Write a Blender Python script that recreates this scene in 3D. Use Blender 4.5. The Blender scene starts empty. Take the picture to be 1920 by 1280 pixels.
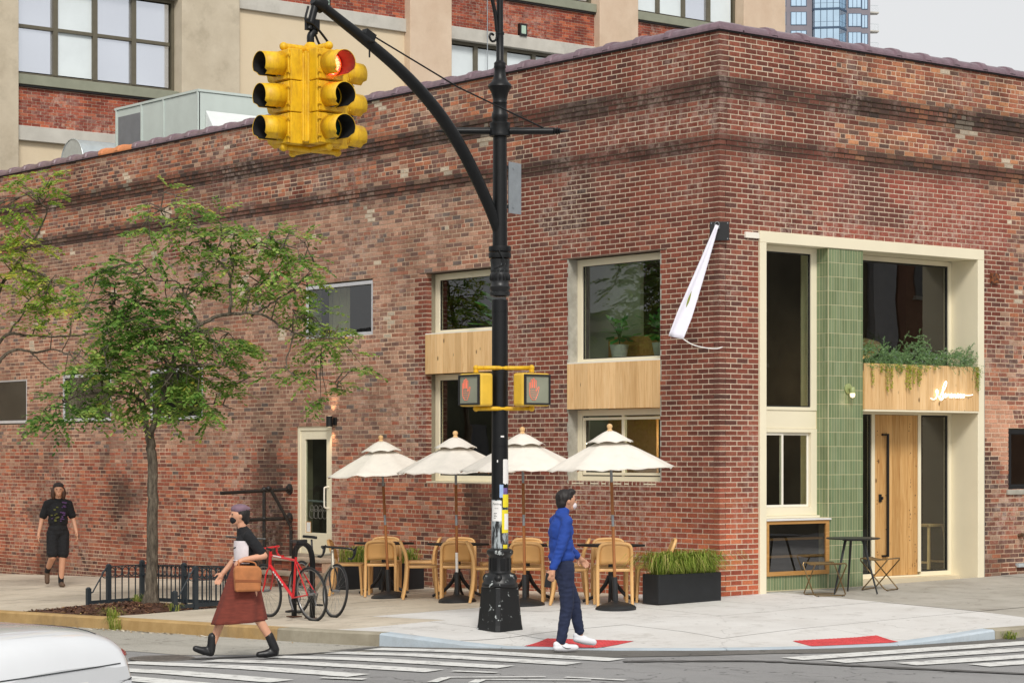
import bpy, bmesh, math, random
from mathutils import Vector, Matrix, Quaternion, noise

scene = bpy.context.scene
C = scene.collection
rnd = random.Random(11)
rad = math.radians

# ---------------------------------------------------------------- camera
# World: the corner of the brick building is the origin; +Y runs along the long
# wall, +X along the entrance wall, z = 0 is the pavement at that corner.
cam = bpy.data.objects.new('camera', bpy.data.cameras.new('camera'))
C.objects.link(cam)
cam.location = (-20.844, -21.483, 1.85)
cam.rotation_euler = (rad(90), 0, -math.asin(.6292))
cam.data.sensor_width = 36
cam.data.lens = 81.06
cam.data.shift_y = 210 / 1920
cam.data.clip_end = 2000
scene.camera = cam

# ---------------------------------------------------------------- sky and sun
SUN_EL, SUN_AZ = rad(42), rad(212)      # azimuth clockwise from +Y
world = bpy.data.worlds.new('World')
scene.world = world
world.use_nodes = True
wn = world.node_tree
wn.nodes.clear()
sky = wn.nodes.new('ShaderNodeTexSky')
sky.sky_type = 'NISHITA'
sky.sun_disc = False
sky.sun_elevation = SUN_EL
sky.sun_rotation = SUN_AZ
sky.air_density = 1.0
sky.dust_density = 3.0
hsv = wn.nodes.new('ShaderNodeHueSaturation')
hsv.inputs['Saturation'].default_value = 0.10
mixc = wn.nodes.new('ShaderNodeMix')
mixc.data_type = 'RGBA'
mixc.inputs[0].default_value = 0.72       # flat cloud cover over the clear sky
mixc.inputs[7].default_value = (4.75, 4.8, 4.87, 1)
bgn = wn.nodes.new('ShaderNodeBackground')
bgn.inputs['Strength'].default_value = 0.115
outw = wn.nodes.new('ShaderNodeOutputWorld')
wn.links.new(sky.outputs[0], hsv.inputs['Color'])
wn.links.new(hsv.outputs[0], mixc.inputs[6])
wn.links.new(mixc.outputs[2], bgn.inputs['Color'])
wn.links.new(bgn.outputs[0], outw.inputs['Surface'])

sun = bpy.data.objects.new('sun', bpy.data.lights.new('sun', 'SUN'))
C.objects.link(sun)
sun.data.energy = 1.5
sun.data.angle = rad(14)
sun.data.color = (1.0, .955, .89)
sd = Vector((math.sin(SUN_AZ) * math.cos(SUN_EL), math.cos(SUN_AZ) * math.cos(SUN_EL), math.sin(SUN_EL)))
sun.rotation_euler = sd.to_track_quat('Z', 'Y').to_euler()

vs = scene.view_settings
vs.view_transform = 'Standard'
vs.look = 'None'
vs.gamma = 1
vs.use_curve_mapping = False
vs.exposure = 0.52
scene.cycles.max_bounces = 6
scene.cycles.diffuse_bounces = 3
scene.cycles.glossy_bounces = 3
scene.cycles.transmission_bounces = 4
scene.cycles.transparent_max_bounces = 8
scene.cycles.sample_clamp_indirect = 4

# ---------------------------------------------------------------- helpers
def lin(r, g, b):
    def f(c):
        c /= 255
        return c / 12.92 if c <= .04045 else ((c + .055) / 1.055) ** 2.4
    return (f(r), f(g), f(b))

class MB:
    """collects faces; build() links them as ONE mesh object"""
    def __init__(s):
        s.v, s.f, s.c = [], [], []
    def add(s, vs_, fs, col=None):
        n = len(s.v)
        s.v += [tuple(p) for p in vs_]
        s.f += [tuple(i + n for i in q) for q in fs]
        if col is not None:
            s.c += [col] * len(vs_)
        return s
    def quad(s, a, b, c, d, col=None):
        return s.add((a, b, c, d), ((0, 1, 2, 3),), col)
    def poly(s, pts, col=None):
        return s.add(pts, (tuple(range(len(pts))),), col)
    def box(s, x0, x1, y0, y1, z0, z1, col=None):
        return s.add([(x0, y0, z0), (x1, y0, z0), (x1, y1, z0), (x0, y1, z0),
                      (x0, y0, z1), (x1, y0, z1), (x1, y1, z1), (x0, y1, z1)],
                     [(3, 2, 1, 0), (4, 5, 6, 7), (0, 1, 5, 4), (1, 2, 6, 5), (2, 3, 7, 6), (3, 0, 4, 7)], col)
    def obox(s, c, ax, ay, az):
        """box from centre and three half-axis vectors"""
        c, ax, ay, az = map(Vector, (c, ax, ay, az))
        p = [c + i * ax + j * ay + k * az for k in (-1, 1) for j in (-1, 1) for i in (-1, 1)]
        return s.add(p, [(0, 2, 3, 1), (4, 5, 7, 6), (0, 1, 5, 4), (1, 3, 7, 5), (3, 2, 6, 7), (2, 0, 4, 6)])
    def beam(s, a, b, w, t, up=(0, 0, 1)):
        """rectangular bar from a to b, w wide, t thick"""
        a, b = Vector(a), Vector(b)
        d = b - a
        u = Vector(up)
        side = d.cross(u)
        if side.length < 1e-6:
            side = d.cross(Vector((1, 0, 0)))
        side.normalize()
        n = side.cross(d).normalized()
        return s.obox((a + b) / 2, d / 2, side * w / 2, n * t / 2)
    def tube(s, pts, r, n=8, closed=False, cap=True):
        pts = [Vector(p) for p in pts]
        m = len(pts)
        rs = r if isinstance(r, (list, tuple)) else [r] * m
        rings = []
        prev = None
        for i, p in enumerate(pts):
            if closed:
                d = pts[(i + 1) % m] - pts[i - 1]
            else:
                d = pts[min(i + 1, m - 1)] - pts[max(i - 1, 0)]
            if d.length < 1e-9:
                d = Vector((0, 0, 1))
            d.normalize()
            if prev is None:
                a = d.orthogonal().normalized()
            else:
                a = prev - d * prev.dot(d)
                a = a.normalized() if a.length > 1e-6 else d.orthogonal().normalized()
            prev = a
            b = d.cross(a)
            rings.append([p + rs[i] * (math.cos(2 * math.pi * k / n) * a + math.sin(2 * math.pi * k / n) * b) for k in range(n)])
        base = len(s.v)
        for rg in rings:
            s.v += [tuple(p) for p in rg]
        for i in range(m if closed else m - 1):
            j = (i + 1) % m
            for k in range(n):
                k2 = (k + 1) % n
                s.f.append((base + i * n + k, base + i * n + k2, base + j * n + k2, base + j * n + k))
        if cap and not closed:
            s.f.append(tuple(base + k for k in reversed(range(n))))
            s.f.append(tuple(base + (m - 1) * n + k for k in range(n)))
        return s
    def lathe(s, prof, n=20, c=(0, 0, 0), rot=0, axis=None):
        """prof = [(r, z)...]; axis = optional Quaternion that turns +Z"""
        base = len(s.v)
        for r, z in prof:
            for k in range(n):
                a = 2 * math.pi * k / n + rot
                p = Vector((r * math.cos(a), r * math.sin(a), z))
                if axis is not None:
                    p = axis @ p
                s.v.append((p.x + c[0], p.y + c[1], p.z + c[2]))
        for i in range(len(prof) - 1):
            for k in range(n):
                k2 = (k + 1) % n
                s.f.append((base + i * n + k, base + i * n + k2, base + (i + 1) * n + k2, base + (i + 1) * n + k))
        if prof[0][0] > 1e-6:
            s.f.append(tuple(base + k for k in reversed(range(n))))
        if prof[-1][0] > 1e-6:
            s.f.append(tuple(base + (len(prof) - 1) * n + k for k in range(n)))
        return s
    def ell(s, c, r, nu=12, nv=8, q=None):
        base = len(s.v)
        c = Vector(c)
        for j in range(nv + 1):
            t = math.pi * j / nv
            for i in range(nu):
                a = 2 * math.pi * i / nu
                p = Vector((r[0] * math.sin(t) * math.cos(a), r[1] * math.sin(t) * math.sin(a), -r[2] * math.cos(t)))
                if q is not None:
                    p = q @ p
                s.v.append(tuple(c + p))
        for j in range(nv):
            for i in range(nu):
                i2 = (i + 1) % nu
                s.f.append((base + j * nu + i, base + j * nu + i2, base + (j + 1) * nu + i2, base + (j + 1) * nu + i))
        return s
    def prism(s, pts2, fn, t):
        """extrude a 2D outline; fn maps (a, b, depth) to 3D"""
        n = len(pts2)
        vs_ = [fn(a, b, 0) for a, b in pts2] + [fn(a, b, t) for a, b in pts2]
        fs = [tuple(reversed(range(n))), tuple(range(n, 2 * n))] + [(i, (i + 1) % n, n + (i + 1) % n, n + i) for i in range(n)]
        return s.add(vs_, fs)
    def mesh(s, name, smooth=False, angle=38):
        me = bpy.data.meshes.new(name)
        me.from_pydata(s.v, [], s.f)
        if s.c and len(s.c) == len(s.v):
            at = me.attributes.new('Col', 'FLOAT_COLOR', 'POINT')
            flat = []
            for c in s.c:
                flat += [c[0], c[1], c[2], 1.0]
            at.data.foreach_set('color', flat)
        me.validate()
        if smooth:
            me.shade_smooth()
            me.set_sharp_from_angle(angle=rad(angle))
        return me
    def build(s, name, mat, parent=None, smooth=False, bevel=0, angle=38, loc=None):
        o = bpy.data.objects.new(name, s.mesh(name, smooth, angle))
        C.objects.link(o)
        if mat is not None:
            o.data.materials.append(mat)
        if parent is not None:
            o.parent = parent
        if loc is not None:
            o.location = loc
        if bevel:
            md = o.modifiers.new('bevel', 'BEVEL')
            md.width = bevel
            md.segments = 2
            md.limit_method = 'ANGLE'
        return o

def tag(o, label=None, cat=None, group=None, kind=None):
    if label: o['label'] = label
    if cat: o['category'] = cat
    if group: o['group'] = group
    if kind: o['kind'] = kind
    return o

def thing(name, label, cat, loc=(0, 0, 0), rz=0, group=None):
    o = bpy.data.objects.new(name, None)
    C.objects.link(o)
    o.empty_display_size = .1
    o.location = loc
    o.rotation_euler = (0, 0, rz)
    return tag(o, label, cat, group)

def struct(o):
    o['kind'] = 'structure'
    return o

def copy_tree(o, parent=None):
    c = o.copy()
    C.objects.link(c)
    c.parent = parent
    for ch in list(o.children):
        copy_tree(ch, c)
    return c

def bez(p0, p1, p2, p3, n=10):
    p0, p1, p2, p3 = map(Vector, (p0, p1, p2, p3))
    out = []
    for i in range(n + 1):
        t = i / n
        out.append((1 - t) ** 3 * p0 + 3 * (1 - t) ** 2 * t * p1 + 3 * (1 - t) * t * t * p2 + t ** 3 * p3)
    return out

def crom(pts, k=6):
    """Catmull-Rom through the points"""
    P = [Vector(p) for p in pts]
    P = [2 * P[0] - P[1]] + P + [2 * P[-1] - P[-2]]
    out = []
    for i in range(1, len(P) - 2):
        a, b, c, d = P[i - 1:i + 3]
        for j in range(k):
            t = j / k
            out.append(.5 * (2 * b + (c - a) * t + (2 * a - 5 * b + 4 * c - d) * t * t + (3 * b - a - 3 * c + d) * t ** 3))
    out.append(P[-2])
    return out

def ground(x, y):
    """pavement height before the kerb ramps"""
    z = (.022 * x if x < 0 else .016 * x)
    return z + (-.0255 * y if y > 0 else .022 * y)

def road(x, y):
    return -.285 - .0255 * max(y, -2.5)

# ---------------------------------------------------------------- materials
MATS = {}
def nodes(name):
    m = bpy.data.materials.new(name)
    m.use_nodes = True
    nt = m.node_tree
    b = nt.nodes['Principled BSDF']
    MATS[name] = m
    return m, nt, b

def N(nt, t, **kw):
    n = nt.nodes.new(t)
    for k, v in kw.items():
        setattr(n, k, v)
    return n

def noise_tex(nt, scale, detail=4, rough=.55, coord='Object', stretch=None):
    if coord == 'World':
        tc = N(nt, 'ShaderNodeNewGeometry').outputs['Position']
    else:
        tc = N(nt, 'ShaderNodeTexCoord').outputs[coord]
    mp = N(nt, 'ShaderNodeMapping')
    if stretch:
        mp.inputs['Scale'].default_value = stretch
    nt.links.new(tc, mp.inputs['Vector'])
    n = N(nt, 'ShaderNodeTexNoise')
    n.inputs['Scale'].default_value = scale
    n.inputs['Detail'].default_value = detail
    n.inputs['Roughness'].default_value = rough
    nt.links.new(mp.outputs[0], n.inputs['Vector'])
    return n.outputs['Fac']

def ramp(nt, fac, stops):
    r = N(nt, 'ShaderNodeValToRGB')
    while len(r.color_ramp.elements) < len(stops):
        r.color_ramp.elements.new(.5)
    for e, (p, c) in zip(r.color_ramp.elements, stops):
        e.position = p
        e.color = (*c, 1) if len(c) == 3 else c
    nt.links.new(fac, r.inputs[0])
    return r.outputs[0]

def mixrgb(nt, fac, a, b, mode='MIX'):
    m = N(nt, 'ShaderNodeMix', data_type='RGBA', blend_type=mode)
    for sock, v in ((m.inputs[0], fac), (m.inputs[6], a), (m.inputs[7], b)):
        if isinstance(v, (int, float)):
            sock.default_value = v
        elif isinstance(v, tuple):
            sock.default_value = (*v[:3], 1)
        else:
            nt.links.new(v, sock)
    return m.outputs[2]

def bump(nt, b, h, strength=.3, dist=.01):
    n = N(nt, 'ShaderNodeBump')
    n.inputs['Strength'].default_value = strength
    n.inputs['Distance'].default_value = dist
    nt.links.new(h, n.inputs['Height'])
    nt.links.new(n.outputs[0], b.inputs['Normal'])

def simple(name, colr, rough=.6, var=.12, scale=6, metal=0, bmp=0, bscale=60, coat=0, spec=.5, emit=None, coord='Object', stretch=None):
    """plain paint, plastic, cloth...: a colour with slight procedural unevenness"""
    m, nt, b = nodes(name)
    f = noise_tex(nt, scale, 3, .6, coord, stretch)
    lo = tuple(max(c * (1 - var), 0) for c in colr)
    hi = tuple(min(c * (1 + var), 1) for c in colr)
    nt.links.new(ramp(nt, f, [(.3, lo), (.7, hi)]), b.inputs['Base Color'])
    b.inputs['Roughness'].default_value = rough
    b.inputs['Metallic'].default_value = metal
    b.inputs['Specular IOR Level'].default_value = spec
    b.inputs['Coat Weight'].default_value = coat
    if bmp:
        bump(nt, b, noise_tex(nt, bscale, 4, .6, coord), bmp, .004)
    if emit:
        b.inputs['Emission Color'].default_value = (*emit[0], 1)
        b.inputs['Emission Strength'].default_value = emit[1]
    return m

def worn(name, colr, wear, amount=.62, scale=14, rough=.5, metal=0, stretch=None, sharp=.03, rough2=.8):
    """paint with flakes of another colour showing through"""
    m, nt, b = nodes(name)
    f = noise_tex(nt, scale, 6, .65, 'Object', stretch)
    w = ramp(nt, f, [(amount - sharp, (0, 0, 0)), (amount + sharp, (1, 1, 1))])
    base = ramp(nt, noise_tex(nt, 5, 4), [(.3, tuple(c * .85 for c in colr)), (.7, tuple(min(1, c * 1.2) for c in colr))])
    nt.links.new(mixrgb(nt, w, base, wear), b.inputs['Base Color'])
    b.inputs['Roughness'].default_value = rough
    b.inputs['Metallic'].default_value = metal
    return m
# brick: one colour per brick (object colour or 'Col' attribute), plus grain, soot and lime bloom
def brick_mat(name, src):
    m, nt, b = nodes(name)
    if src == 'object':
        col = N(nt, 'ShaderNodeObjectInfo').outputs['Color']
    else:
        col = N(nt, 'ShaderNodeAttribute', attribute_name='Col').outputs['Color']
    g = noise_tex(nt, 38, 3, .7, 'World')
    col = mixrgb(nt, 1.0, col, ramp(nt, g, [(.25, (.62, .60, .58)), (.5, (1, 1, 1)), (.78, (1.35, 1.28, 1.22))]), 'MULTIPLY')
    wz = noise_tex(nt, .55, 3, .62, 'World')
    lime = ramp(nt, wz, [(.48, (0, 0, 0)), (.70, (.6, .6, .6))])
    fine = ramp(nt, noise_tex(nt, 9, 4, .75, 'World'), [(.46, (0, 0, 0)), (.62, (1, 1, 1))])
    col = mixrgb(nt, 1.0, col, ramp(nt, noise_tex(nt, 1.4, 4, .65, 'World', (1, 1, .45)), [(.28, (.66, .63, .61)), (.5, (1, 1, 1)), (.75, (1.16, 1.12, 1.08))]), 'MULTIPLY')
    lm = mixrgb(nt, 1.0, lime, fine, 'MULTIPLY')
    hs = N(nt, 'ShaderNodeHueSaturation'); hs.inputs['Saturation'].default_value = .97; hs.inputs['Hue'].default_value = .506; hs.inputs['Value'].default_value = 1.03
    nt.links.new(col, hs.inputs['Color'])
    col = mixrgb(nt, lm, hs.outputs[0], lin(200, 178, 165))
    nt.links.new(col, b.inputs['Base Color'])
    b.inputs['Roughness'].default_value = .88
    b.inputs['Specular IOR Level'].default_value = .25
    return m
brick_obj = brick_mat('brick_single', 'object')
brick_att = brick_mat('brick_mass', 'attr')

def mortar_mat(name, a, b_, c, attr=False):
    m, nt, b = nodes(name)
    col = ramp(nt, noise_tex(nt, 1.3, 4, .7, 'World'), [(.3, a), (.5, b_), (.7, c)])
    if attr: col = mixrgb(nt, 1.0, col, N(nt, 'ShaderNodeAttribute', attribute_name='Col').outputs['Color'], 'MULTIPLY')
    nt.links.new(mixrgb(nt, 1.0, col, ramp(nt, noise_tex(nt, 60, 3, .7, 'World'), [(.3, (.8, .8, .8)), (.7, (1.1, 1.1, 1.1))]), 'MULTIPLY'), b.inputs['Base Color'])
    b.inputs['Roughness'].default_value = .95
    b.inputs['Specular IOR Level'].default_value = .15
    return m
mortar_new = mortar_mat('mortar_pale', lin(214, 196, 172), lin(228, 212, 190), lin(222, 205, 182))
mortar_old = mortar_mat('mortar_aged', lin(196, 168, 142), lin(226, 199, 172), lin(212, 187, 162), True)
mortar_wall = mortar_mat('mortar_repointed', lin(186, 166, 144), lin(216, 197, 174), lin(204, 185, 161), True)
mortar_plain = mortar_mat('mortar_plain', lin(178, 148, 124), lin(216, 184, 158), lin(200, 174, 150))

def concrete_mat(name, c0, c1, stain, scale=1.2, sw=.35):
    m, nt, b = nodes(name)
    col = ramp(nt, noise_tex(nt, scale, 5, .65, 'World'), [(.3, c0), (.7, c1)])
    st = ramp(nt, noise_tex(nt, .8, 5, .72, 'World'), [(.52, (0, 0, 0)), (.75, (sw, sw, sw))])
    col = mixrgb(nt, st, col, stain)
    sp = ramp(nt, noise_tex(nt, 75, 3, .8, 'World'), [(.28, (.80, .80, .80)), (.45, (1, 1, 1))])
    col = mixrgb(nt, 1.0, col, sp, 'MULTIPLY')
    if name.startswith('pavement'):
        geo = N(nt, 'ShaderNodeNewGeometry').outputs['Position']
        vo = N(nt, 'ShaderNodeTexVoronoi'); vo.inputs['Scale'].default_value = 2.6
        nt.links.new(geo, vo.inputs['Vector'])
        col = mixrgb(nt, ramp(nt, vo.outputs['Distance'], [(.045, (.55, .55, .55)), (.075, (0, 0, 0))]), col, tuple(c * .45 for c in stain))
        ad = N(nt, 'ShaderNodeVectorMath', operation='ADD')
        nn = N(nt, 'ShaderNodeTexNoise'); nn.inputs['Scale'].default_value = 1.7; nn.inputs['Detail'].default_value = 3
        nt.links.new(geo, nn.inputs['Vector']); nt.links.new(geo, ad.inputs[0]); nt.links.new(nn.outputs['Color'], ad.inputs[1])
        vc = N(nt, 'ShaderNodeTexVoronoi', feature='DISTANCE_TO_EDGE'); vc.inputs['Scale'].default_value = .33
        nt.links.new(ad.outputs[0], vc.inputs['Vector'])
        col = mixrgb(nt, ramp(nt, vc.outputs['Distance'], [(.0, (.32, .32, .32)), (.0028, (0, 0, 0))]), col, tuple(c * .4 for c in stain))
        sm = ramp(nt, noise_tex(nt, 3.2, 4, .7, 'World'), [(.56, (0, 0, 0)), (.68, (.3, .3, .3))])
        col = mixrgb(nt, sm, col, tuple(c * .7 for c in stain))
    nt.links.new(col, b.inputs['Base Color'])
    b.inputs['Roughness'].default_value = .93
    b.inputs['Specular IOR Level'].default_value = .2
    return m
conc_new = concrete_mat('pavement_new', lin(206, 203, 198), lin(220, 218, 214), lin(188, 182, 174), sw=.3)
conc_old = concrete_mat('pavement_worn', lin(192, 180, 161), lin(210, 199, 181), lin(160, 148, 132), sw=.5)
conc_grey = concrete_mat('pavement_grey', lin(164, 159, 148), lin(186, 181, 171), lin(140, 132, 120), sw=.5)
conc_wall = concrete_mat('facade_concrete', lin(188, 175, 153), lin(206, 194, 172), lin(146, 135, 115), 1.5, .6)
conc_pinkwall = concrete_mat('facade_concrete_pink', lin(205, 180, 155), lin(218, 196, 172), lin(180, 158, 132), 1.5, .4)
conc_beam = concrete_mat('facade_beam', lin(186, 182, 172), lin(204, 200, 190), lin(140, 136, 128), 2.2, .6)
stucco = concrete_mat('facade_stucco', lin(216, 198, 168), lin(224, 207, 179), lin(198, 180, 150), .8, .4)
conc_jamb = concrete_mat('jamb_concrete', lin(150, 146, 134), lin(184, 180, 168), lin(120, 114, 104), 6, .5)
kerb_yellow = concrete_mat('kerb_yellow', lin(172, 140, 92), lin(196, 164, 114), lin(134, 116, 92), 3, .8)
kerb_grey = concrete_mat('kerb_grey', lin(148, 140, 122), lin(172, 164, 146), lin(110, 104, 90), 3, .6)
kerb_blue = concrete_mat('kerb_blue', lin(172, 184, 192), lin(190, 200, 207), lin(158, 160, 160), 3, .7)
step_stone = concrete_mat('step_stone', lin(176, 158, 138), lin(196, 178, 158), lin(140, 124, 108), 4, .5)

def asphalt(name, c0, c1, patch):
    m, nt, b = nodes(name)
    col = ramp(nt, noise_tex(nt, .35, 4, .6, 'World'), [(.3, c0), (.7, c1)])
    st = ramp(nt, noise_tex(nt, 1.1, 5, .75, 'World', (1, .35, 1)), [(.5, (0, 0, 0)), (.7, (.6, .6, .6))])
    col = mixrgb(nt, st, col, patch)
    geo = N(nt, 'ShaderNodeNewGeometry').outputs['Position']
    ad = N(nt, 'ShaderNodeVectorMath', operation='ADD')
    nn = N(nt, 'ShaderNodeTexNoise'); nn.inputs['Scale'].default_value = 2.1; nn.inputs['Detail'].default_value = 3
    nt.links.new(geo, nn.inputs['Vector']); nt.links.new(geo, ad.inputs[0]); nt.links.new(nn.outputs['Color'], ad.inputs[1])
    vc = N(nt, 'ShaderNodeTexVoronoi', feature='DISTANCE_TO_EDGE'); vc.inputs['Scale'].default_value = .5
    nt.links.new(ad.outputs[0], vc.inputs['Vector'])
    col = mixrgb(nt, ramp(nt, vc.outputs['Distance'], [(.0, (.8, .8, .8)), (.008, (0, 0, 0))]), col, tuple(c * .35 for c in patch))
    gr = ramp(nt, noise_tex(nt, 140, 3, .9, 'World'), [(.3, (.45, .45, .45)), (.5, (1, 1, 1)), (.72, (1.7, 1.7, 1.68))])
    col = mixrgb(nt, 1.0, col, gr, 'MULTIPLY')
    nt.links.new(col, b.inputs['Base Color'])
    b.inputs['Roughness'].default_value = .9
    b.inputs['Specular IOR Level'].default_value = .3
    bump(nt, b, noise_tex(nt, 160, 3, .8, 'World'), .6, .006)
    return m
asph = asphalt('asphalt', lin(138, 137, 136), lin(154, 153, 152), lin(118, 117, 116))
asph_dark = asphalt('asphalt_patch', lin(104, 101, 97), lin(120, 117, 112), lin(88, 86, 82))
asph_light = asphalt('gutter_asphalt', lin(166, 162, 152), lin(180, 176, 166), lin(146, 141, 130))

def paint_mat():
    m, nt, b = nodes('road_paint')
    w = ramp(nt, noise_tex(nt, 5, 5, .8, 'World'), [(.50, (0, 0, 0)), (.64, (.85, .85, .85))])
    w2 = ramp(nt, noise_tex(nt, 110, 3, .8, 'World'), [(.60, (0, 0, 0)), (.75, (.5, .5, .5))])
    c = mixrgb(nt, w, lin(222, 222, 218), lin(154, 153, 150))
    c = mixrgb(nt, w2, c, lin(170, 169, 165))
    nt.links.new(c, b.inputs['Base Color'])
    b.inputs['Roughness'].default_value = .7
    return m
road_paint = paint_mat()
tactile = simple('tactile_red', lin(206, 72, 74), .75, .18, 5, coord='World')

cream = simple('cream_paint', lin(236, 226, 198), .45, .03, 1.5)
cream_dark = simple('cream_reveal', lin(226, 210, 178), .5, .03, 1.5)
cream_white = simple('white_paint', lin(238, 232, 218), .45, .03, 2)
alu = simple('aluminium_frame', lin(205, 205, 208), .4, .06, 8, metal=.2)
dark_frame = simple('window_gasket', lin(28, 30, 30), .4, .1)
black_frame = simple('black_frame', lin(22, 22, 23), .45, .1)
bronze_frame = simple('bronze_frame', lin(98, 92, 76), .5, .1, 9)
marble = simple('marble_slab', lin(226, 224, 222), .3, .06, 7)

def wood_mat(name, c0, c1, c2, axis='Z', knots=True):
    m, nt, b = nodes(name)
    st = {'Z': (14, 14, .9), 'X': (.9, 14, 14)}[axis]
    oi = N(nt, 'ShaderNodeObjectInfo').outputs['Random']
    tc = N(nt, 'ShaderNodeTexCoord').outputs['Object']
    ad = N(nt, 'ShaderNodeVectorMath', operation='ADD')
    sc = N(nt, 'ShaderNodeVectorMath', operation='SCALE')
    cmb = N(nt, 'ShaderNodeCombineXYZ')
    for i in range(3):
        nt.links.new(oi, cmb.inputs[i])
    nt.links.new(cmb.outputs[0], sc.inputs[0])
    sc.inputs['Scale'].default_value = 37
    nt.links.new(tc, ad.inputs[0])
    nt.links.new(sc.outputs[0], ad.inputs[1])
    mp = N(nt, 'ShaderNodeMapping')
    mp.inputs['Scale'].default_value = st
    nt.links.new(ad.outputs[0], mp.inputs['Vector'])
    nz = N(nt, 'ShaderNodeTexNoise')
    nz.inputs['Scale'].default_value = 2.2
    nz.inputs['Detail'].default_value = 7
    nz.inputs['Roughness'].default_value = .62
    nz.inputs['Distortion'].default_value = .8
    nt.links.new(mp.outputs[0], nz.inputs['Vector'])
    col = ramp(nt, nz.outputs['Fac'], [(.28, c0), (.5, c1), (.72, c2)])
    tint = ramp(nt, oi, [(0, (.80, .76, .70)), (1, (1.06, 1.06, 1.07))])
    col = mixrgb(nt, 1.0, col, tint, 'MULTIPLY')
    if knots:
        vo = N(nt, 'ShaderNodeTexVoronoi')
        vo.inputs['Scale'].default_value = 4.2
        mp2 = N(nt, 'ShaderNodeMapping')
        mp2.inputs['Scale'].default_value = (1.3, 1.3, .62) if axis == 'Z' else (.62, 1.3, 1.3)
        nt.links.new(ad.outputs[0], mp2.inputs['Vector'])
        nt.links.new(mp2.outputs[0], vo.inputs['Vector'])
        kn = ramp(nt, vo.outputs['Distance'], [(.05, (1, 1, 1)), (.11, (0, 0, 0))])
        col = mixrgb(nt, kn, col, tuple(c * .28 for c in c0))
    nt.links.new(col, b.inputs['Base Color'])
    b.inputs['Roughness'].default_value = .6
    b.inputs['Specular IOR Level'].default_value = .3
    return m
pine = wood_mat('pine_boards', lin(214, 168, 112), lin(236, 196, 142), lin(242, 208, 160))
door_wood = wood_mat('door_boards', lin(186, 136, 80), lin(210, 164, 104), lin(222, 182, 126))
oak = wood_mat('oak_frame', lin(176, 128, 70), lin(196, 148, 88), lin(206, 162, 104), 'X', False)
teak = wood_mat('pole_wood', lin(140, 86, 46), lin(160, 104, 60), lin(176, 122, 78), 'Z', False)

def tile_mat(name, src):
    m, nt, b = nodes(name)
    if src == 'object':
        col = N(nt, 'ShaderNodeObjectInfo').outputs['Color']
    else:
        col = N(nt, 'ShaderNodeAttribute', attribute_name='Col').outputs['Color']
    g = noise_tex(nt, 6, 3, .6, 'World')
    nt.links.new(mixrgb(nt, 1.0, col, ramp(nt, g, [(.3, (.95, .95, .94)), (.7, (1.05, 1.05, 1.06))]), 'MULTIPLY'), b.inputs['Base Color'])
    b.inputs['Roughness'].default_value = .28
    b.inputs['Coat Weight'].default_value = .3
    b.inputs['Coat Roughness'].default_value = .15
    bump(nt, b, noise_tex(nt, 30, 3, .5, 'World'), .12, .004)
    return m
tile_obj = tile_mat('tile_single', 'object')
tile_att = tile_mat('tile_mass', 'attr')
grout = simple('grout', lin(206, 196, 160), .9, .06, 10)

def glass_mat(name, tint=(.8, .84, .8), rough=0.0, refl=2.0):
    m = bpy.data.materials.new(name)
    m.use_nodes = True
    nt = m.node_tree
    nt.nodes.remove(nt.nodes['Principled BSDF'])
    out = nt.nodes['Material Output']
    tr = N(nt, 'ShaderNodeBsdfTransparent')
    tr.inputs['Color'].default_value = (*tint, 1)
    gl = N(nt, 'ShaderNodeBsdfGlossy')
    gl.inputs['Roughness'].default_value = rough
    fr = N(nt, 'ShaderNodeFresnel')
    fr.inputs['IOR'].default_value = refl
    bp = N(nt, 'ShaderNodeBump')
    bp.inputs['Strength'].default_value = .05
    bp.inputs['Distance'].default_value = .02
    nt.links.new(noise_tex(nt, 1.2, 2, .5, 'World'), bp.inputs['Height'])
    nt.links.new(bp.outputs[0], gl.inputs['Normal'])
    mx = N(nt, 'ShaderNodeMixShader')
    gb = N(nt, 'ShaderNodeNewGeometry')
    inv = N(nt, 'ShaderNodeMath', operation='SUBTRACT'); inv.inputs[0].default_value = 1
    nt.links.new(gb.outputs['Backfacing'], inv.inputs[1])
    ml = N(nt, 'ShaderNodeMath', operation='MULTIPLY')
    nt.links.new(fr.outputs[0], ml.inputs[0]); nt.links.new(inv.outputs[0], ml.inputs[1])
    nt.links.new(ml.outputs[0], mx.inputs[0])
    nt.links.new(tr.outputs[0], mx.inputs[1])
    nt.links.new(gl.outputs[0], mx.inputs[2])
    nt.links.new(mx.outputs[0], out.inputs['Surface'])
    return m
glass = glass_mat('window_glass')
glass_case = glass_mat('case_glass', (.7, .72, .72), 0, 3.0)

def mirror_glass(name, tint, rough=.04):
    m, nt, b = nodes(name)
    nt.links.new(ramp(nt, noise_tex(nt, .5, 2, .5, 'World'), [(.3, tuple(c * .9 for c in tint)), (.7, tint)]), b.inputs['Base Color'])
    b.inputs['Metallic'].default_value = .75
    b.inputs['Roughness'].default_value = rough
    return m
sky_glass = mirror_glass('reflective_glass', lin(214, 224, 236))
factory_glass = mirror_glass('factory_glass', lin(228, 232, 240), .1)
blind = simple('window_blind', lin(222, 230, 232), .7, .04, 2)

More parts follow.
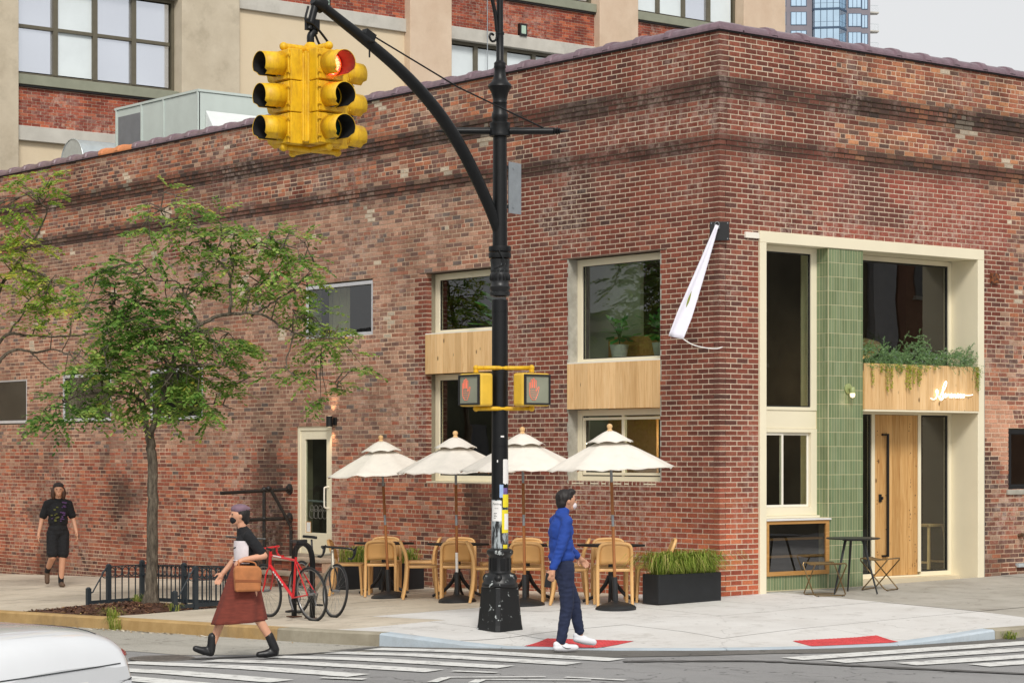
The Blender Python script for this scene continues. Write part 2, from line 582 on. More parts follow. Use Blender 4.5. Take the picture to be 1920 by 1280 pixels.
black_iron = simple('black_iron', lin(15, 16, 17), .42, .3, 12, bmp=.15, bscale=40, spec=.35)
black_iron_worn = worn('black_iron_worn', lin(17, 18, 19), lin(176, 182, 180), .635, 11, .42, sharp=.015)
black_iron_peel = worn('black_iron_peeled', lin(28, 29, 30), lin(168, 176, 178), .50, 16, .5, stretch=(1.6, 1.6, .35), sharp=.05)
grey_steel = simple('grey_steel', lin(150, 156, 160), .45, .1, 9, metal=.4)
galv = simple('galvanised_steel', lin(196, 204, 206), .38, .1, 6, metal=.5)
hvac_paint = simple('machine_paint', lin(196, 206, 200), .5, .05, 3)
hvac_dark = simple('machine_louvre', lin(120, 122, 126), .6, .1, 4)
def weathered(name, colr, dirt):
    m, nt, b = nodes(name)
    c = ramp(nt, noise_tex(nt, 6, 4, .6), [(.3, tuple(v * .84 for v in colr)), (.7, tuple(min(1, v * 1.1) for v in colr))])
    c = mixrgb(nt, ramp(nt, noise_tex(nt, 9, 5, .75, 'Object', (2, 2, .5)), [(.45, (0, 0, 0)), (.72, (.75, .75, .75))]), c, dirt)
    nt.links.new(c, b.inputs['Base Color'])
    b.inputs['Roughness'].default_value = .5
    return m
yellow = weathered('signal_yellow', lin(232, 184, 22), lin(176, 122, 20))
yellow2 = simple('crossing_signal_yellow', lin(226, 184, 64), .42, .08, 7)
black_in = simple('visor_black', lin(30, 30, 31), .6, .1)
lens_off = simple('lens_unlit', lin(12, 26, 24), .25, .1)
lens_green = simple('lens_green_unlit', lin(8, 62, 52), .2, .1)
lens_red = simple('lens_red_lit', (.9, .01, .01), .3, .02, emit=((1, .02, .02), 5))
led_red = simple('led_dot_lit', (.9, .1, .02), .3, .02, emit=((1, .25, .08), 9))
hand_lit = simple('hand_signal_lit', (.75, .16, .09), .4, .02, emit=((1, .2, .12), .32))
ped_glass = simple('crossing_lens', lin(142, 144, 126), .3, .12, 3)
canvas = simple('canvas_cloth', lin(230, 223, 211), .85, .05, 9, bmp=.15, bscale=120)
chair_mat = simple('chair_tan', lin(226, 178, 116), .42, .04, 3)
chair_dark = simple('chair_tan_panel', lin(220, 170, 106), .45, .04, 3)
black_plastic = simple('black_plastic', lin(34, 35, 37), .5, .15, 6, bmp=.1)
planter_black = simple('planter_black', lin(30, 32, 35), .6, .15, 8, bmp=.2, bscale=30)
soil = simple('soil', lin(60, 44, 34), .95, .3, 30, bmp=.5)
mulch = simple('mulch_bark', lin(84, 54, 40), .95, .45, 30, bmp=.6, coord='World')
brass = simple('brass_tube', lin(128, 106, 72), .35, .1, 9, metal=.7)
sling = simple('stool_sling', lin(120, 96, 58), .8, .1, 30)
cafe_black = simple('cafe_table_black', lin(40, 42, 43), .45, .08, 6)
clay = simple('coping_glaze', lin(118, 96, 104), .32, .22, 9, coord='World')
clay_orange = simple('coping_orange', lin(206, 132, 84), .6, .12, 9)
tar = simple('flashing_tar', lin(30, 29, 28), .7, .2, 8)
roof_mat = simple('roof_felt', lin(90, 88, 86), .9, .15, 3)
interior_wall = simple('interior_plaster', lin(134, 126, 106), .9, .1, 2)
interior_dark = simple('interior_dark', lin(66, 58, 50), .9, .25, 2)
interior_floor = simple('interior_floor', lin(84, 74, 62), .7, .2, 3)
paper = simple('paper', lin(232, 230, 226), .8, .05, 20)
paper_yellow = simple('paper_yellow', lin(232, 214, 40), .7, .06, 20)
paper_blue = simple('paper_blue', lin(150, 176, 214), .7, .1, 20)
ink = simple('ink', lin(60, 60, 62), .8, .1)
neon = simple('neon_white', (.9, .9, .9), .4, .01, emit=((1, .98, .94), 1.3))
lamp_shell = simple('sconce_black', lin(20, 20, 20), .5, .1)
sage = simple('sage_metal', lin(150, 160, 104), .4, .06)
bulb = simple('bulb_warm', (1, .85, .6), .3, .01, emit=((1, .8, .5), .9))

def leaf_mat(name, stops, trans=.25):
    m, nt, b = nodes(name)
    at = N(nt, 'ShaderNodeAttribute', attribute_name='Col').outputs['Color']
    sep = N(nt, 'ShaderNodeSeparateColor')
    nt.links.new(at, sep.inputs[0])
    col = ramp(nt, sep.outputs[0], stops)
    nt.links.new(col, b.inputs['Base Color'])
    b.inputs['Roughness'].default_value = .5
    b.inputs['Specular IOR Level'].default_value = .3
    tl = N(nt, 'ShaderNodeBsdfTranslucent')
    nt.links.new(col, tl.inputs['Color'])
    mx = N(nt, 'ShaderNodeMixShader')
    mx.inputs[0].default_value = trans
    nt.links.new(b.outputs[0], mx.inputs[1])
    nt.links.new(tl.outputs[0], mx.inputs[2])
    nt.links.new(mx.outputs[0], nt.nodes['Material Output'].inputs['Surface'])
    return m
tree_leaf = leaf_mat('street_tree_leaf', [(0, lin(70, 112, 52)), (.4, lin(122, 160, 74)), (.75, lin(180, 200, 106)), (1, lin(216, 196, 90))], .45)
tree_leaf2 = leaf_mat('street_tree_leaf_yellowing', [(0, lin(86, 124, 48)), (.4, lin(132, 168, 66)), (.75, lin(184, 200, 90)), (1, lin(212, 200, 92))], .45)
grass_leaf = leaf_mat('grass_blade', [(0, lin(96, 122, 40)), (.5, lin(146, 166, 66)), (.8, lin(190, 192, 104)), (1, lin(214, 196, 134))], .4)
box_leaf = leaf_mat('juniper_leaf', [(0, lin(80, 116, 66)), (.5, lin(130, 166, 108)), (.85, lin(172, 198, 146)), (1, lin(164, 168, 190))], .4)
trail_leaf = leaf_mat('trailing_leaf', [(0, lin(104, 140, 24)), (.5, lin(164, 190, 36)), (1, lin(214, 214, 70))], .45)
house_leaf = leaf_mat('house_plant_leaf', [(0, lin(56, 128, 56)), (.5, lin(90, 168, 78)), (1, lin(140, 200, 104))], .35)

for n_ in ('led_dot_lit', 'hand_signal_lit', 'neon_white', 'bulb_warm'):
    MATS[n_].cycles.emission_sampling = 'NONE'
# ================================================================ GROUND
KERB = [(-6.22, 46), (-6.22, 30), (-6.22, 20), (-6.22, 12), (-6.22, 8), (-6.22, 5), (-6.21, 3), (-6.2, 1.6), (-6.2, .9), (-6.19, .4), (-6.15, -.4), (-6.08, -.95), (-5.98, -1.3),
        (-5.7, -1.95), (-5.5, -2.35), (-5.3, -2.7), (-4.75, -3.35), (-4.15, -3.85), (-3.5, -4.25), (-2.8, -4.57),
        (-2.0, -4.8), (-1.5, -4.85), (-1.0, -4.88), (-.5, -4.89), (0, -4.9), (3, -4.9), (8, -4.9), (16, -4.9), (40, -4.9)]
KH = []
for (x, y) in KERB:
    if y > -1.0: h = .15
    elif y > -2.3: h = .15 + (.018 - .15) * (-1.0 - y) / 1.3
    elif x < -2.1: h = .018
    elif x < -.5: h = .018 + (.115 - .018) * (x + 2.1) / 1.6
    else: h = .115
    KH.append(h)

def kerb_near(x, y):
    best = (1e9, 0)
    for i in range(len(KERB) - 1):
        ax, ay = KERB[i]
        bx, by = KERB[i + 1]
        dx, dy = bx - ax, by - ay
        t = max(0, min(1, ((x - ax) * dx + (y - ay) * dy) / (dx * dx + dy * dy)))
        d = math.hypot(x - ax - t * dx, y - ay - t * dy)
        if d < best[0]:
            qx, qy = ax + t * dx, ay + t * dy
            best = (d, road(qx, qy) + KH[i] * (1 - t) + KH[i + 1] * t)
    return best

def pave(x, y):
    d, zt = kerb_near(x, y)
    t = max(0, min(1, 1 - (d - .16) / 1.35))
    w = t * t * (3 - 2 * t)
    return ground(x, y) * (1 - w) + zt * w

def offset_path(dist):
    out = []
    for i, (x, y) in enumerate(KERB):
        ax, ay = KERB[max(i - 1, 0)]
        bx, by = KERB[min(i + 1, len(KERB) - 1)]
        dx, dy = bx - ax, by - ay
        l = math.hypot(dx, dy)
        out.append((x - dy / l * dist, y + dx / l * dist))
    return out
BACK = offset_path(.17)

def clip(poly, ax, ay, bx, by):
    """keep the side left of a->b"""
    out = []
    n = len(poly)
    def sd_(p): return (bx - ax) * (p[1] - ay) - (by - ay) * (p[0] - ax)
    for i in range(n):
        p, q = poly[i], poly[(i + 1) % n]
        sp, sq = sd_(p), sd_(q)
        if sp >= 0: out.append(p)
        if (sp >= 0) != (sq >= 0):
            t = sp / (sp - sq)
            out.append((p[0] + t * (q[0] - p[0]), p[1] + t * (q[1] - p[1])))
    return out

def clip_pave(poly):
    for i in range(4, len(BACK) - 5):
        a, b = BACK[i], BACK[i + 1]
        poly = clip(poly, a[0], a[1], b[0], b[1])
        if len(poly) < 3: return None
    return poly

# road sheet
mb = MB()
xs = [-300, -120, -60, -40, -30, -24, -18, -14, -11, -9, -7.5, -6.5, -5.5, -4.5, -3.5, -2, 0, 4, 10, 20, 40, 120, 300]
ys = [-300, -120, -60, -35, -22, -14, -10, -7, -5, -4, -3, -2.5, -2, -1, 1, 4, 8, 14, 22, 40, 80, 150, 300]
idx = {}
for i, x in enumerate(xs):
    for j, y in enumerate(ys):
        idx[i, j] = len(mb.v)
        mb.v.append((x, y, road(x, min(y, 40))))
for i in range(len(xs) - 1):
    for j in range(len(ys) - 1):
        mb.f.append((idx[i, j], idx[i + 1, j], idx[i + 1, j + 1], idx[i, j + 1]))
struct(mb.build('road', asph))

# pale gutter strip along the long kerb and a darker resurfaced strip round the corner
mb = MB()
gy = [46, 20, 12, 8, 5, 3, 1.5, .4, -.4, -1.0, -1.55]
for a, b in zip(gy, gy[1:]):
    def gx(y): return -8.35 + .12 * math.sin(y * 2.1) + (.9 * max(0, (-.2 - y)) if y < -.2 else 0)
    mb.quad((gx(a), a, road(0, a) + .004), (gx(b), b, road(0, b) + .004), (-6.1, b, road(0, b) + .004), (-6.1, a, road(0, a) + .004))
struct(mb.build('gutter', asph_light))
mb = MB()
for i in range(11, len(KERB) - 2):
    def ofs(i, d):
        p = offset_path(-d)[i]
        return (p[0], p[1], road(*p) + .006)
    w0 = .62 + .18 * math.sin(i * 1.3)
    w1 = .62 + .18 * math.sin((i + 1) * 1.3)
    mb.quad(ofs(i, -.1), ofs(i, w0), ofs(i + 1, w1), ofs(i + 1, -.1))
struct(mb.build('resurfaced_strip', asph_dark))

# kerb stones, each block its own piece
kerb_root = struct(bpy.data.objects.new('kerb', None))
C.objects.link(kerb_root)
fine = []
for i in range(len(KERB) - 1):
    ax, ay = KERB[i]; bx, by = KERB[i + 1]
    n = max(1, int(math.hypot(bx - ax, by - ay) / .3))
    for k in range(n):
        t = k / n
        fine.append((ax + (bx - ax) * t, ay + (by - ay) * t, KH[i] * (1 - t) + KH[i + 1] * t))
fine.append((*KERB[-1], KH[-1]))
blocks = []
cur = [0]
acc = 0
for i in range(1, len(fine)):
    seg = math.hypot(fine[i][0] - fine[i - 1][0], fine[i][1] - fine[i - 1][1])
    acc += seg
    cur.append(i)
    x, y, h = fine[i]
    brk = acc > 2.4 or (abs(y - .95) < .14 and x < -6) or (abs(y + 1.0) < .15 and x < -5.9) or (abs(x + .5) < .15) or (abs(y + 2.3) < .14 and x < -5) or (abs(x + 1.95) < .15 and y < -4)
    if brk and len(cur) > 2:
        blocks.append(cur); cur = [i]; acc = 0
blocks.append(cur)
for bl in blocks:
    if len(bl) < 2: continue
    ring = []
    for ii, i in enumerate(bl):
        x, y, h = fine[i]
        a = fine[max(i - 1, 0)]; b = fine[min(i + 1, len(fine) - 1)]
        dx, dy = b[0] - a[0], b[1] - a[1]
        l = math.hypot(dx, dy)
        nx, ny = -dy / l, dx / l
        sh = (.004 if ii == 0 else (-.004 if ii == len(bl) - 1 else 0))
        px, py = x + dx / l * sh, y + dy / l * sh
        zr = road(x, y)
        zt = zr + h
        j = .006 * noise.noise(Vector((x * 3, y * 3, 0)))
        ring.append([(px + nx * -.02, py + ny * -.02, zr - .1), (px + nx * (-.012 + j), py + ny * (-.012 + j), zt - min(.02, h * .4)),
                     (px + nx * (.012 + j), py + ny * (.012 + j), zt + j * .5), (px + nx * .165, py + ny * .165, zt + .002), (px + nx * .165, py + ny * .165, zr - .1)])
    mb = MB()
    for r in ring: mb.v += r
    for i in range(len(ring) - 1):
        for k in range(4):
            mb.f.append((i * 5 + k, i * 5 + k + 1, (i + 1) * 5 + k + 1, (i + 1) * 5 + k))
    mb.f.append((4, 3, 2, 1, 0))
    e = (len(ring) - 1) * 5
    mb.f.append((e, e + 1, e + 2, e + 3, e + 4))
    mx, my, mh = fine[bl[len(bl) // 2]]
    mat = kerb_yellow if my > .95 else kerb_grey if (my > -1.0 or mx > -.5) else kerb_blue
    mb.build('kerb_stone', mat, kerb_root, smooth=True)

# pavement slabs
pave_root = struct(bpy.data.objects.new('pavement', None))
C.objects.link(pave_root)
BX0, BX1, BY0, BY1 = -6.2, -4.18, 5.2, 7.55          # tree bed
bed = MB()
def slab(x0, x1, y0, y1):
    cx_, cy_ = (x0 + x1) / 2, (y0 + y1) / 2
    g = .0045
    mb = MB()
    n = 5
    dz = rnd.uniform(-.002, .002)
    for a in range(n):
        for b in range(n):
            def fx(t, lo, hi): return lo + g + (hi - lo - 2 * g) * t
            q = [(fx(a / n, x0, x1), fx(b / n, y0, y1)), (fx((a + 1) / n, x0, x1), fx(b / n, y0, y1)),
                 (fx((a + 1) / n, x0, x1), fx((b + 1) / n, y0, y1)), (fx(a / n, x0, x1), fx((b + 1) / n, y0, y1))]
            q = clip_pave(q)
            if q: mb.poly([(x, y, pave(x, y) + dz) for x, y in q])
    q = clip_pave([(x0, y0), (x1, y0), (x1, y1), (x0, y1)])
    if not mb.f or not q: return
    for a in range(3):
        for b in range(3):
            qq = clip_pave([(x0 + (x1 - x0) * a / 3, y0 + (y1 - y0) * b / 3), (x0 + (x1 - x0) * (a + 1) / 3, y0 + (y1 - y0) * b / 3),
                            (x0 + (x1 - x0) * (a + 1) / 3, y0 + (y1 - y0) * (b + 1) / 3), (x0 + (x1 - x0) * a / 3, y0 + (y1 - y0) * (b + 1) / 3)])
            if qq: bed.poly([(x, y, pave(x, y) - .014) for x, y in qq])
    if cx_ > 1.1: mat = conc_grey
    elif cy_ < 0 or (cy_ < 1.5 and cx_ > -4.3): mat = conc_new
    else: mat = conc_old
    mb.build('paving_slab', mat, pave_root, smooth=True)
def yrow(y0, y1, X):
    for a, b in zip(X, X[1:]): slab(a, b, y0, y1)
XA = [-6.3, -4.45, -2.95, -1.48, 0.02]
Y = [0, 1.5, 3.0, 4.1, 5.2, 7.55]
for a, b in zip(Y, Y[1:]):
    yrow(a, b, XA if b < 7 else [-4.18, -2.95, -1.48, 0.02])
y = 7.55
while y < 44:
    yrow(y, y + 1.52, XA)
    y += 1.52
XB = [-6.3, -4.7, -3.2, -1.7, -.35, 1.1, 2.6, 4.1, 5.6, 7.1, 8.6, 10.1, 13, 16, 20, 26, 34]
for a, b in ((-5.0, -3.35), (-3.35, -1.75), (-1.75, 0)):
    yrow(a, b, XB)
struct(bed.build('pavement_bed', simple('joint_grit', lin(120, 112, 100), .95, .2, 12, coord='World')))

# red tactile ramp pads with raised domes
def pad(pts, label):
    t = thing('tactile_pad', label, 'tactile pad', group=None)
    c = [Vector((x, y, 0)) for x, y in pts]
    mb = MB()
    n = 8
    def P(u, v, h):
        p = (c[0] * (1 - u) + c[1] * u) * (1 - v) + (c[3] * (1 - u) + c[2] * u) * v
        return (p.x, p.y, pave(p.x, p.y) + h)
    for a in range(n):
        for b in range(n):
            mb.quad(P(a / n, b / n, .005), P((a + 1) / n, b / n, .005), P((a + 1) / n, (b + 1) / n, .005), P(a / n, (b + 1) / n, .005))
    mb.build('plate', tactile, t)
    mb = MB()
    for a in range(20):
        for b in range(11):
            x, y, z = P((a + .5) / 20, (b + .5) / 11, .0055)
            mb.lathe([(.0125, 0), (.009, .005), (.001, .0055)], 6, (x, y, z))
    d = mb.build('dome', tactile, t)
    d['kind'] = 'stuff'
pad([(-5.28, -2.46), (-4.83, -3.12), (-4.10, -2.90), (-4.66, -2.10)][::-1], 'red tactile pad let into the kerb ramp beside the lamp post')
pad([(-2.90, -4.40), (-1.87, -4.70), (-1.64, -4.18), (-2.70, -3.92)], 'red tactile pad in the kerb ramp in front of the entrance')

# painted crossings: each bar is one piece of the marking
def bars(name, items, z=.010):
    root = struct(bpy.data.objects.new(name, None))
    C.objects.link(root)
    for (x0, y0), (x1, y1), w in items:
        d = Vector((x1 - x0, y1 - y0, 0)).normalized()
        s_ = Vector((-d.y, d.x, 0)) * w / 2
        mb = MB()
        n = 9
        P = []
        for i in range(n + 1):
            t = i / n
            p = Vector((x0 + (x1 - x0) * t, y0 + (y1 - y0) * t, 0))
            j0 = .02 * noise.noise(Vector((p.x * 4, p.y * 4, 1)))
            j1 = .02 * noise.noise(Vector((p.x * 4, p.y * 4, 7)))
            a, b = p + s_ * (1 + j0 * 6), p - s_ * (1 + j1 * 6)
            P.append(((a.x, a.y, road(a.x, a.y) + z), (b.x, b.y, road(b.x, b.y) + z)))
        for i in range(n):
            mb.quad(P[i][0], P[i][1], P[i + 1][1], P[i + 1][0])
        mb.build('painted_bar', road_paint, root)
bars('crosswalk_long_side', [((-6.42, -1.30), (-5.50, -4.20), .34), ((-7.05, -1.45), (-6.12, -4.25), .33), ((-7.80, -1.50), (-6.85, -4.10), .33),
                             ((-8.52, -1.42), (-7.62, -3.98), .33), ((-9.25, -.95), (-8.45, -3.90), .33), ((-9.9, -1.45), (-9.3, -3.9), .33),
                             ((-10.6, -1.2), (-10.0, -3.9), .33), ((-11.3, -1.2), (-10.7, -3.9), .33), ((-12, -1.2), (-11.4, -3.9), .33)])
bars('crosswalk_entrance_side', [((-4.05, -5.22), (.6, -5.52), .34), ((-3.95, -5.72), (1.0, -6.22), .32), ((-3.6, -6.32), (1.2, -6.86), .32), ((-3.15, -6.86), (1.4, -7.4), .32), ((-2.8, -7.45), (1.6, -8.0), .32)])
bars('road_markings', [((-8.84, -3.86), (-8.62, -4.24), .12), ((-7.5, -4.10), (-7.28, -4.5), .1), ((-7.92, -4.56), (-7.18, -5.1), .07), ((-8.30, -4.84), (-7.94, -4.58), .10),
                       ((-7.8, -4.92), (-7.06, -5.6), .07), ((-8.05, -5.12), (-7.82, -4.94), .1), ((-7.06, -5.24), (-6.82, -5.8), .08)], .012)

# tar-black seam where the crossing was cut into the older surface
mb = MB()
SP = crom([(-5.55, -4.35, 0), (-5.0, -4.75, 0), (-4.5, -5.15, 0), (-4.25, -5.7, 0), (-4.0, -6.4, 0), (-3.6, -7.4, 0), (-3.2, -8.4, 0)], 6)
SP2 = crom([(-8.9, -.75, 0), (-8.3, -1.1, 0), (-7.6, -1.32, 0), (-6.9, -1.38, 0), (-6.4, -1.2, 0)], 6)
for Q in (SP, SP2):
    for i in range(len(Q) - 1):
        def sp(p, d, w):
            n_ = Vector((-d.y, d.x, 0)).normalized() * w
            a = p + n_
            return (a.x, a.y, road(a.x, a.y) + .009)
        d = (Q[i + 1] - Q[i])
        w0, w1 = [.07 + .07 * noise.noise(Vector((k * .9, 2, 0))) for k in (i, i + 1)]
        mb.quad(sp(Q[i], d, w0), sp(Q[i], d, -w0), sp(Q[i + 1], d, -w1), sp(Q[i + 1], d, w1))
struct(mb.build('tar_seam', simple('tar_fill', lin(84, 83, 81), .85, .25, 8, coord='World')))

# utility cover and leaf litter in the gutter
mb = MB()
mb.lathe([(.34, 0), (.34, .006), (.30, .009), (.29, .006), (.001, .006)], 24)
for i in range(7):
    mb.box(-.25, .25, -.21 + i * .065, -.19 + i * .065, .006, .010)
o = mb.build('utility_cover', simple('cast_iron_cover', lin(104, 98, 92), .7, .3, 20), loc=(-8.7, -.75, road(0, -.75) + .008))
tag(o, 'round cast iron utility cover in the road behind the walking woman', 'cover')
mb = MB()
for i in range(170):
    y = rnd.uniform(3.0, 5.0) if i < 120 else rnd.uniform(.2, 7)
    x = -6.26 - abs(rnd.gauss(0, .09))
    a = rnd.uniform(0, 6.28)
    l = rnd.uniform(.012, .035)
    z = road(x, y) + .008
    d = Vector((math.cos(a), math.sin(a), 0)) * l
    s_ = Vector((-d.y, d.x, 0)) * .5
    p = Vector((x, y, z))
    mb.add([p - d, p + s_, p + d + Vector((0, 0, .01)), p - s_ + Vector((0, 0, .006))], [(0, 1, 2, 3)], (rnd.random(), 0, 0))
litter = leaf_mat('dry_leaf', [(0, lin(150, 116, 70)), (.5, lin(200, 184, 150)), (1, lin(232, 226, 214))], .1)
tag(mb.build('leaf_litter', litter), 'dry leaves and grit swept against the yellow kerb', 'litter', kind='stuff')
# ================================================================ CORNER BRICK BUILDING
CH = .0672
Z0 = -.605
NR = 118
ZTOP = Z0 + NR * CH           # about 7.32
def rowz(z): return round((z - Z0) / CH)
STEPS = [rowz(5.85), rowz(5.92), rowz(6.498), rowz(6.574), rowz(6.65)]
PROJ = [0, .013, .026, .040, .054, .068]
def proj(k): return PROJ[sum(k >= s for s in STEPS)]

bld = thing('corner_building', 'single storey red brick corner building with tall windows and green tiled entrance', 'building')

OPEN_A = [(19.23, 21.1, 2.44, 3.32), (15.92, 17.80, 2.45, 3.33), (12.73, 14.54, 2.447, 3.34), (7.70, 9.58, 3.69, 4.545),
          (4.40, 6.32, 1.43, 4.555), (1.127, 3.022, 1.445, 4.555), (8.82, 9.83, -.7, 2.295)]
OPEN_B = [(.705, 5.24, -.7, 4.77), (5.82, 7.35, 1.33, 2.20)]
LEN_A, LEN_B = 22.5, 12.0

def nz(u, z, s=1.0, o=0): return noise.noise(Vector((u * s, z * s, o)))

def newlimit_A(k):
    z = Z0 + k * CH
    base = 3.95 if z > 5.5 else 4.3
    return base + (.1 if k % 2 else 0) + .22 * nz(z, 3, .9)
def is_new_A(u, k):
    z = Z0 + k * CH
    if u < newlimit_A(k): return True
    if 6.30 < u < 6.50 + (.1 if k % 2 else 0) and 1.35 < z < 4.5: return True     # toothed-in jamb
    if z > 4.9 and nz(u, z, 1.6, 40) > .56: return True                           # odd repairs
    return False
def is_new_B(u, k):
    z = Z0 + k * CH
    if u > 5.15:
        lim = 5.66 + (.1 if k % 2 else 0) + .1 * nz(z, 8, 1.5)
        return (z > 3.3 and u < lim) if z < 5.3 else (z < 5.5 and u < lim + .1)
    if z > 5.80:
        lim = 2.05 + (.1 if k % 2 else 0) + .12 * nz(z, 5, 2)
        if u < lim: return True
        return nz(u, z, 1.5, 21) > .5
    return True

def pick(rng, cols, wts):
    return rng.choices(cols, wts)[0]
NEWC = [lin(118, 60, 50), lin(130, 67, 56), lin(108, 58, 50), lin(138, 76, 62), lin(98, 60, 54)]
REDC = [lin(182, 88, 62), lin(164, 76, 57), lin(194, 104, 72), lin(146, 68, 54)]
OLDT = [lin(160, 96, 75), lin(142, 86, 71), lin(120, 80, 71), lin(178, 107, 79), lin(102, 76, 70), lin(172, 134, 114)]
OLDM = [lin(164, 120, 101), lin(146, 104, 89), lin(180, 136, 116), lin(126, 95, 86), lin(162, 104, 85), lin(112, 97, 92)]
OLDL = [lin(166, 90, 70), lin(152, 80, 65), lin(128, 73, 63), lin(180, 106, 80), lin(106, 69, 62), lin(164, 118, 102)]
ORNG = [lin(172, 106, 78), lin(156, 90, 70), lin(140, 80, 66), lin(130, 86, 73), lin(184, 122, 88), lin(106, 79, 70)]
SOOT = lin(60, 51, 48)
PALE = lin(196, 180, 160)
def brick_col(face, u, z, k, new, rng):
    if new:
        c = pick(rng, NEWC, [4, 4, 3, 2, 1])
        t = max(0, min(1, (1.55 - z) / .9)) * (1.0 if face == 'B' else .75)
        t = max(0, min(1, t + .25 * nz(u, z, 1.1, 3)))
        c2 = pick(rng, REDC, [4, 3, 2, 2])
        c = tuple(a * (1 - t) + b * t for a, b in zip(c, c2))
        if face == 'B' and 4.8 < z < 5.7 and u > 1.9:
            c = tuple(a * .5 + b * .5 for a, b in zip(c, lin(160, 78, 68)))
    else:
        if face == 'B':
            c = pick(rng, ORNG, [3, 4, 4, 3, 2, 2]) if z > 5.7 else pick(rng, OLDT, [3, 4, 4, 1, 3, 2])
            if 4.0 < u and 1.2 < z < 2.7 and nz(u, z, 1.2, 9) > 0: c = lin(196, 140, 116)
        elif z > 5.75: c = pick(rng, OLDT, [4, 4, 3, 3 if z > 6.6 else 1, 3, 2])
        else:
            t = max(0, min(1, (2.15 + .5 * nz(u, 0, .5) - z) / .7))
            c = pick(rng, OLDL, [5, 4, 2, 2, 1, 2]) if rng.random() < t else pick(rng, OLDM, [5, 5, 4, 2, 2, .7])
        if nz(u, z, 2.4, 17) > .52 and z > 3.6: c = PALE
    # soot along the corbelled courses and in old blotches
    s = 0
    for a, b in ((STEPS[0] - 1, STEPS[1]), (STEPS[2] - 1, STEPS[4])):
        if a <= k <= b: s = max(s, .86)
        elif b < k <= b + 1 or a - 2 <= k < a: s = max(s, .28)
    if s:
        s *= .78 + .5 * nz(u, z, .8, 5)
    bl = nz(u, z, .52, 11) + .42 * nz(u, z, 2.2, 12)
    if not new and z < 2.9 and bl > .16: s = max(s, min(.78, (bl - .16) * 2.0))
    if 5.0 < z < 6.5 and bl > .30: s = max(s, min(.6, (bl - .3) * 2))
    if u < .35 and z > 2.2: s = max(s, .42 * (1 - u / .35) * (1 + nz(u, z, 2, 31)))
    gz = z - ground(-.1 if face == 'A' else u, u if face == 'A' else -.1)
    if not new and gz < .55: s = max(s, (.55 - gz) * .9)
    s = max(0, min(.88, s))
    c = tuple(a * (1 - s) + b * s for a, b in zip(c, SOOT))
    j = rng.uniform(.86, 1.13)
    return tuple(max(0, x * j) for x in c)

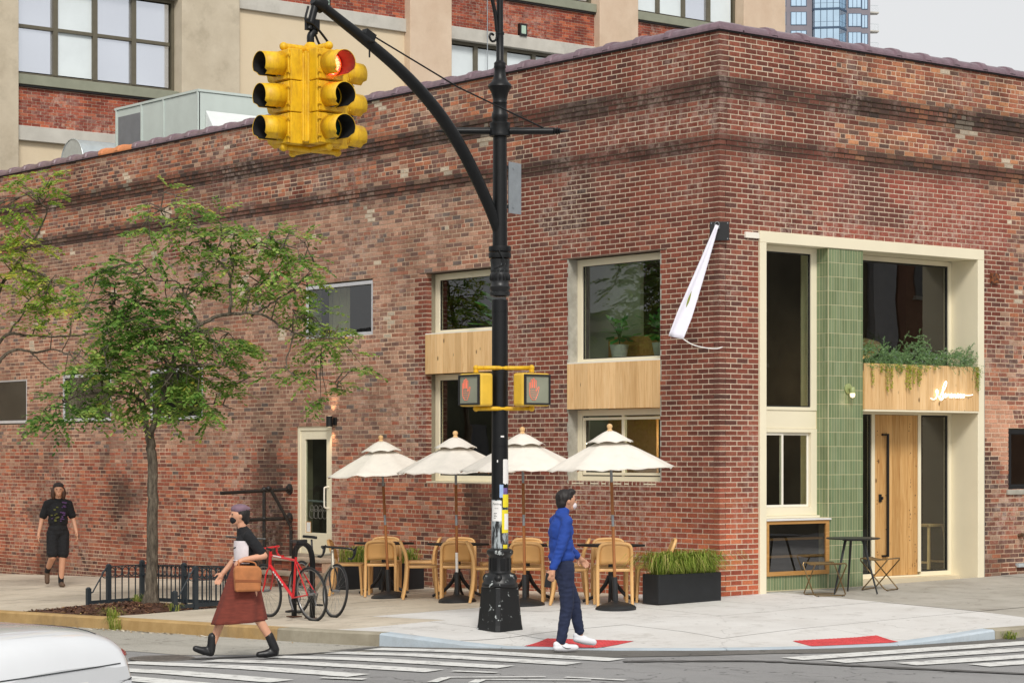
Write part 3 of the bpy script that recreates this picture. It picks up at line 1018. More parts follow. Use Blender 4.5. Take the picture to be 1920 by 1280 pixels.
BRICKS = []           # (face, u0, u1, z0, z1, proj, colour, u)
mort_new, mort_old = MB(), MB()
def P3(face, u, d, z):
    """d = distance behind the wall plane"""
    return (d, u, z) if face == 'A' else (u, d, z)
def mort_col(face, u, z, k, new):
    g = 1.0
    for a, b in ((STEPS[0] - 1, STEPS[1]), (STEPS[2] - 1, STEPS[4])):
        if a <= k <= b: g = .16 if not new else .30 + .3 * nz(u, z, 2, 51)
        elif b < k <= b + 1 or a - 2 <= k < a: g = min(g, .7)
    bl = nz(u, z, .52, 11) + .42 * nz(u, z, 2.2, 12)
    if not new and z < 2.9 and bl > .16: g = min(g, max(.35, 1 - (bl - .16) * 1.6))
    if not new: g *= .86 + .5 * nz(u, z, .7, 61)
    g = max(.14, min(1.12, g))
    return (g, g * (1 if g > .5 else .96), g * (1 if g > .5 else .93))
def lay(face, length, opens, is_new, newlim):
    rng = random.Random(5 if face == 'A' else 6)
    for k in range(NR):
        za, zb = Z0 + k * CH, Z0 + (k + 1) * CH
        zm = (za + zb) / 2
        p = proj(k)
        corner = (k % 2 == 0) if face == 'A' else (k % 2 == 1)
        start = -p if corner else .112
        cuts = sorted([(a, b) for a, b, c, d in opens if c < zm < d])
        spans = []
        u = start
        for a, b in cuts:
            if a > u: spans.append((u, a))
            u = b
        if u < length: spans.append((u, length))
        sillrow = {}
        for a, b, c, d in opens:
            if c > 0 and abs(rowz(c) - 1 - k) < .5: sillrow[(a, b)] = 1
        for (a, b) in spans:
            # mortar bed of this course, deep enough for the reveals
            cu = a
            while cu < b - 1e-6:
                nw = is_new(cu + .05, k)
                e = min(b, cu + .2)
                while e < b and is_new(e + .05, k) == nw: e = min(b, e + .2)
                mm = mort_new if nw else mort_old
                e = min(e, cu + .45)
                mc = mort_col(face, (cu + e) / 2, zm, k, nw)
                d0, d1 = -p + (.003 if nw else .004), .105
                lo = cu + (.004 if cu > a or cuts else 0)
                m0 = cu + (.0045 if cu <= a + 1e-6 else 0)
                m1 = e - (.0045 if e >= b - 1e-6 else 0)
                vs_ = [P3(face, m0, d0, za), P3(face, m1, d0, za), P3(face, m1, d0, zb), P3(face, m0, d0, zb),
                       P3(face, m0, d1, za), P3(face, m1, d1, za), P3(face, m1, d1, zb), P3(face, m0, d1, zb)]
                mm.add(vs_, [(0, 1, 2, 3), (4, 0, 3, 7), (1, 5, 6, 2), (4, 5, 1, 0), (3, 2, 6, 7)], mc)
                cu = e
            u = a
            first = True
            while u < b - .012:
                nw = is_new(u + .03, k)
                if nw:
                    L, j = .203, .014
                    hdr = False
                else:
                    hdr = (k % 7 == 2)
                    L, j = (.100 if hdr else .200), .015
                    L *= rng.uniform(.94, 1.05)
                for (ra, rb) in sillrow:
                    if ra - .02 < u < rb: L, hdr = .078, True
                if first and abs(a - start) < 1e-6 and p > .03 and nw:
                    L = .1015 + p if corner else .091
                    first = False
                if first:
                    off = (0 if (nw or hdr) else .03 * (k % 3))
                    if (k % 2 == 1 and a > .2) or (face == 'B' and a > .2 and k % 2 == 0 and False): L = L * .5 + off
                    first = False
                e = min(u + L, b)
                if b - e < .035: e = b
                if e - u > .02:
                    um = (u + e) / 2
                    col = brick_col(face, um, zm, k, nw, rng)
                    jt = j / 2 if e < b - 1e-6 else 0
                    jl = j / 2 if u > a + 1e-6 else 0
                    hj = .0068 if nw else .0075
                    dj = rng.uniform(-.001, .001) if nw else rng.uniform(-.002, .003)
                    hj += rng.uniform(-.0011, .0011); jl *= rng.uniform(.75, 1.3); jt *= rng.uniform(.75, 1.3)
                    zj = rng.uniform(-.0007, .0007) if nw else rng.uniform(-.0018, .0018)
                    BRICKS.append((face, u + jl, e - jt, za + hj + zj, zb - hj + zj, p + dj, col, um, nw))
                u = e
lay('A', LEN_A, OPEN_A, is_new_A, newlimit_A)
lay('B', LEN_B, OPEN_B, is_new_B, None)

def bricks_out(parent, items, single_mat, mass_mat, pname, mname, nmax, key):
    """items: (verts8, colour); the nmax first by key become objects, the rest one mesh"""
    order = sorted(range(len(items)), key=lambda i: key(items[i]))
    FS = [(0, 1, 2, 3), (4, 0, 3, 7), (1, 5, 6, 2), (4, 5, 1, 0), (3, 2, 6, 7)]
    single = set(order[:nmax])
    mass = MB()
    cache = {}
    for i, it in enumerate(items):
        vs_, col = it[0], it[1]
        if i in single:
            o0 = Vector(vs_[0])
            keyv = tuple(round(c, 4) for v in vs_ for c in (Vector(v) - o0))
            me = cache.get(keyv)
            if me is None:
                me = bpy.data.meshes.new(pname)
                me.from_pydata([tuple(Vector(v) - o0) for v in vs_], [], FS)
                me.materials.append(single_mat)
                cache[keyv] = me
            o = bpy.data.objects.new(pname, me)
            o.location = o0
            o.color = (*col, 1)
            o.parent = parent
            C.objects.link(o)
        else:
            mass.add(vs_, FS, col)
    o = mass.build(mname, mass_mat, parent)
    o['kind'] = 'stuff'
    return o

items = []
for face, u0, u1, z0, z1, p, col, um, nw in BRICKS:
    vs_ = [P3(face, u0, -p, z0), P3(face, u1, -p, z0), P3(face, u1, -p, z1), P3(face, u0, -p, z1),
           P3(face, u0, .1, z0), P3(face, u1, .1, z0), P3(face, u1, .1, z1), P3(face, u0, .1, z1)]
    near = um + (0 if 1.5 < (z0) < 5.5 else 1.0) + (0 if u1 - u0 > .15 else 3) + (5 if z0 < .02 else 0)
    items.append((vs_, col, near))
bricks_out(bld, items, brick_obj, brick_att, 'brick', 'brickwork', 300, lambda it: it[2])
mort_new.build('fresh_mortar', mortar_wall, bld)['kind'] = 'stuff'
mort_old.build('aged_mortar', mortar_old, bld)['kind'] = 'stuff'

# wall core behind the brick skin
def holes_wall(mb, fn, u0, u1, z0, z1, holes, t0, t1):
    us = sorted({u0, u1, *[h[0] for h in holes if u0 < h[0] < u1], *[h[1] for h in holes if u0 < h[1] < u1]})
    for a, b in zip(us, us[1:]):
        m = (a + b) / 2
        zc = z0
        for h in sorted([h for h in holes if h[0] < m < h[1]], key=lambda h: h[2]):
            if h[2] > zc: _core(mb, fn, a, b, zc, h[2], t0, t1)
            zc = max(zc, h[3])
        if zc < z1: _core(mb, fn, a, b, zc, z1, t0, t1)
def _core(mb, fn, a, b, z0, z1, t0, t1):
    p = [fn(a, t0, z0), fn(b, t0, z0), fn(b, t1, z0), fn(a, t1, z0), fn(a, t0, z1), fn(b, t0, z1), fn(b, t1, z1), fn(a, t1, z1)]
    mb.add(p, [(3, 2, 1, 0), (4, 5, 6, 7), (0, 1, 5, 4), (1, 2, 6, 5), (2, 3, 7, 6), (3, 0, 4, 7)])
mb = MB()
holes_wall(mb, lambda u, t, z: (t, u, z), .11, LEN_A, -.7, 7.25, OPEN_A, .106, .32)
holes_wall(mb, lambda u, t, z: (u, t, z), .33, LEN_B, -.7, 7.25, OPEN_B, .106, .32)
mb.build('inner_wall', interior_wall, bld)
mb = MB()
mb.box(.33, LEN_B - .01, .33, LEN_A - .01, 6.55, 6.75)
mb.build('roof', roof_mat, bld)
mb = MB()
mb.box(.33, LEN_B - .01, .33, LEN_A - .01, -.75, .06)
mb.build('interior_floor', interior_floor, bld)
mb = MB()
mb.box(3.4, 3.5, 3.0, 9.89, .06, 6.5)
mb.box(3.51, 7.2, 3.0, 3.1, .06, 6.5)
mb.box(7.0, 7.1, .33, 2.99, .06, 6.5)
mb.box(3.51, 3.6, 10.01, LEN_A - .02, .06, 6.5)
mb.box(.33, 6.99, 9.9, 10.0, .06, 6.5)
mb.box(.33, 6.99, LEN_A - .12, LEN_A - .02, .06, 6.5)
mb.box(LEN_B - .12, LEN_B - .02, .33, LEN_A - .2, -.7, 7.25)
mb.build('interior_partition', interior_dark, bld)

# coping tiles along both parapets
def coping(face, u0, u1, mat, uoff):
    mb = MB()
    n = 9
    def ring(u, r, lift=0):
        out = []
        for i in range(n):
            a = math.pi * i / (n - 1)
            d = .10 - math.cos(a) * (.20 + r)
            z = ZTOP + .012 + lift + math.sin(a) ** .8 * (.105 + r)
            out.append(P3(face, u, d, z))
        return out
    L = u1 - u0
    rg = [(u0, .0, .0), (u0 + L * .80, 0, 0), (u0 + L * .82, .022, .0), (u0 + L * .9, .026, 0), (u1 - .006, .024, 0)]
    rings = [ring(*r) for r in rg]
    for r in rings: mb.v += r
    for i in range(len(rings) - 1):
        for k in range(n - 1):
            mb.f.append((i * n + k, i * n + k + 1, (i + 1) * n + k + 1, (i + 1) * n + k))
    mb.f.append(tuple(range(n)))
    mb.f.append(tuple((len(rings) - 1) * n + k for k in reversed(range(n))))
    # drip lip
    a0 = P3(face, u0, -.115, ZTOP - .012); b0 = P3(face, u1 - .008, .31, ZTOP + .014)
    mb.box(min(a0[0], b0[0]), max(a0[0], b0[0]), min(a0[1], b0[1]), max(a0[1], b0[1]), a0[2], b0[2])
    mb.build('coping_tile', mat, bld, smooth=True, angle=50)
u = .34
i = 0
while u < LEN_A - .1:
    coping('A', u, u + .61, clay_orange if i in (24, 25) else clay, 0)
    u += .61
    i += 1
u = .34
while u < LEN_B - .1:
    coping('B', u, u + .61, clay, 0)
    u += .61
mb = MB()        # corner tile
n = 9
prof = []
for i in range(n):
    a = math.pi * i / (n - 1)
    prof.append((.10 - math.cos(a) * .21, ZTOP + .013 + math.sin(a) ** .8 * .112))
pA = [(d, .345, z) for d, z in prof]
pM = [(d, d, z) for d, z in prof]
pB = [(.345, d, z) for d, z in prof]
mb.v = pA + pM + pB
for i in range(2):
    for k in range(n - 1):
        mb.f.append((i * n + k, i * n + k + 1, (i + 1) * n + k + 1, (i + 1) * n + k))
mb.box(-.115, .31, -.115, .34, ZTOP - .012, ZTOP + .014)
mb.build('coping_tile', clay, bld, smooth=True, angle=50)
mb = MB()
mb.box(-.098, .3, -.098, LEN_A, ZTOP - .03, ZTOP - .014)
mb.box(.301, LEN_B, -.098, .3, ZTOP - .03, ZTOP - .014)
mb.build('flashing', tar, bld)

# ---------------------------------------------------------------- windows of the long wall
def rect_frame(mb, face, u0, u1, z0, z1, w, d0, d1):
    """picture-frame border of width w"""
    wl, wr, wb, wt = w if isinstance(w, tuple) else (w, w, w, w)
    for a, b, c, d in ((u0, u0 + wl, z0, z1), (u1 - wr, u1, z0, z1), (u0 + wl, u1 - wr, z0, z0 + wb), (u0 + wl, u1 - wr, z1 - wt, z1)):
        p, q = P3(face, a, d0, c), P3(face, b, d1, d)
        mb.box(min(p[0], q[0]), max(p[0], q[0]), min(p[1], q[1]), max(p[1], q[1]), c, d)
def pane(face, u0, u1, z0, z1, d, mat, parent, name='pane'):
    p, q = P3(face, u0, d, z0), P3(face, u1, d + .008, z1)
    mb = MB()
    mb.box(min(p[0], q[0]), max(p[0], q[0]), min(p[1], q[1]), max(p[1], q[1]), z0, z1)
    return mb.build(name, mat, parent)
def slabbox(face, u0, u1, z0, z1, d0, d1, name, mat, parent, bevel=0):
    p, q = P3(face, u0, d0, z0), P3(face, u1, d1, z1)
    mb = MB()
    mb.box(min(p[0], q[0]), max(p[0], q[0]), min(p[1], q[1]), max(p[1], q[1]), z0, z1)
    return mb.build(name, mat, parent, bevel=bevel)
def window(face, u0, u1, z0, z1, w, d, mat, splits=(), label=None, gl=None):
    mb = MB()
    rect_frame(mb, face, u0 + .003, u1 - .003, z0 + .003, z1 - .003, w, d, d + .07)
    f = mb.build('window', mat, bld, bevel=.003)
    wl, wr, wb, wt = w if isinstance(w, tuple) else (w, w, w, w)
    us = [u0 + wl] + list(splits) + [u1 - wr]
    for s_ in splits:
        slabbox(face, s_ - .022, s_ + .022, z0 + wb, z1 - wt, d + .006, d + .064, 'mullion', mat, f)
    mb = MB()
    rect_frame(mb, face, u0 + wl + .001, u1 - wr - .001, z0 + wb + .001, z1 - wt - .001, .013, d + .022, d + .05)
    mb.build('gasket', dark_frame, f)
    for i in range(len(us) - 1):
        a = us[i] + (.022 if i else .006)
        b = us[i + 1] - (.022 if i < len(us) - 2 else .006)
        pane(face, a, b, z0 + wb + .006, z1 - wt - .006, d + .03, gl or glass, f)
    if label: f['label'] = label
    return f
for (a, b, c, d) in OPEN_A[:4]:
    window('A', a, b, c, d, .055, .012, alu, (), None)
# two tall bays: concrete or brick reveals, cream frames, pine box between
for bi, (a, b, c, d) in enumerate(OPEN_A[4:6]):
    D = .17
    # reveals behind the brick skin
    jm = conc_jamb if bi else brick_att
    for u_ in (a, b):
        s0, s1 = (u_ - .02, u_ + .002) if u_ == a else (u_ - .002, u_ + .02)
        if bi:
            slabbox('A', s0 if u_ == a else u_ - .004, u_ + .004 if u_ == a else s1, c, d, .0, .30, 'window_reveal', conc_jamb, bld)
    slabbox('A', a - .12, b + .16, d, d + .012, -.004, .30, 'lintel', simple('lintel_steel', lin(92, 74, 62), .7, .15), bld)
    slabbox('A', a, b, c - .012, c + .004, .0, .30, 'window_sill', cream, bld)
    BZ0, BZ1 = (2.466, 3.095) if bi else (3.045, 3.635)
    up = window('A', a, b, BZ1 + .02, d, (.10, .10, .045, .095), D, cream)
    lo = window('A', a, b, c + .005, BZ0 - .004, (.10, .10, .085, .085), D, cream, (((a + b) / 2,) if bi else ()))
    if bi:
        mb = MB()
        rect_frame(mb, 'A', a + .13, b - .13, c + .11, 2.35, .035, D - .012, D + .02)
        mb.build('sash', cream, lo)
    box = bpy.data.objects.new('window_box', None)
    C.objects.link(box)
    box.parent = bld
    nb = 13
    for i in range(nb):
        u0_, u1_ = a + .003 + (b - a - .006) * i / nb, a + .003 + (b - a - .006) * (i + 1) / nb
        j = rnd.uniform(-.001, .0015)
        slabbox('A', u0_ + .002, u1_ - .002, BZ0, BZ1, -.022 + j, .004, 'board', pine, box)
    slabbox('A', a + .004, b - .004, BZ0 + .004, BZ1 - .005, .0045, .16, 'box_core', oak, box)
    slabbox('A', a + .002, b - .002, BZ1 + .0005, BZ1 + .019, -.02, .24, 'box_rim', cream_white, box)

# ---------------------------------------------------------------- side door with steps
dr = bpy.data.objects.new('side_door', None)
C.objects.link(dr); dr.parent = bld
DA, DB, DZ, DT = 8.82, 9.83, .235, 2.295
mb = MB(); rect_frame(mb, 'A', DA + .003, DB - .003, DZ, DT - .003, (.075, .075, .01, .07), .02, .14)
mb.build('door_frame', cream, dr, bevel=.004)
mb = MB(); rect_frame(mb, 'A', DA + .08, DB - .08, DZ + .012, DT - .075, (.12, .12, .33, .14), .035, .085)
mb.build('door_leaf', cream, dr, bevel=.004)
pane('A', DA + .198, DB - .198, DZ + .34, DT - .213, .055, glass, dr)
mb = MB(); mb.tube(crom([(.035, DA + .145, .98), (-.03, DA + .145, .99), (-.045, DA + .145, 1.03), (-.045, DA + .145, 1.27), (-.03, DA + .145, 1.31), (.035, DA + .145, 1.32)], 5), .013, 8)
mb.build('handle', cream_white, dr, smooth=True)
mb = MB(); mb.tube([(.10, DA + .2, 1.07), (.10, DB - .2, 1.09)], .018, 8)
mb.build('push_bar', grey_steel, dr, smooth=True)
slabbox('A', DB - .335, DB - .215, DZ + .35, DZ + .51, .05, .053, 'notice', paper, dr)
mb = MB(); rect_frame(mb, 'A', DB - .345, DB - .205, DZ + .34, DZ + .52, .012, .049, .052); mb.build('notice_border', oak, dr)
# etched ornament on the glass: overlapping rings
mb = MB()
for i, yy in enumerate((9.10, 9.22, 9.34, 9.46)):
    for zz, r in ((.88, .075), (.97, .05)):
        mb.tube([(.052, yy + r * math.cos(t * .524), zz + r * math.sin(t * .524)) for t in range(12)], .0035, 4, closed=True)
mb.build('glass_ornament', simple('etched_line', lin(120, 118, 110), .8, .1), dr)
slabbox('A', DA + .003, DB - .003, -.6, DZ - .002, .02, .2, 'threshold', step_stone, dr)
st = bpy.data.objects.new('door_steps', None)
C.objects.link(st); st.parent = bld
for i, (dep, top) in enumerate(((.42, .185), (.80, -.02))):
    slabbox('A', DA - .3, DB + .1, top - .055, top, -dep, -.005, 'tread', step_stone, st, bevel=.01)
    mb = MB()
    x0 = -dep + .035
    u = DA - .28
    while u < DB + .05:
        e = min(u + .19, DB + .08)
        for kk in range(3):
            zt = top - .058 - kk * .062
            mb.box(x0, x0 + .05, u + .004, e - .004, zt - .055, zt, pick(rnd, OLDL, [3, 3, 2, 2, 2, 1]))
        u = e
    mb.build('riser', brick_att, st)
    slabbox('A', DA - .28, DB + .08, -.7, top - .056, x0 + .006, -.006 if i == 0 else -.37, 'step_core', mortar_plain, st)

# cylinder wall lamp by the door, lit up and down
lampA = thing('wall_lamp', 'small black twin cylinder wall lamp lit above the cream side door', 'lamp', (0, 8.78, 2.36))
mb = MB(); mb.lathe([(.001, -.085), (.052, -.085), (.052, .085), (.001, .085)], 20, (-.075, .0, 0)); mb.build('shade', lamp_shell, lampA, smooth=True)
mb = MB(); mb.box(-.03, -.002, -.11, -.03, -.06, .06); mb.build('back_plate', lamp_shell, lampA, bevel=.004)
for s_ in (1, -1):
    mb = MB(); mb.lathe([(.04, 0), (.001, .004 * s_)], 14, (-.075, 0, .0862 * s_)); mb.build('bulb', bulb, lampA)
    l = bpy.data.lights.new('lamp_glow', 'SPOT'); l.energy = 6; l.color = (1, .66, .38); l.spot_size = rad(95); l.spot_blend = .8; l.shadow_soft_size = .03
    lo_ = bpy.data.objects.new('lamp_glow', l); C.objects.link(lo_); lo_.parent = lampA; lo_.location = (-.075, 0, .10 * s_)
    lo_.rotation_euler = (0 if s_ < 0 else math.pi, 0, 0)

# ---------------------------------------------------------------- entrance on the short wall
ent = bpy.data.objects.new('entrance', None)
C.objects.link(ent); ent.parent = bld
def bx(name, mat, x0, x1, y0, y1, z0, z1, parent=None, bevel=0):
    mb = MB(); mb.box(x0, x1, y0, y1, z0, z1)
    return mb.build(name, mat, parent if parent is not None else ent, bevel=bevel)
FT = 4.77
mb = MB()      # portal: cream lining of the whole opening
mb.box(.707, .826, -.035, .46, -.5, FT - .15)
mb.box(5.10, 5.238, -.035, .52, -.5, FT - .15)
mb.box(.707, 5.238, -.035, .52, FT - .15, FT)
mb.build('portal_frame', cream, ent, bevel=.006)
bx('beam_end', cream_white, .45, .704, -.028, .06, 4.665, 4.742, bevel=.004)
bx('wall_seal', conc_jamb, 5.239, 5.275, -.012, .09, -.2, 3.2)
# left half: tall fixed light, panel, sliding window
WY = .2
wl_ = bpy.data.objects.new('entrance_window', None); C.objects.link(wl_); wl_.parent = bld
def fr(x0, x1, z0, z1, w, y, t, mat, name='window_frame', parent=wl_):
    mb = MB(); rect_frame(mb, 'B', x0, x1, z0, z1, w, y, y + t)
    return mb.build(name, mat, parent, bevel=.003)
fr(.827, 2.024, 2.43, FT - .152, (.03, .11, .045, .075), WY, .08, cream)
fr(.858, 1.913, 2.476, FT - .228, .016, WY + .02, .03, dark_frame, 'gasket')
pane('B', .874, 1.897, 2.492, FT - .244, WY + .03, glass, wl_)
bx('panel', cream, .827, 2.024, WY + .012, WY + .07, 2.185, 2.428, wl_, .003)
fr(.827, 2.024, 1.02, 2.183, (.03, .11, .11, .05), WY - .004, .08, cream)
fr(.862, 1.40, 1.132, 2.13, .034, WY + .02, .02, cream_white, 'sash')
fr(1.365, 1.908, 1.132, 2.13, .034, WY + .042, .02, cream_white, 'sash')
pane('B', .898, 1.365, 1.168, 2.095, WY + .026, glass, wl_)
pane('B', 1.402, 1.873, 1.168, 2.095, WY + .048, glass, wl_)
bx('window_sill', cream, .827, 2.024, WY - .06, WY + .06, .985, 1.018, wl_, .004)
# oak display case with two shelves and a marble top
case = thing('display_case', 'low oak and glass display case with marble top under the entrance window', 'display case', (0, 0, 0))
def cb(name, mat, *a, bevel=.003): return bx(name, mat, *a, parent=case, bevel=bevel)
cb('marble_top', marble, .829, 2.045, -.05, .135, .962, .984)
fr(.835, 2.026, .235, .96, (.045, .06, .055, .045), -.03, .05, oak, 'case_frame', case)
pane('B', .884, 1.962, .292, .912, -.012, glass_case, case)
cb('shelf', oak, .884, 1.962, .022, .16, .700, .728)
cb('shelf', oak, .884, 1.962, .022, .16, .470, .498)
cb('back', interior_dark, .835, 2.026, .165, .18, .235, .96)
cb('floor', oak, .88, 1.964, .022, .16, .235, .285)
# pale stones and rubble strip below the case
bx('base_curb', conc_jamb, .828, 2.03, .0, .16, -.4, .03)
# tiles
TGC = [lin(117, 132, 96), lin(122, 137, 101), lin(111, 127, 91), lin(126, 140, 106), lin(115, 133, 98)]
titems = []
pil = bpy.data.objects.new('tiled_pillar', None); C.objects.link(pil); pil.parent = bld
PX0, PX1, PZ0, PZ1 = 2.03, 2.70, .04, FT - .152
nr_, nc_ = 24, 13
trng = random.Random(3)
def tcol():
    c = trng.choice(TGC); j = trng.uniform(.93, 1.06)
    return tuple(x * j for x in c)
th, tw = (PZ1 - PZ0) / nr_, (PX1 - PX0) / nc_
G = .0036
for r in range(nr_):
    z0, z1 = PZ0 + r * th + G, PZ0 + (r + 1) * th - G
    for c in range(nc_):
        x0, x1 = PX0 + c * tw + G, PX0 + (c + 1) * tw - G
        if c == 0: x0 = PX0 - .002
        if c == nc_ - 1: x1 = PX1 + .002
        y = -.016 + trng.uniform(-.0006, .0006)
        titems.append(([(x0, y, z0), (x1, y, z0), (x1, y, z1), (x0, y, z1), (x0, -.006, z0), (x1, -.006, z0), (x1, -.006, z1), (x0, -.006, z1)], tcol(), 0))
    if z0 > .95:
        for c in range(4):
            y0, y1 = -.005 + c * tw + G, -.005 + (c + 1) * tw - G
            x = PX0 - .010 + trng.uniform(-.0006, .0006)
            titems.append(([(x, y1, z0), (x, y0, z0), (x, y0, z1), (x, y1, z1), (PX0 - .001, y1, z0), (PX0 - .001, y0, z0), (PX0 - .001, y0, z1), (PX0 - .001, y1, z1)], tcol(), 1))
for c in range(23):
    x0, x1 = .830 + c * .0517 + G, .830 + (c + 1) * .0517 - G
    titems.append(([(x0, .0, .045), (x1, .0, .045), (x1, .0, .232), (x0, .0, .232), (x0, .01, .045), (x1, .01, .045), (x1, .01, .232), (x0, .01, .232)], tcol(), 2))
bricks_out(pil, titems, tile_obj, tile_att, 'tile', 'tiling', 300, lambda it: it[2])
bx('grout_core', grout, PX0 - .0075, PX1 - .0005, -.0135, .5, -.4, PZ1, pil)
bx('grout_core', grout, .83, 2.02, .0025, .15, .032, .234, pil)

# right half: door between two sidelights, recessed
DY = .45
dw = bpy.data.objects.new('front_door', None); C.objects.link(dw); dw.parent = bld
def db(name, mat, x0, x1, z0, z1, y0=DY, y1=DY + .09, bevel=.003): return bx(name, mat, x0, x1, y0, y1, z0, z1, dw, bevel)
mb = MB()
for x0, x1, z0, z1 in ((2.702, 2.74, .1, 4.61), (3.40, 3.462, .165, 2.40), (4.372, 4.436, .165, 2.40), (5.03, 5.098, .1, 4.61), (2.74, 5.03, 2.40, 2.46), (2.74, 5.03, 4.55, 4.616), (2.74, 3.40, .1, .165), (4.436, 5.03, .1, .165), (3.40, 4.436, .1, .125)):
    mb.box(x0, x1, DY, DY + .09, z0, z1)
mb.build('door_frame', cream, dw, bevel=.003)
bx('doorstep', cream_dark, 2.70, 5.098, .30, DY + .2, -.4, .098, dw)
for x0, x1, z0, z1 in ((2.74, 3.40, .165, 2.40), (4.436, 5.03, .165, 2.40), (2.74, 5.03, 2.46, 4.55)):
    mb = MB(); rect_frame(mb, 'B', x0 + .001, x1 - .001, z0 + .001, z1 - .001, .022, DY + .022, DY + .06); mb.build('gasket', dark_frame, dw)
    pane('B', x0 + .02, x1 - .02, z0 + .02, z1 - .02, DY + .035, glass, dw)
nb = 6
edges = [3.466, 3.68, 3.83, 3.995, 4.15, 4.26, 4.368]
for i in range(nb):
    db('board', door_wood, edges[i] + .0015, edges[i + 1] - .0015, .128, 2.395, DY + .005 + rnd.uniform(0, .002), DY + .06, .002)
mb = MB()
mb.box(3.665, 3.700, DY - .055, DY - .03, .40, 2.13)
for z in (.40, 2.105): mb.box(3.60, 3.70, DY - .03, DY + .004, z, z + .025)
mb.build('pull_bar', black_frame, dw, bevel=.002)
mb = MB(); mb.box(3.54, 3.59, DY - .012, DY + .004, 1.17, 1.28); mb.box(3.575, 3.605, DY - .03, DY - .012, 1.205, 1.245); mb.build('lock', black_frame, dw, bevel=.002)
nrng = random.Random(9)
mb = MB()
for i in range(44):
    x = nrng.choice([3.52, 3.70, 4.19, 4.22, 4.30, 4.33, 4.21]) + nrng.uniform(-.012, .012)
    z = nrng.uniform(.2, 2.3)
    r = nrng.uniform(.004, .009)
    mb.tube([(x, DY + .0035, z), (x, DY + .007, z)], r, 7)
o = mb.build('nail_hole', simple('nail_stain', lin(70, 46, 34), .8, .2), dw); o['kind'] = 'stuff'
# planter box above the door
pb = bpy.data.objects.new('door_planter_box', None); C.objects.link(pb); pb.parent = bld
nb = 17
for i in range(nb):
    x0, x1 = 2.704 + 2.393 * i / nb, 2.704 + 2.393 * (i + 1) / nb
    bx('board', pine, x0 + .0018, x1 - .0018, -.052 + rnd.uniform(-.001, .001), -.026, 2.455, 3.085, pb)
bx('box_core', oak, 2.704, 5.096, -.0255, .44, 2.458, 2.98, pb)
bx('box_soil', soil, 2.71, 5.09, -.02, .43, 2.985, 3.04, pb)
bx('box_underside', cream, 2.704, 5.097, -.05, .449, 2.43, 2.453, pb)

# white script sign: continuous bent tube reading Sereneco
sg = thing('script_sign', 'lit white script sign reading Sereneco on the pine planter box', 'sign', (4.02, -.075, 2.585))
S_ = .00354       # metres per stroke unit
def stroke(pts, r=.0064, k=5):
    P = [((x - 1040) * S_ * .42 * .98, -.004, (930 - y) * S_ * .42) for x, y in pts]
    mb = MB(); mb.tube(crom(P, k), r, 7)
    return mb.build('stroke', neon, sg, smooth=True)
stroke([(1046, 902), (1070, 912), (1110, 908), (1135, 880), (1150, 840), (1138, 822), (1122, 836), (1140, 872), (1165, 893), (1192, 912), (1214, 895), (1226, 855), (1214, 832), (1226, 795), (1248, 755), (1268, 742), (1276, 756), (1262, 790), (1238, 822), (1206, 850), (1186, 880), (1180, 905), (1194, 920), (1216, 908), (1240, 890)])
# e r e n e c o and the long tail
stroke([(1236, 892), (1254, 884), (1268, 868), (1264, 856), (1252, 864), (1250, 882), (1262, 893), (1278, 886), (1292, 868), (1298, 858), (1306, 866), (1318, 862), (1316, 880), (1324, 892), (1340, 884), (1356, 868), (1352, 857), (1340, 864), (1338, 882), (1350, 893), (1366, 884),
        (1376, 862), (1378, 892), (1388, 868), (1402, 860), (1408, 872), (1406, 890), (1418, 891), (1436, 882), (1450, 866), (1446, 855), (1434, 862), (1432, 880), (1444, 892), (1460, 886), (1474, 876), (1492, 864), (1484, 856), (1472, 866), (1472, 884), (1486, 892), (1504, 882), (1514, 866), (1530, 860), (1540, 874), (1532, 890), (1518, 890), (1512, 874), (1522, 862), (1545, 866), (1580, 868), (1630, 866), (1664, 860)], .0054)
mb = MB()
for x in (.09, .33, .62, .84):
    mb.tube([(x, .0, .055), (x, .045, .055)], .004, 6)
mb.build('stand_off', grey_steel, sg)

# capsule sconce on the tiles
sc = thing('wall_sconce', 'sage green capsule sconce lit on the green tiled pillar', 'lamp', (2.40, -.018, 2.68))
q = Vector((0, -1, 0)).to_track_quat('Z', 'Y')
mb = MB(); mb.lathe([(.001, .0), (.07, .0), (.07, .018), (.05, .026), (.001, .026)], 24, (0, 0, .05), axis=q); mb.build('back_plate', sage, sc, smooth=True)
mb = MB(); mb.tube([(0, -.02, .05), (0, -.07, .05)], .018, 10); mb.build('arm', sage, sc, smooth=True)
mb = MB(); mb.lathe([(.001, .075), (.025, .07), (.038, .05), (.04, -.01), (.036, -.012), (.001, -.012)], 20, (0, -.085, 0)); mb.build('cap', sage, sc, smooth=True)
mb = MB(); mb.lathe([(.036, -.013), (.036, -.045), (.026, -.065), (.001, -.075)], 20, (0, -.085, 0)); mb.build('bulb', bulb, sc, smooth=True)
l = bpy.data.lights.new('sconce_glow', 'POINT'); l.energy = .12; l.color = (1, .72, .42); l.shadow_soft_size = .04
lo_ = bpy.data.objects.new('sconce_glow', l); C.objects.link(lo_); lo_.parent = sc; lo_.location = (0, -.1, -.13)

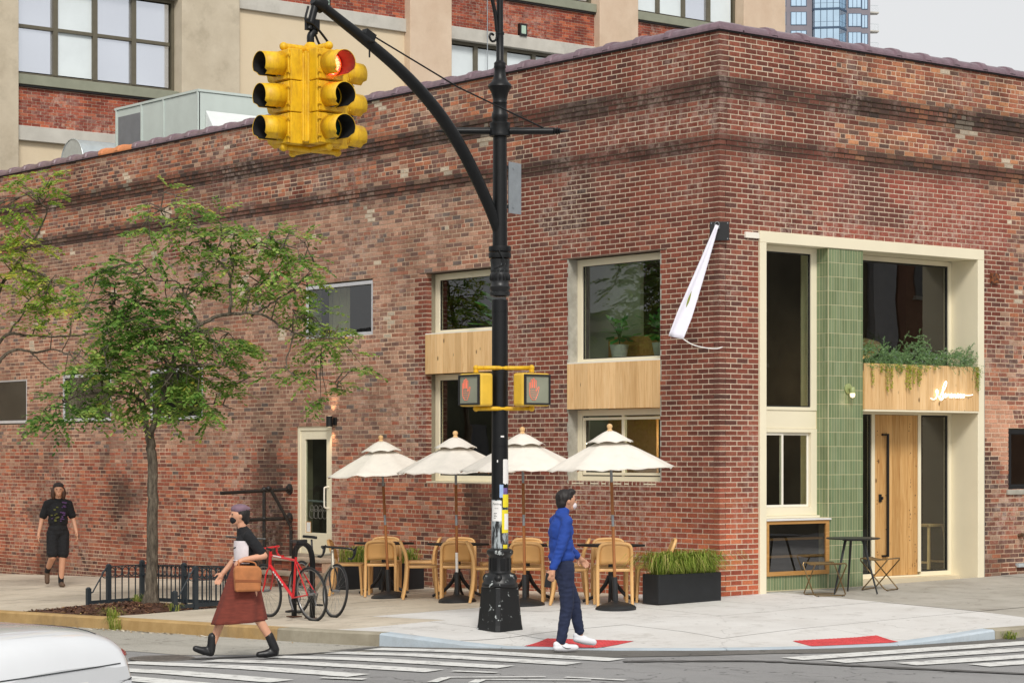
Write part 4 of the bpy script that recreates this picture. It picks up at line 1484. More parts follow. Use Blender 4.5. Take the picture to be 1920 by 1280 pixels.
# small black window and iron bits at the right end of the wall
a, b, c, d = OPEN_B[1]
window('B', a, b, c, d, .06, .0, black_frame)
bx('window_sill', conc_jamb, a - .05, b + .05, -.03, .09, c - .075, c - .002, bld, .006)
rust = worn('rusted_iron', lin(130, 74, 40), lin(60, 44, 38), .52, 30, .85)
o = bx('old_bracket', rust, 5.40, 5.56, -.05, .0, 4.30, 4.45, bld, .01)
mb = MB(); mb.tube([(6.05, .0, .66), (6.05, -.1, .66), (6.05, -.12, .60)], .025, 9); mb.lathe([(.05, 0), (.05, .012), (.001, .012)], 12, (6.05, -.10, .69)); mb.build('water_tap', simple('tap_brass', lin(120, 104, 84), .4, .2, metal=.6), bld, smooth=True)
bx('iron_angle', worn('grey_angle', lin(176, 184, 186), lin(150, 90, 50), .6, 12), 5.98, 6.6, -.06, .0, .20, .255, bld)

# ---------------------------------------------------------------- things behind the glass
def pendant(x, y, z, r):
    t = thing('pendant_lamp', 'round tan paper pendant added to brighten the room behind the entrance glass' if x > 2 else 'round tan paper pendant behind the lower window of the long wall' if y < 4 else 'round tan paper pendant behind the tall window next to the lamp post', 'lamp', (x, y, z))
    mb = MB(); mb.lathe([(.001, -.16), (r * .5, -.14), (r * .85, -.06), (r, .03), (r * .9, .1), (r * .5, .15), (.001, .16)], 24); mb.build('shade', simple('pendant_paper', lin(206, 168, 118), .8, .05, emit=(lin(206, 168, 118), .12)), t, smooth=True)
    mb = MB(); mb.tube([(0, 0, .16), (0, 0, 6.5 - z)], .006, 5); mb.build('cord', black_frame, t)
    l = bpy.data.lights.new('pendant_fill', 'POINT'); l.energy = 16; l.color = (1, .78, .52); l.shadow_soft_size = .2  # point light added below the shade to brighten the dark room
    g = bpy.data.objects.new('pendant_fill', l); C.objects.link(g); g.parent = t; g.location = (0, 0, -.4)
pendant(.95, 1.75, 2.42, .42)
pendant(1.0, 4.9, 2.5, .42)
pendant(4.6, 1.9, 3.4, .42)  # added to brighten the room behind the entrance glass
def leafy(mb, c, n, size, spread, rng, droop=.3):
    c = Vector(c)
    for i in range(n):
        a = rng.uniform(0, 6.283); e = rng.uniform(-.2, 1.2)
        d = Vector((math.cos(a) * math.cos(e), math.sin(a) * math.cos(e), math.sin(e)))
        p = c + Vector((d.x * spread[0], d.y * spread[1], d.z * spread[2])) * rng.uniform(.25, 1)
        s = size * rng.uniform(.7, 1.3)
        side = d.cross(Vector((0, 0, 1))).normalized() * s * .38
        t = d * s + Vector((0, 0, -droop * s))
        col = (rng.random(), 0, 0)
        mb.add([p, p + t * .45 + side, p + t, p + t * .45 - side], [(0, 1, 2, 3)], col)
def houseplant(name_label, x, y, z, n, size, spread, pot=True, seed=1):
    rng = random.Random(seed)
    t = thing('house_plant', name_label, 'plant', (x, y, z))
    mb = MB(); mb.lathe([(.09, 0), (.13, .22), (.135, .24), (.12, .24), (.001, .2)], 16); mb.build('pot', simple('clay_pot', lin(190, 190, 186), .7, .1) if pot else planter_black, t, smooth=True)
    mb = MB()
    for i in range(7):
        a = rng.uniform(0, 6.28)
        mb.tube(bez((0, 0, .2), (.02, 0, .35), (math.cos(a) * spread[0] * .4, math.sin(a) * spread[1] * .4, .5), (math.cos(a) * spread[0] * .7, math.sin(a) * spread[1] * .7, .3 + spread[2] * .7), 5), .006, 5)
    mb.build('stem', simple('plant_stem', lin(70, 84, 40), .7), t)
    mb = MB(); leafy(mb, (0, 0, .35), n, size, spread, rng); o = mb.build('foliage', house_leaf, t); o['kind'] = 'stuff'
houseplant('large leafy green plant behind the upper window next to the lamp post', .62, 5.15, 3.14, 130, .26, (.32, .62, 1.0), seed=2)
houseplant('potted broad leaved plant at the left of the window above the right pine box', .42, 2.42, 3.118, 34, .17, (.14, .2, .34), seed=3)
houseplant('dark bushy potted plant at the right of the window above the right pine box', .48, 1.62, 3.118, 90, .15, (.2, .42, .36), seed=4)
# interior furnishings seen dimly
cw = thing('curtain_panel', 'pale curtain hanging inside the left of the high window above the side door', 'curtain', (.45, 9.15, 3.3))
mb = MB()
for i in range(13): mb.v += [(.03 * math.sin(i * 1.5), .40 - i * .052, -.1), (.03 * math.sin(i * 1.5), .40 - i * .052, 1.5)]
for i in range(12): mb.f.append((2 * i, 2 * i + 2, 2 * i + 3, 2 * i + 1))
mb.build('cloth', simple('curtain_cloth', lin(214, 200, 168), .9, .05), cw, smooth=True)
wd = thing('wood_cabinet', 'brown wooden cabinet side inside the right of the high window above the side door', 'cabinet', (.5, 7.95, 3.2))
mb = MB(); mb.box(0, .4, -.35, .2, 0, 1.7); mb.build('carcass', teak, wd)
pw = thing('partition_panel', 'pale green partition standing inside behind the upper right window', 'partition', (.80, 2.72, .06))
mb = MB(); mb.box(-.03, .03, -.35, .75, 0, 4.7); mb.build('panel', simple('partition_green', lin(190, 194, 166), .8, .05), pw)
pw2 = thing('wood_shelf_back', 'plain wooden shelf back standing inside the upper right window', 'shelf', (.66, 2.35, .06))
mb = MB(); mb.box(-.02, .02, -.45, .55, 0, 3.42); mb.build('panel', oak, pw2)
bs = thing('bar_stool', 'pale wooden bar stool just inside the glass right of the door', 'stool', (5.3, 1.05, .06))
mb = MB(); mb.box(-.2, .2, -.17, .17, .72, .755); mb.build('seat', pine, bs, bevel=.006)
for sx in (-1, 1):
    for sy in (-1, 1):
        mb = MB(); mb.beam((sx * .25, sy * .2, 0), (sx * .16, sy * .13, .72), .035, .035); mb.build('leg', pine, bs)
for sx in (-1, 1):
    mb = MB(); mb.beam((sx * .225, -.18, .2), (sx * .225, .18, .2), .03, .03); mb.build('rung', pine, bs)
fl = thing('string_lights', 'string of tiny warm lights inside the tall window beside the lamp post', 'lights', (0, 0, 0))
mb = MB(); P = []
for i in range(15):
    P.append((1.4 + rnd.uniform(-.2, .2), 4.45 + i * .11, 2.0 + .18 * math.sin(i * 1.9)))
mb.tube(crom(P, 3), .002, 4); mb.build('wire', black_frame, fl)
for p in P:
    mb = MB(); mb.ell(p, (.011, .011, .011), 8, 6); mb.build('bulb', simple('tiny_bulb', (1, .9, .7), .3, .01, emit=((1, .86, .6), 5)) if 'tiny_bulb' not in MATS else MATS['tiny_bulb'], fl)
mb = MB(); mb.box(1.3, 1.7, 4.35, 7.0, .06, 1.62); tag(mb.build('bar_counter', interior_dark), 'dark bar counter inside behind the lower window near the lamp post', 'counter')
# ================================================================ BANNER ON THE CORNER
pl = thing('corner_banner', 'narrow white banner with a green mark blowing from a black plate at the building corner', 'banner', (0, 0, 0))
dg = Vector((-.7071, -.7071, 0)); rt = Vector((.7772, -.6292, 0)); fw = Vector((.6292, .7772, 0)); up = Vector((0, 0, 1))
mb = MB(); tg = Vector((.7071, -.7071, 0)); mb.obox(Vector((0, 0, 4.72)) + dg * .035, tg * .125, dg * .012, up * .122); mb.build('wall_plate', black_frame, pl, bevel=.004)
mb = MB()
for s_ in (-1, 1):
    for t_ in (-1, 1):
        c_ = Vector((0, 0, 4.72)) + dg * .048 + tg * .105 * s_ + up * .1 * t_
        mb.tube([c_, c_ + dg * .006], .008, 6)
mb.build('bolt', grey_steel, pl)
A0 = Vector((0, 0, 4.79)) + dg * .12 - tg * .03
mb = MB(); mb.tube([A0 + tg * (.03 * math.cos(t)) + up * (.045 * math.sin(t)) for t in [i * .524 for i in range(12)]], .004, 5, closed=True)
mb.tube([Vector((0, 0, 4.76)) + dg * .03, A0 - up * .04], .012, 7); mb.build('hook', grey_steel, pl)
# cloth: a folded strip that widens to its foot
def banner_pt(t, s):
    """t along 0..1, s across -1..1"""
    c = A0 + rt * (-.50 * t - .05 * t * t) - up * (1.40 * t + .06 * t * t) - fw * (.25 * t)
    w = .022 + .078 * min(1, t * 1.25) - .012 * max(0, t - .85)
    across = (rt * .84 + up * -.30).normalized()
    fold = math.sin(s * 3.0 + t * 2.2) * .025 * t + math.sin(s * 6 + t * 5) * .008
    if t > .86: across = (rt * .95 - up * .22).normalized(); 
    return c + across * w * s + fw * fold
mb = MB()
nt_, ns_ = 26, 8
for i in range(nt_ + 1):
    for j in range(ns_ + 1):
        mb.v.append(tuple(banner_pt(i / nt_, -1 + 2 * j / ns_)))
for i in range(nt_):
    for j in range(ns_):
        a_ = i * (ns_ + 1) + j
        mb.f.append((a_, a_ + 1, a_ + ns_ + 2, a_ + ns_ + 1))
cl = mb.build('cloth', simple('banner_cloth', lin(226, 224, 234), .8, .03, 20), pl, smooth=True, angle=80)
so = cl.modifiers.new('thick', 'SOLIDIFY'); so.thickness = .003
mb = MB()
for i in range(7):
    t0_, t1_ = .60 + i * .021, .60 + (i + 1) * .021
    def gp(t, s): return banner_pt(t, s) - fw * .006
    w0_, w1_ = .16 * math.sin(i / 7 * 3.1), .16 * math.sin((i + 1) / 7 * 3.1)
    c0_, c1_ = -.25 + .12 * i / 7, -.25 + .12 * (i + 1) / 7
    mb.quad(gp(t0_, c0_ - w0_), gp(t0_, c0_ + w0_), gp(t1_, c1_ + w1_), gp(t1_, c1_ - w1_))
mb.build('printed_mark', simple('olive_print', lin(128, 136, 56), .8), cl)
E_ = banner_pt(1, 1)
mb = MB(); mb.tube(crom([E_, E_ + rt * .12 - up * .07, E_ + rt * .28 - up * .11, E_ + rt * .42 - up * .12, E_ + rt * .5 - up * .10], 6), .007, 6); mb.build('tie_cord', paper, pl, smooth=True)
# ================================================================ ROOF MACHINERY
hv = thing('roof_air_unit', 'pale grey air handling unit standing on the roof behind the parapet', 'air unit', (1.66, 15.6, 6.75))
mb = MB(); mb.box(0, 2.6, 0, 3.1, .2, 1.84); mb.build('casing', hvac_paint, hv, bevel=.01)
mb = MB(); mb.box(-.02, 2.64, -.02, 3.14, 1.845, 1.89); mb.build('lid', hvac_paint, hv)
mb = MB(); mb.box(-.012, -.002, 2.15, 3.0, .3, 1.7); mb.build('louvre', hvac_dark, hv)
for y in (.0, 1.25, 2.08, 3.06):
    mb = MB(); mb.box(-.02, .03, y, y + .04, .2, 1.844); mb.build('corner_post', hvac_paint, hv)
mb = MB(); mb.add([(.15, -.01, 1.5), (2.4, -.01, 1.5), (2.4, -.75, .55), (.15, -.75, .55), (.15, -.01, .5), (2.4, -.01, .5)], [(0, 1, 2, 3), (0, 3, 4), (1, 5, 2), (4, 3, 2, 5)]); mb.build('rain_hood', simple('hood_paint', lin(222, 226, 224), .45, .04), hv)
mb = MB(); mb.box(0, 2.6, 0, .1, 0, .2); mb.box(0, 2.6, 3, 3.1, 0, .2); mb.build('rail', grey_steel, hv)
du = thing('roof_duct', 'round silver ventilation duct rising behind the parapet at the left', 'duct', (1.55, 20.3, 6.75))
mb = MB(); P = [(x, 0, 0) for x in (-.0, .9)]
n = 24
pr = [(.46 * math.cos(math.pi * i / n), .46 * math.sin(math.pi * i / n) + .98) for i in range(n + 1)] + [(-.46, 0), (.46, 0)]
mb.prism(pr, lambda a, b, t: (t, a, b), 1.1); mb.build('cowl', galv, du, smooth=True)
mb = MB(); mb.tube([(.0, .465 * math.cos(math.pi * i / 12), .465 * math.sin(math.pi * i / 12) + .98) for i in range(13)], .014, 6); mb.box(-.004, .0, -.46, .46, .96, .985); mb.build('seam', galv, du)
# ================================================================ LOFT BUILDING BEHIND
FY = 22.62
fb = thing('loft_building', 'tall concrete framed loft building with brick infill behind the corner building', 'building')
def fbx(name, mat, x0, x1, y0, y1, z0, z1, bevel=0, parent=None):
    mb = MB(); mb.box(x0, x1, y0, y1, z0, z1)
    return mb.build(name, mat, parent if parent is not None else fb, bevel=bevel)
HT = 21.0
PIL = [(-3.5, 1.44, conc_wall), (5.37, 6.86, conc_wall), (11.59, 12.83, conc_pinkwall), (17.54, 18.85, conc_pinkwall), (22.64, 24.22, conc_pinkwall)]
for x0, x1, m_ in PIL:
    fbx('pilaster', m_, x0, x1, FY - .22, FY + .5, -1.5, HT, .02)
fbx('side_wall', conc_pinkwall, 23.9, 24.2, FY + .51, FY + 18, -1.5, HT)
fbx('side_wall', conc_wall, -3.4, -3.1, FY + .51, FY + 18, -1.5, HT)
fbx('rear_core', interior_dark, -3.0, 23.8, FY + 1.2, FY + 1.4, -1.5, HT)
BAYS = [(1.44, 5.37), (6.86, 11.59), (12.83, 17.54), (18.85, 22.64)]
fit = []
frng = random.Random(8)
LB = [lin(150, 66, 52), lin(138, 60, 48), lin(162, 76, 58), lin(128, 58, 50), lin(176, 88, 62)]
def brickpanel(x0, x1, z0, z1):
    fbx('infill_mortar', mortar_new, x0, x1, FY + .008, FY + .3, z0, z1)
    k = 0
    z = z0
    while z < z1 - .03:
        ze = min(z + .0672, z1)
        u = x0 - (.1 if k % 2 else 0)
        while u < x1:
            a, b = max(u, x0) + .005, min(u + .203, x1) - .005
            if b - a > .02:
                j = frng.uniform(.88, 1.1)
                c = tuple(v * j for v in frng.choice(LB))
                fit.append(([(a, FY, z + .005), (b, FY, z + .005), (b, FY, ze - .005), (a, FY, ze - .005), (a, FY + .03, z + .005), (b, FY + .03, z + .005), (b, FY + .03, ze - .005), (a, FY + .03, ze - .005)], c, a))
            u += .203
        z += .0672
        k += 1
def loftwin(x0, x1, z0, z1, n, rows, gl, frame=bronze_frame, tilt=None):
    w = bpy.data.objects.new('window', None); C.objects.link(w); w.parent = fb
    mb = MB(); rect_frame(mb, 'B', x0, x1, z0, z1, .07, FY + .12, FY + .24); mb.build('window_frame', frame, w)
    dx = (x1 - x0 - .14) / n
    for i in range(n):
        a = x0 + .07 + dx * i
        if i:
            fbx('mullion', frame, a - .055, a + .055, FY + .10, FY + .24, z0 + .07, z1 - .07, 0, w)
        zz = [z0 + .07] + rows + [z1 - .07]
        for j in range(len(zz) - 1):
            if j: fbx('transom', frame, a + .056, a + dx - .056, FY + .11, FY + .22, zz[j] - .035, zz[j] + .035, 0, w)
            g = gl[i % len(gl)] if isinstance(gl, list) else gl
            mb = MB(); ti = frng.uniform(-.004, .004)
            mb.box(a + .05, a + dx - .05, FY + .17, FY + .18, zz[j] + .03, zz[j + 1] - .03)
            p = mb.build('pane', g, w)
    return w
for bi, (x0, x1) in enumerate(BAYS):
    for fl_, zb in enumerate((8.42, 11.83, 15.24)):
        fbx('beam', conc_beam if bi < 3 else conc_wall, x0, x1, FY - .06, FY + .4, zb, zb + .31, .01)
        zs = zb + .31
        if bi == 1 and fl_ == 0:
            fbx('stucco_panel', stucco, x0, x1, FY + .02, FY + .3, zs, zb + 3.41); continue
        if zs + .86 < 15:
            brickpanel(x0, x1, zs, zs + .86)
        else:
            fbx('infill_wall', stucco, x0, x1, FY + .01, FY + .3, zs, zs + .86)
        fbx('window_sill', simple('sill_green_grey', lin(140, 142, 124), .8, .1, 3) if 'sill_green_grey' not in MATS else MATS['sill_green_grey'], x0, x1, FY - .10, FY + .3, zs + .862, zs + 1.07, .01)
        fbx('drip', tar, x0, x1, FY - .07, FY + .06, zs + .82, zs + .86)
        if bi == 0: loftwin(x0, x1, zs + 1.07, zb + 3.405, 4, [zs + 2.12], [factory_glass, blind, factory_glass, factory_glass])
        elif bi == 2 and fl_ == 0: loftwin(x0, x1, zs + 1.07, zb + 3.405, 5, [], blind)
        elif bi == 3 and fl_ == 1: loftwin(x0, x1, zs + 1.07, zb + 3.405, 4, [], [blind, blind, factory_glass, blind])
        else: loftwin(x0, x1, zs + 1.07, zb + 3.405, 4, [zs + 2.12], factory_glass)
    fbx('stucco_panel', stucco, x0, x1, FY + .05, FY + .3, -1.5, 8.42)
bricks_out(fb, fit, brick_obj, brick_att, 'brick', 'brickwork', 300, lambda it: it[2])
fbx('roof', roof_mat, -3.4, 24.2, FY, FY + 18, HT - .3, HT - .1)
for (x, z) in ((15.15, 12.24), (9.28, 12.24)):
    w = bpy.data.objects.new('vent_light', None); C.objects.link(w); w.parent = fb
    mb = MB(); mb.box(x - .11, x + .11, FY - .10, FY - .002, z - .10, z + .20); mb.build('housing', black_frame, w)
    mb = MB(); mb.box(x - .07, x + .07, FY - .105, FY - .1, z - .05, z + .15); mb.build('lens', simple('fixture_lens', lin(176, 200, 180), .3, .1) if 'fixture_lens' not in MATS else MATS['fixture_lens'], w)
mb = MB(); mb.tube([(12.9 + .0, FY - .09, 11.0), (13.4, FY - .09, 11.9), (13.6, FY - .09, 14)], .006, 4)
mb = MB(); mb.tube([(14.0, FY - .11, 8), (14.0, FY - .11, 16)], .012, 5); mb.build('conduit', grey_steel, fb)

# ================================================================ FAR TOWER
tw_ = thing('glass_tower', 'distant grey brick apartment tower with blue glass bays and balconies', 'tower', (268.9, 252.2, -1))
tg_ = simple('tower_brick', lin(132, 126, 132), .9, .06, .4)
tframe = simple('tower_frame', lin(62, 84, 108), .5, .08)
tglass = mirror_glass('tower_glass', lin(190, 214, 232), .05)
# local frame: x = right, y = away, seen from the street corner
tw_.rotation_euler = (0, 0, -math.asin(.6292))
def tbx(name, mat, x0, x1, y0, y1, z0, z1, parent=None):
    mb = MB(); mb.box(x0, x1, y0, y1, z0, z1); return mb.build(name, mat, parent if parent is not None else tw_)
# right-hand facade line: recedes to the right in three planes
tbx('wall', tg_, -16.0, -1.6, 0, 14, 0, 100)
tbx('wall', tg_, 4.5, 8.6, 1.4, 14, 0, 100)
mb = MB()
BAYP = [(-1.6, .4), (-1.3, -.8), (2.9, -1.5), (4.5, 1.3)]
F0 = 65.8
FH = 3.2
for f in range(0, 8):
    z0 = F0 + f * FH
    for (a, b), n in zip(zip(BAYP, BAYP[1:]), (1, 4, 4)):
        A_, B_ = Vector((a[0], a[1], 0)), Vector((b[0], b[1], 0))
        w = bpy.data.objects.new('glass_bay', None); C.objects.link(w); w.parent = tw_
        for i in range(n):
            p, q = A_.lerp(B_, i / n), A_.lerp(B_, (i + 1) / n)
            dd = (q - p).normalized() * .06
            m1 = MB()
            for za, zb in ((z0 + .35, z0 + 1.15), (z0 + 1.2, z0 + FH - .05)):
                m1.quad(p + dd + Vector((0, 0, za)), q - dd + Vector((0, 0, za)), q - dd + Vector((0, 0, zb)), p + dd + Vector((0, 0, zb)))
            m1.build('pane', tglass, w)
        m1 = MB()
        nrm = Vector(((B_ - A_).y, -(B_ - A_).x, 0)).normalized() * -.05
        m1.quad(A_ - nrm * -.6 + Vector((0, 0, z0 - .02)), B_ - nrm * -.6 + Vector((0, 0, z0 - .02)), B_ - nrm * -.6 + Vector((0, 0, z0 + FH)), A_ - nrm * -.6 + Vector((0, 0, z0 + FH)))
        m1.build('bay_frame', tframe, w)
        m1 = MB(); m1.beam(A_ + Vector((0, 0, z0 + .15)), B_ + Vector((0, 0, z0 + .15)), .14, .34); m1.build('spandrel', tframe, w)
    for x0, x1, n, y in ((-8.6, -6.1, 2, 0), (-5.2, -2.6, 3, 0), (4.85, 7.0, 3, 1.4), (7.15, 8.1, 2, 1.4)):
        w = bpy.data.objects.new('window', None); C.objects.link(w); w.parent = tw_
        sh = -.25 if x0 > 7 else 0
        m1 = MB(); m1.box(x0 - .08, x1 + .08, y - .05, y + .02, z0 + .75 + sh, z0 + 3.05 + sh); m1.build('window_frame', tframe, w)
        dx = (x1 - x0) / n
        for i in range(n):
            m1 = MB(); m1.box(x0 + dx * i + .05, x0 + dx * (i + 1) - .05, y - .09, y - .055, z0 + .87 + sh, z0 + 2.95 + sh); m1.build('pane', tglass, w)
    bal = bpy.data.objects.new('balcony', None); C.objects.link(bal); bal.parent = tw_
    m1 = MB(); m1.prism([(8.61, 2.0), (10.3, 2.6), (10.2, 4.2), (8.61, 4.4)], lambda a, b, t: (a, b, z0 + .1 + t), .22); m1.build('slab', conc_beam, bal)
    m1 = MB()
    for i in range(5): m1.beam((8.7 + i * .36, 2.15 + i * .13, z0 + .32), (8.7 + i * .36, 2.15 + i * .13, z0 + 1.4), .05, .05)
    m1.beam((8.65, 2.1, z0 + 1.4), (10.15, 2.65, z0 + 1.4), .06, .06)
    m1.beam((10.15, 2.65, z0 + .32), (10.15, 2.65, z0 + 1.4), .06, .06)
    m1.build('railing', galv, bal)

# ================================================================ HOUSES ACROSS THE STREETS (seen mirrored in the glass)
def opposite(name, label, x0, x1, y0, y1, h, mat, face, wins):
    t = thing(name, label, 'building')
    mb = MB(); mb.box(x0, x1, y0, y1, -1, h); mb.build('wall', mat, t)
    mb = MB(); mb.box(x0 - .15, x1 + .15, y0 - .15, y1 + .15, h, h + .35); mb.build('cornice', conc_beam, t)
    for (u, z) in wins:
        if face == '+Y': a = (u - .5, u + .5, y1 - .02, y1 + .04)
        else: a = (x1 - .02, x1 + .04, u - .5, u + .5)
        mb = MB(); mb.box(*a, z, z + 1.6); w = mb.build('window', hvac_dark, t)
        b = (a[0] - .07, a[1] + .07, y1 - .02, y1 + .09) if face == '+Y' else (x1 - .02, x1 + .09, a[2] - .07, a[3] + .07)
        mb = MB(); mb.box(*b, z - .12, z - .01); mb.build('window_sill', conc_beam, w)
wh = simple('white_painted_brick', lin(190, 190, 192), .9, .08, 3)
rb = simple('opposite_red_brick', lin(150, 110, 92), .9, .15, 3)
dk = simple('opposite_dark_front', lin(110, 104, 88), .9, .3, 1.2)
gg = simple('opposite_tree_tone', lin(104, 108, 88), .9, .35, 1.2)  # greenish tone stands in for trees mirrored in the long wall's windows
opposite('street_house', 'dark shop front across the entrance street, mirrored in the entrance glass', 12, 26.1, -32, -20.2, 8, dk, '+Y', [(14 + 2.4 * i, 4.2) for i in range(5)])
opposite('street_house', 'narrow white painted house across the entrance street, mirrored in the glass', 26.2, 27.1, -32, -20, 10, wh, '+Y', [])
opposite('street_house', 'red brick house across the entrance street, mirrored in the glass', 27.2, 44, -32, -20, 9, rb, '+Y', [(28.3 + 2.4 * i, z) for i in range(6) for z in (3.2, 6.2)])
opposite('warehouse', 'long unseen warehouse across the long street, greenish in place of mirrored trees', -40, -25.5, 2, 95, 5.6, gg, '+X', [(8 + 6 * i, z) for i in range(14) for z in (1.2, 4.6)])  # unseen; kept low so the upper windows mirror the sky
# ================================================================ LAMP POST WITH SIGNAL ARM
PX, PY = -4.6, -1.2
PZ = -.128
lp = thing('lamp_post', 'black ornate cast iron lamp post with flared paint-chipped base at the kerb', 'lamp post', (PX, PY, PZ))
K = .006011           # metres per picture row at the post
def zy(y): return 1.85 + (850 - y) * K - PZ
# square-ish flared base: eight-sided section with corner chamfers
def octa(mb, rows):
    base = len(mb.v)
    for hw, ch, z in rows:
        for x, y in ((hw, ch), (ch, hw), (-ch, hw), (-hw, ch), (-hw, -ch), (-ch, -hw), (ch, -hw), (hw, -ch)):
            mb.v.append((x, y, z))
    for i in range(len(rows) - 1):
        for k in range(8):
            k2 = (k + 1) % 8
            mb.f.append((base + i * 8 + k, base + i * 8 + k2, base + (i + 1) * 8 + k2, base + (i + 1) * 8 + k))
    mb.f.append(tuple(base + k for k in reversed(range(8))))
    mb.f.append(tuple(base + (len(rows) - 1) * 8 + k for k in range(8)))
mb = MB(); octa(mb, [(.205, .165, -.04), (.203, .163, .0), (.195, .155, .06), (.178, .14, .28), (.166, .13, .47), (.166, .13, .48)])
mb.build('base', black_iron_worn, lp, bevel=.008)
mb = MB(); mb.lathe([(.19, .475), (.205, .49), (.205, .515), (.19, .53), (.185, .57), (.165, .615), (.14, .635), (.13, .64)], 24); mb.build('base_collar', black_iron_worn, lp, smooth=True)
for k in range(4):
    a = math.pi / 4 + k * math.pi / 2
    mb = MB(); mb.ell((.135 * math.cos(a), .135 * math.sin(a), .575), (.062, .062, .062), 12, 8); mb.build('base_boss', black_iron, lp, smooth=True)
mb = MB(); mb.lathe([(.128, .64), (.124, .66), (.122, .80), (.126, .825), (.14, .84), (.150, .855), (.152, .885), (.140, .90), (.120, .905), (.104, .915)], 24); mb.build('plinth', black_iron_worn, lp, smooth=True)
for k in range(8):
    a = k * math.pi / 4 + .39
    mb = MB(); mb.obox((.122 * math.cos(a), .122 * math.sin(a), .735), (.006 * math.cos(a), .006 * math.sin(a), 0), (-.028 * math.sin(a), .028 * math.cos(a), 0), (0, 0, .07)); mb.build('plinth_panel', black_iron, lp, bevel=.004)
zs1 = .91
mb = MB(); mb.lathe([(.096, zs1), (.096, 1.42), (.094, 1.46)], 24); mb.build('peeled_shaft', black_iron_peel, lp, smooth=True)
mb = MB(); mb.lathe([(.0945, 1.459), (.094, 1.9), (.092, 2.4), (.089, zy(565)), (.089, zy(562))], 28); mb.build('shaft', black_iron, lp, smooth=True)
ztop_or = zy(460)
z0 = zy(556)
mb = MB(); mb.lathe([(.09, z0), (.112, z0 + .01), (.115, z0 + .05), (.102, z0 + .06), (.112, z0 + .085), (.118, z0 + .11), (.104, z0 + .125), (.100, z0 + .17), (.108, z0 + .21), (.110, z0 + .25), (.102, z0 + .27), (.108, z0 + .29), (.104, z0 + .31), (.106, z0 + .36), (.112, z0 + .42), (.100, z0 + .425)], 28); mb.build('ornament_ring', worn('iron_pale_flecks', lin(26, 27, 28), lin(150, 156, 156), .66, 30, .4, sharp=.03), lp, smooth=True)  # random pale flecks over the dark iron
for k in range(14):
    a = k * 2 * math.pi / 14
    mb = MB(); mb.ell((.106 * math.cos(a), .106 * math.sin(a), z0 + .215), (.014, .014, .04), 8, 6); mb.build('acanthus_leaf', black_iron, lp, smooth=True)
mb = MB()
for za, zb in ((zy(484), zy(474)), (zy(472), zy(462))):
    mb.lathe([(.09, za), (.125, za), (.128, (za + zb) / 2), (.125, zb), (.085, zb)], 28)
mb.build('arm_clamp', black_iron, lp, smooth=True)
zc = zy(258)
mb = MB(); mb.lathe([(.084, zy(464)), (.082, zy(380)), (.078, zc)], 24); mb.build('upper_shaft', black_iron, lp, smooth=True)
def zz(y): return zy(y)
mb = MB(); mb.lathe([(.078, zz(258)), (.118, zz(256)), (.12, zz(252)), (.112, zz(248)), (.118, zz(243)), (.112, zz(239)), (.12, zz(234)), (.118, zz(231)), (.085, zz(229)), (.088, zz(224)), (.096, zz(219)), (.09, zz(214)), (.078, zz(210)), (.078, zz(195)), (.084, zz(193)), (.078, zz(190)), (.082, zz(184)), (.098, zz(174)), (.125, zz(166)), (.137, zz(163)), (.13, zz(159)), (.095, zz(154)), (.075, zz(147)), (.066, zz(140)), (.062, zz(130)), (.07, zz(127)), (.066, zz(123)), (.068, zz(119)), (.05, zz(116)), (.042, zz(114)), (.042, zz(66)), (.05, zz(65)), (.05, zz(61)), (.038, zz(60)), (.036, zz(-60))], 24); mb.build('finial_shaft', black_iron, lp, smooth=True)
# bishop's crook with its scroll, carrying on above the picture
mb = MB()
def cp(px, y, f=0): return Vector(((px - 945) * K * .78 * 1.28, 0, zy(y)))
mb.tube(crom([cp(938, 58), cp(936, 75), cp(926, 80), cp(920, 72), cp(924, 66), cp(930, 68)], 6), .013, 8)
mb.tube(crom([cp(938, 60), cp(934, 30), cp(926, 0), cp(910, -60), cp(880, -120), cp(830, -150), cp(780, -130), cp(760, -95)], 8), [.022] * 57, 8)
mb.build('crook_scroll', black_iron, lp, smooth=True)
ln = thing('street_lantern', 'bell shaped lantern hanging from the crook of the lamp post', 'lantern', (PX + (760 - 945) * K, PY, PZ + zy(-92)))
mb = MB(); mb.lathe([(.02, 0), (.03, -.05), (.14, -.12), (.22, -.22), (.22, -.24), (.12, -.3), (.001, -.33)], 20); mb.build('shade', black_iron, ln, smooth=True)
mb = MB(); mb.ell((0, 0, -.33), (.1, .1, .1), 14, 8); mb.build('globe', simple('lantern_glass', lin(220, 222, 220), .2, .03), ln, smooth=True)
# cross bar
CR = Vector((.7772, -.6292, 0))
mb = MB(); zb = zy(246); mb.tube([CR * -.55 + Vector((0, 0, zb)), CR * .60 + Vector((0, 0, zb))], .040, 12); mb.build('cross_bar', black_iron, lp, smooth=True)
for s_, x in ((-1, -.55), (1, .60)):
    q = (CR * s_).to_track_quat('Z', 'Y')
    mb = MB(); mb.lathe([(.033, 0), (.044, .01), (.03, .03), (.046, .045), (.03, .06), (.04, .075), (.018, .085), (.012, .12), (.001, .2)], 14, (CR.x * x, CR.y * x, zb), axis=q); mb.build('bar_finial', black_iron, lp, smooth=True)

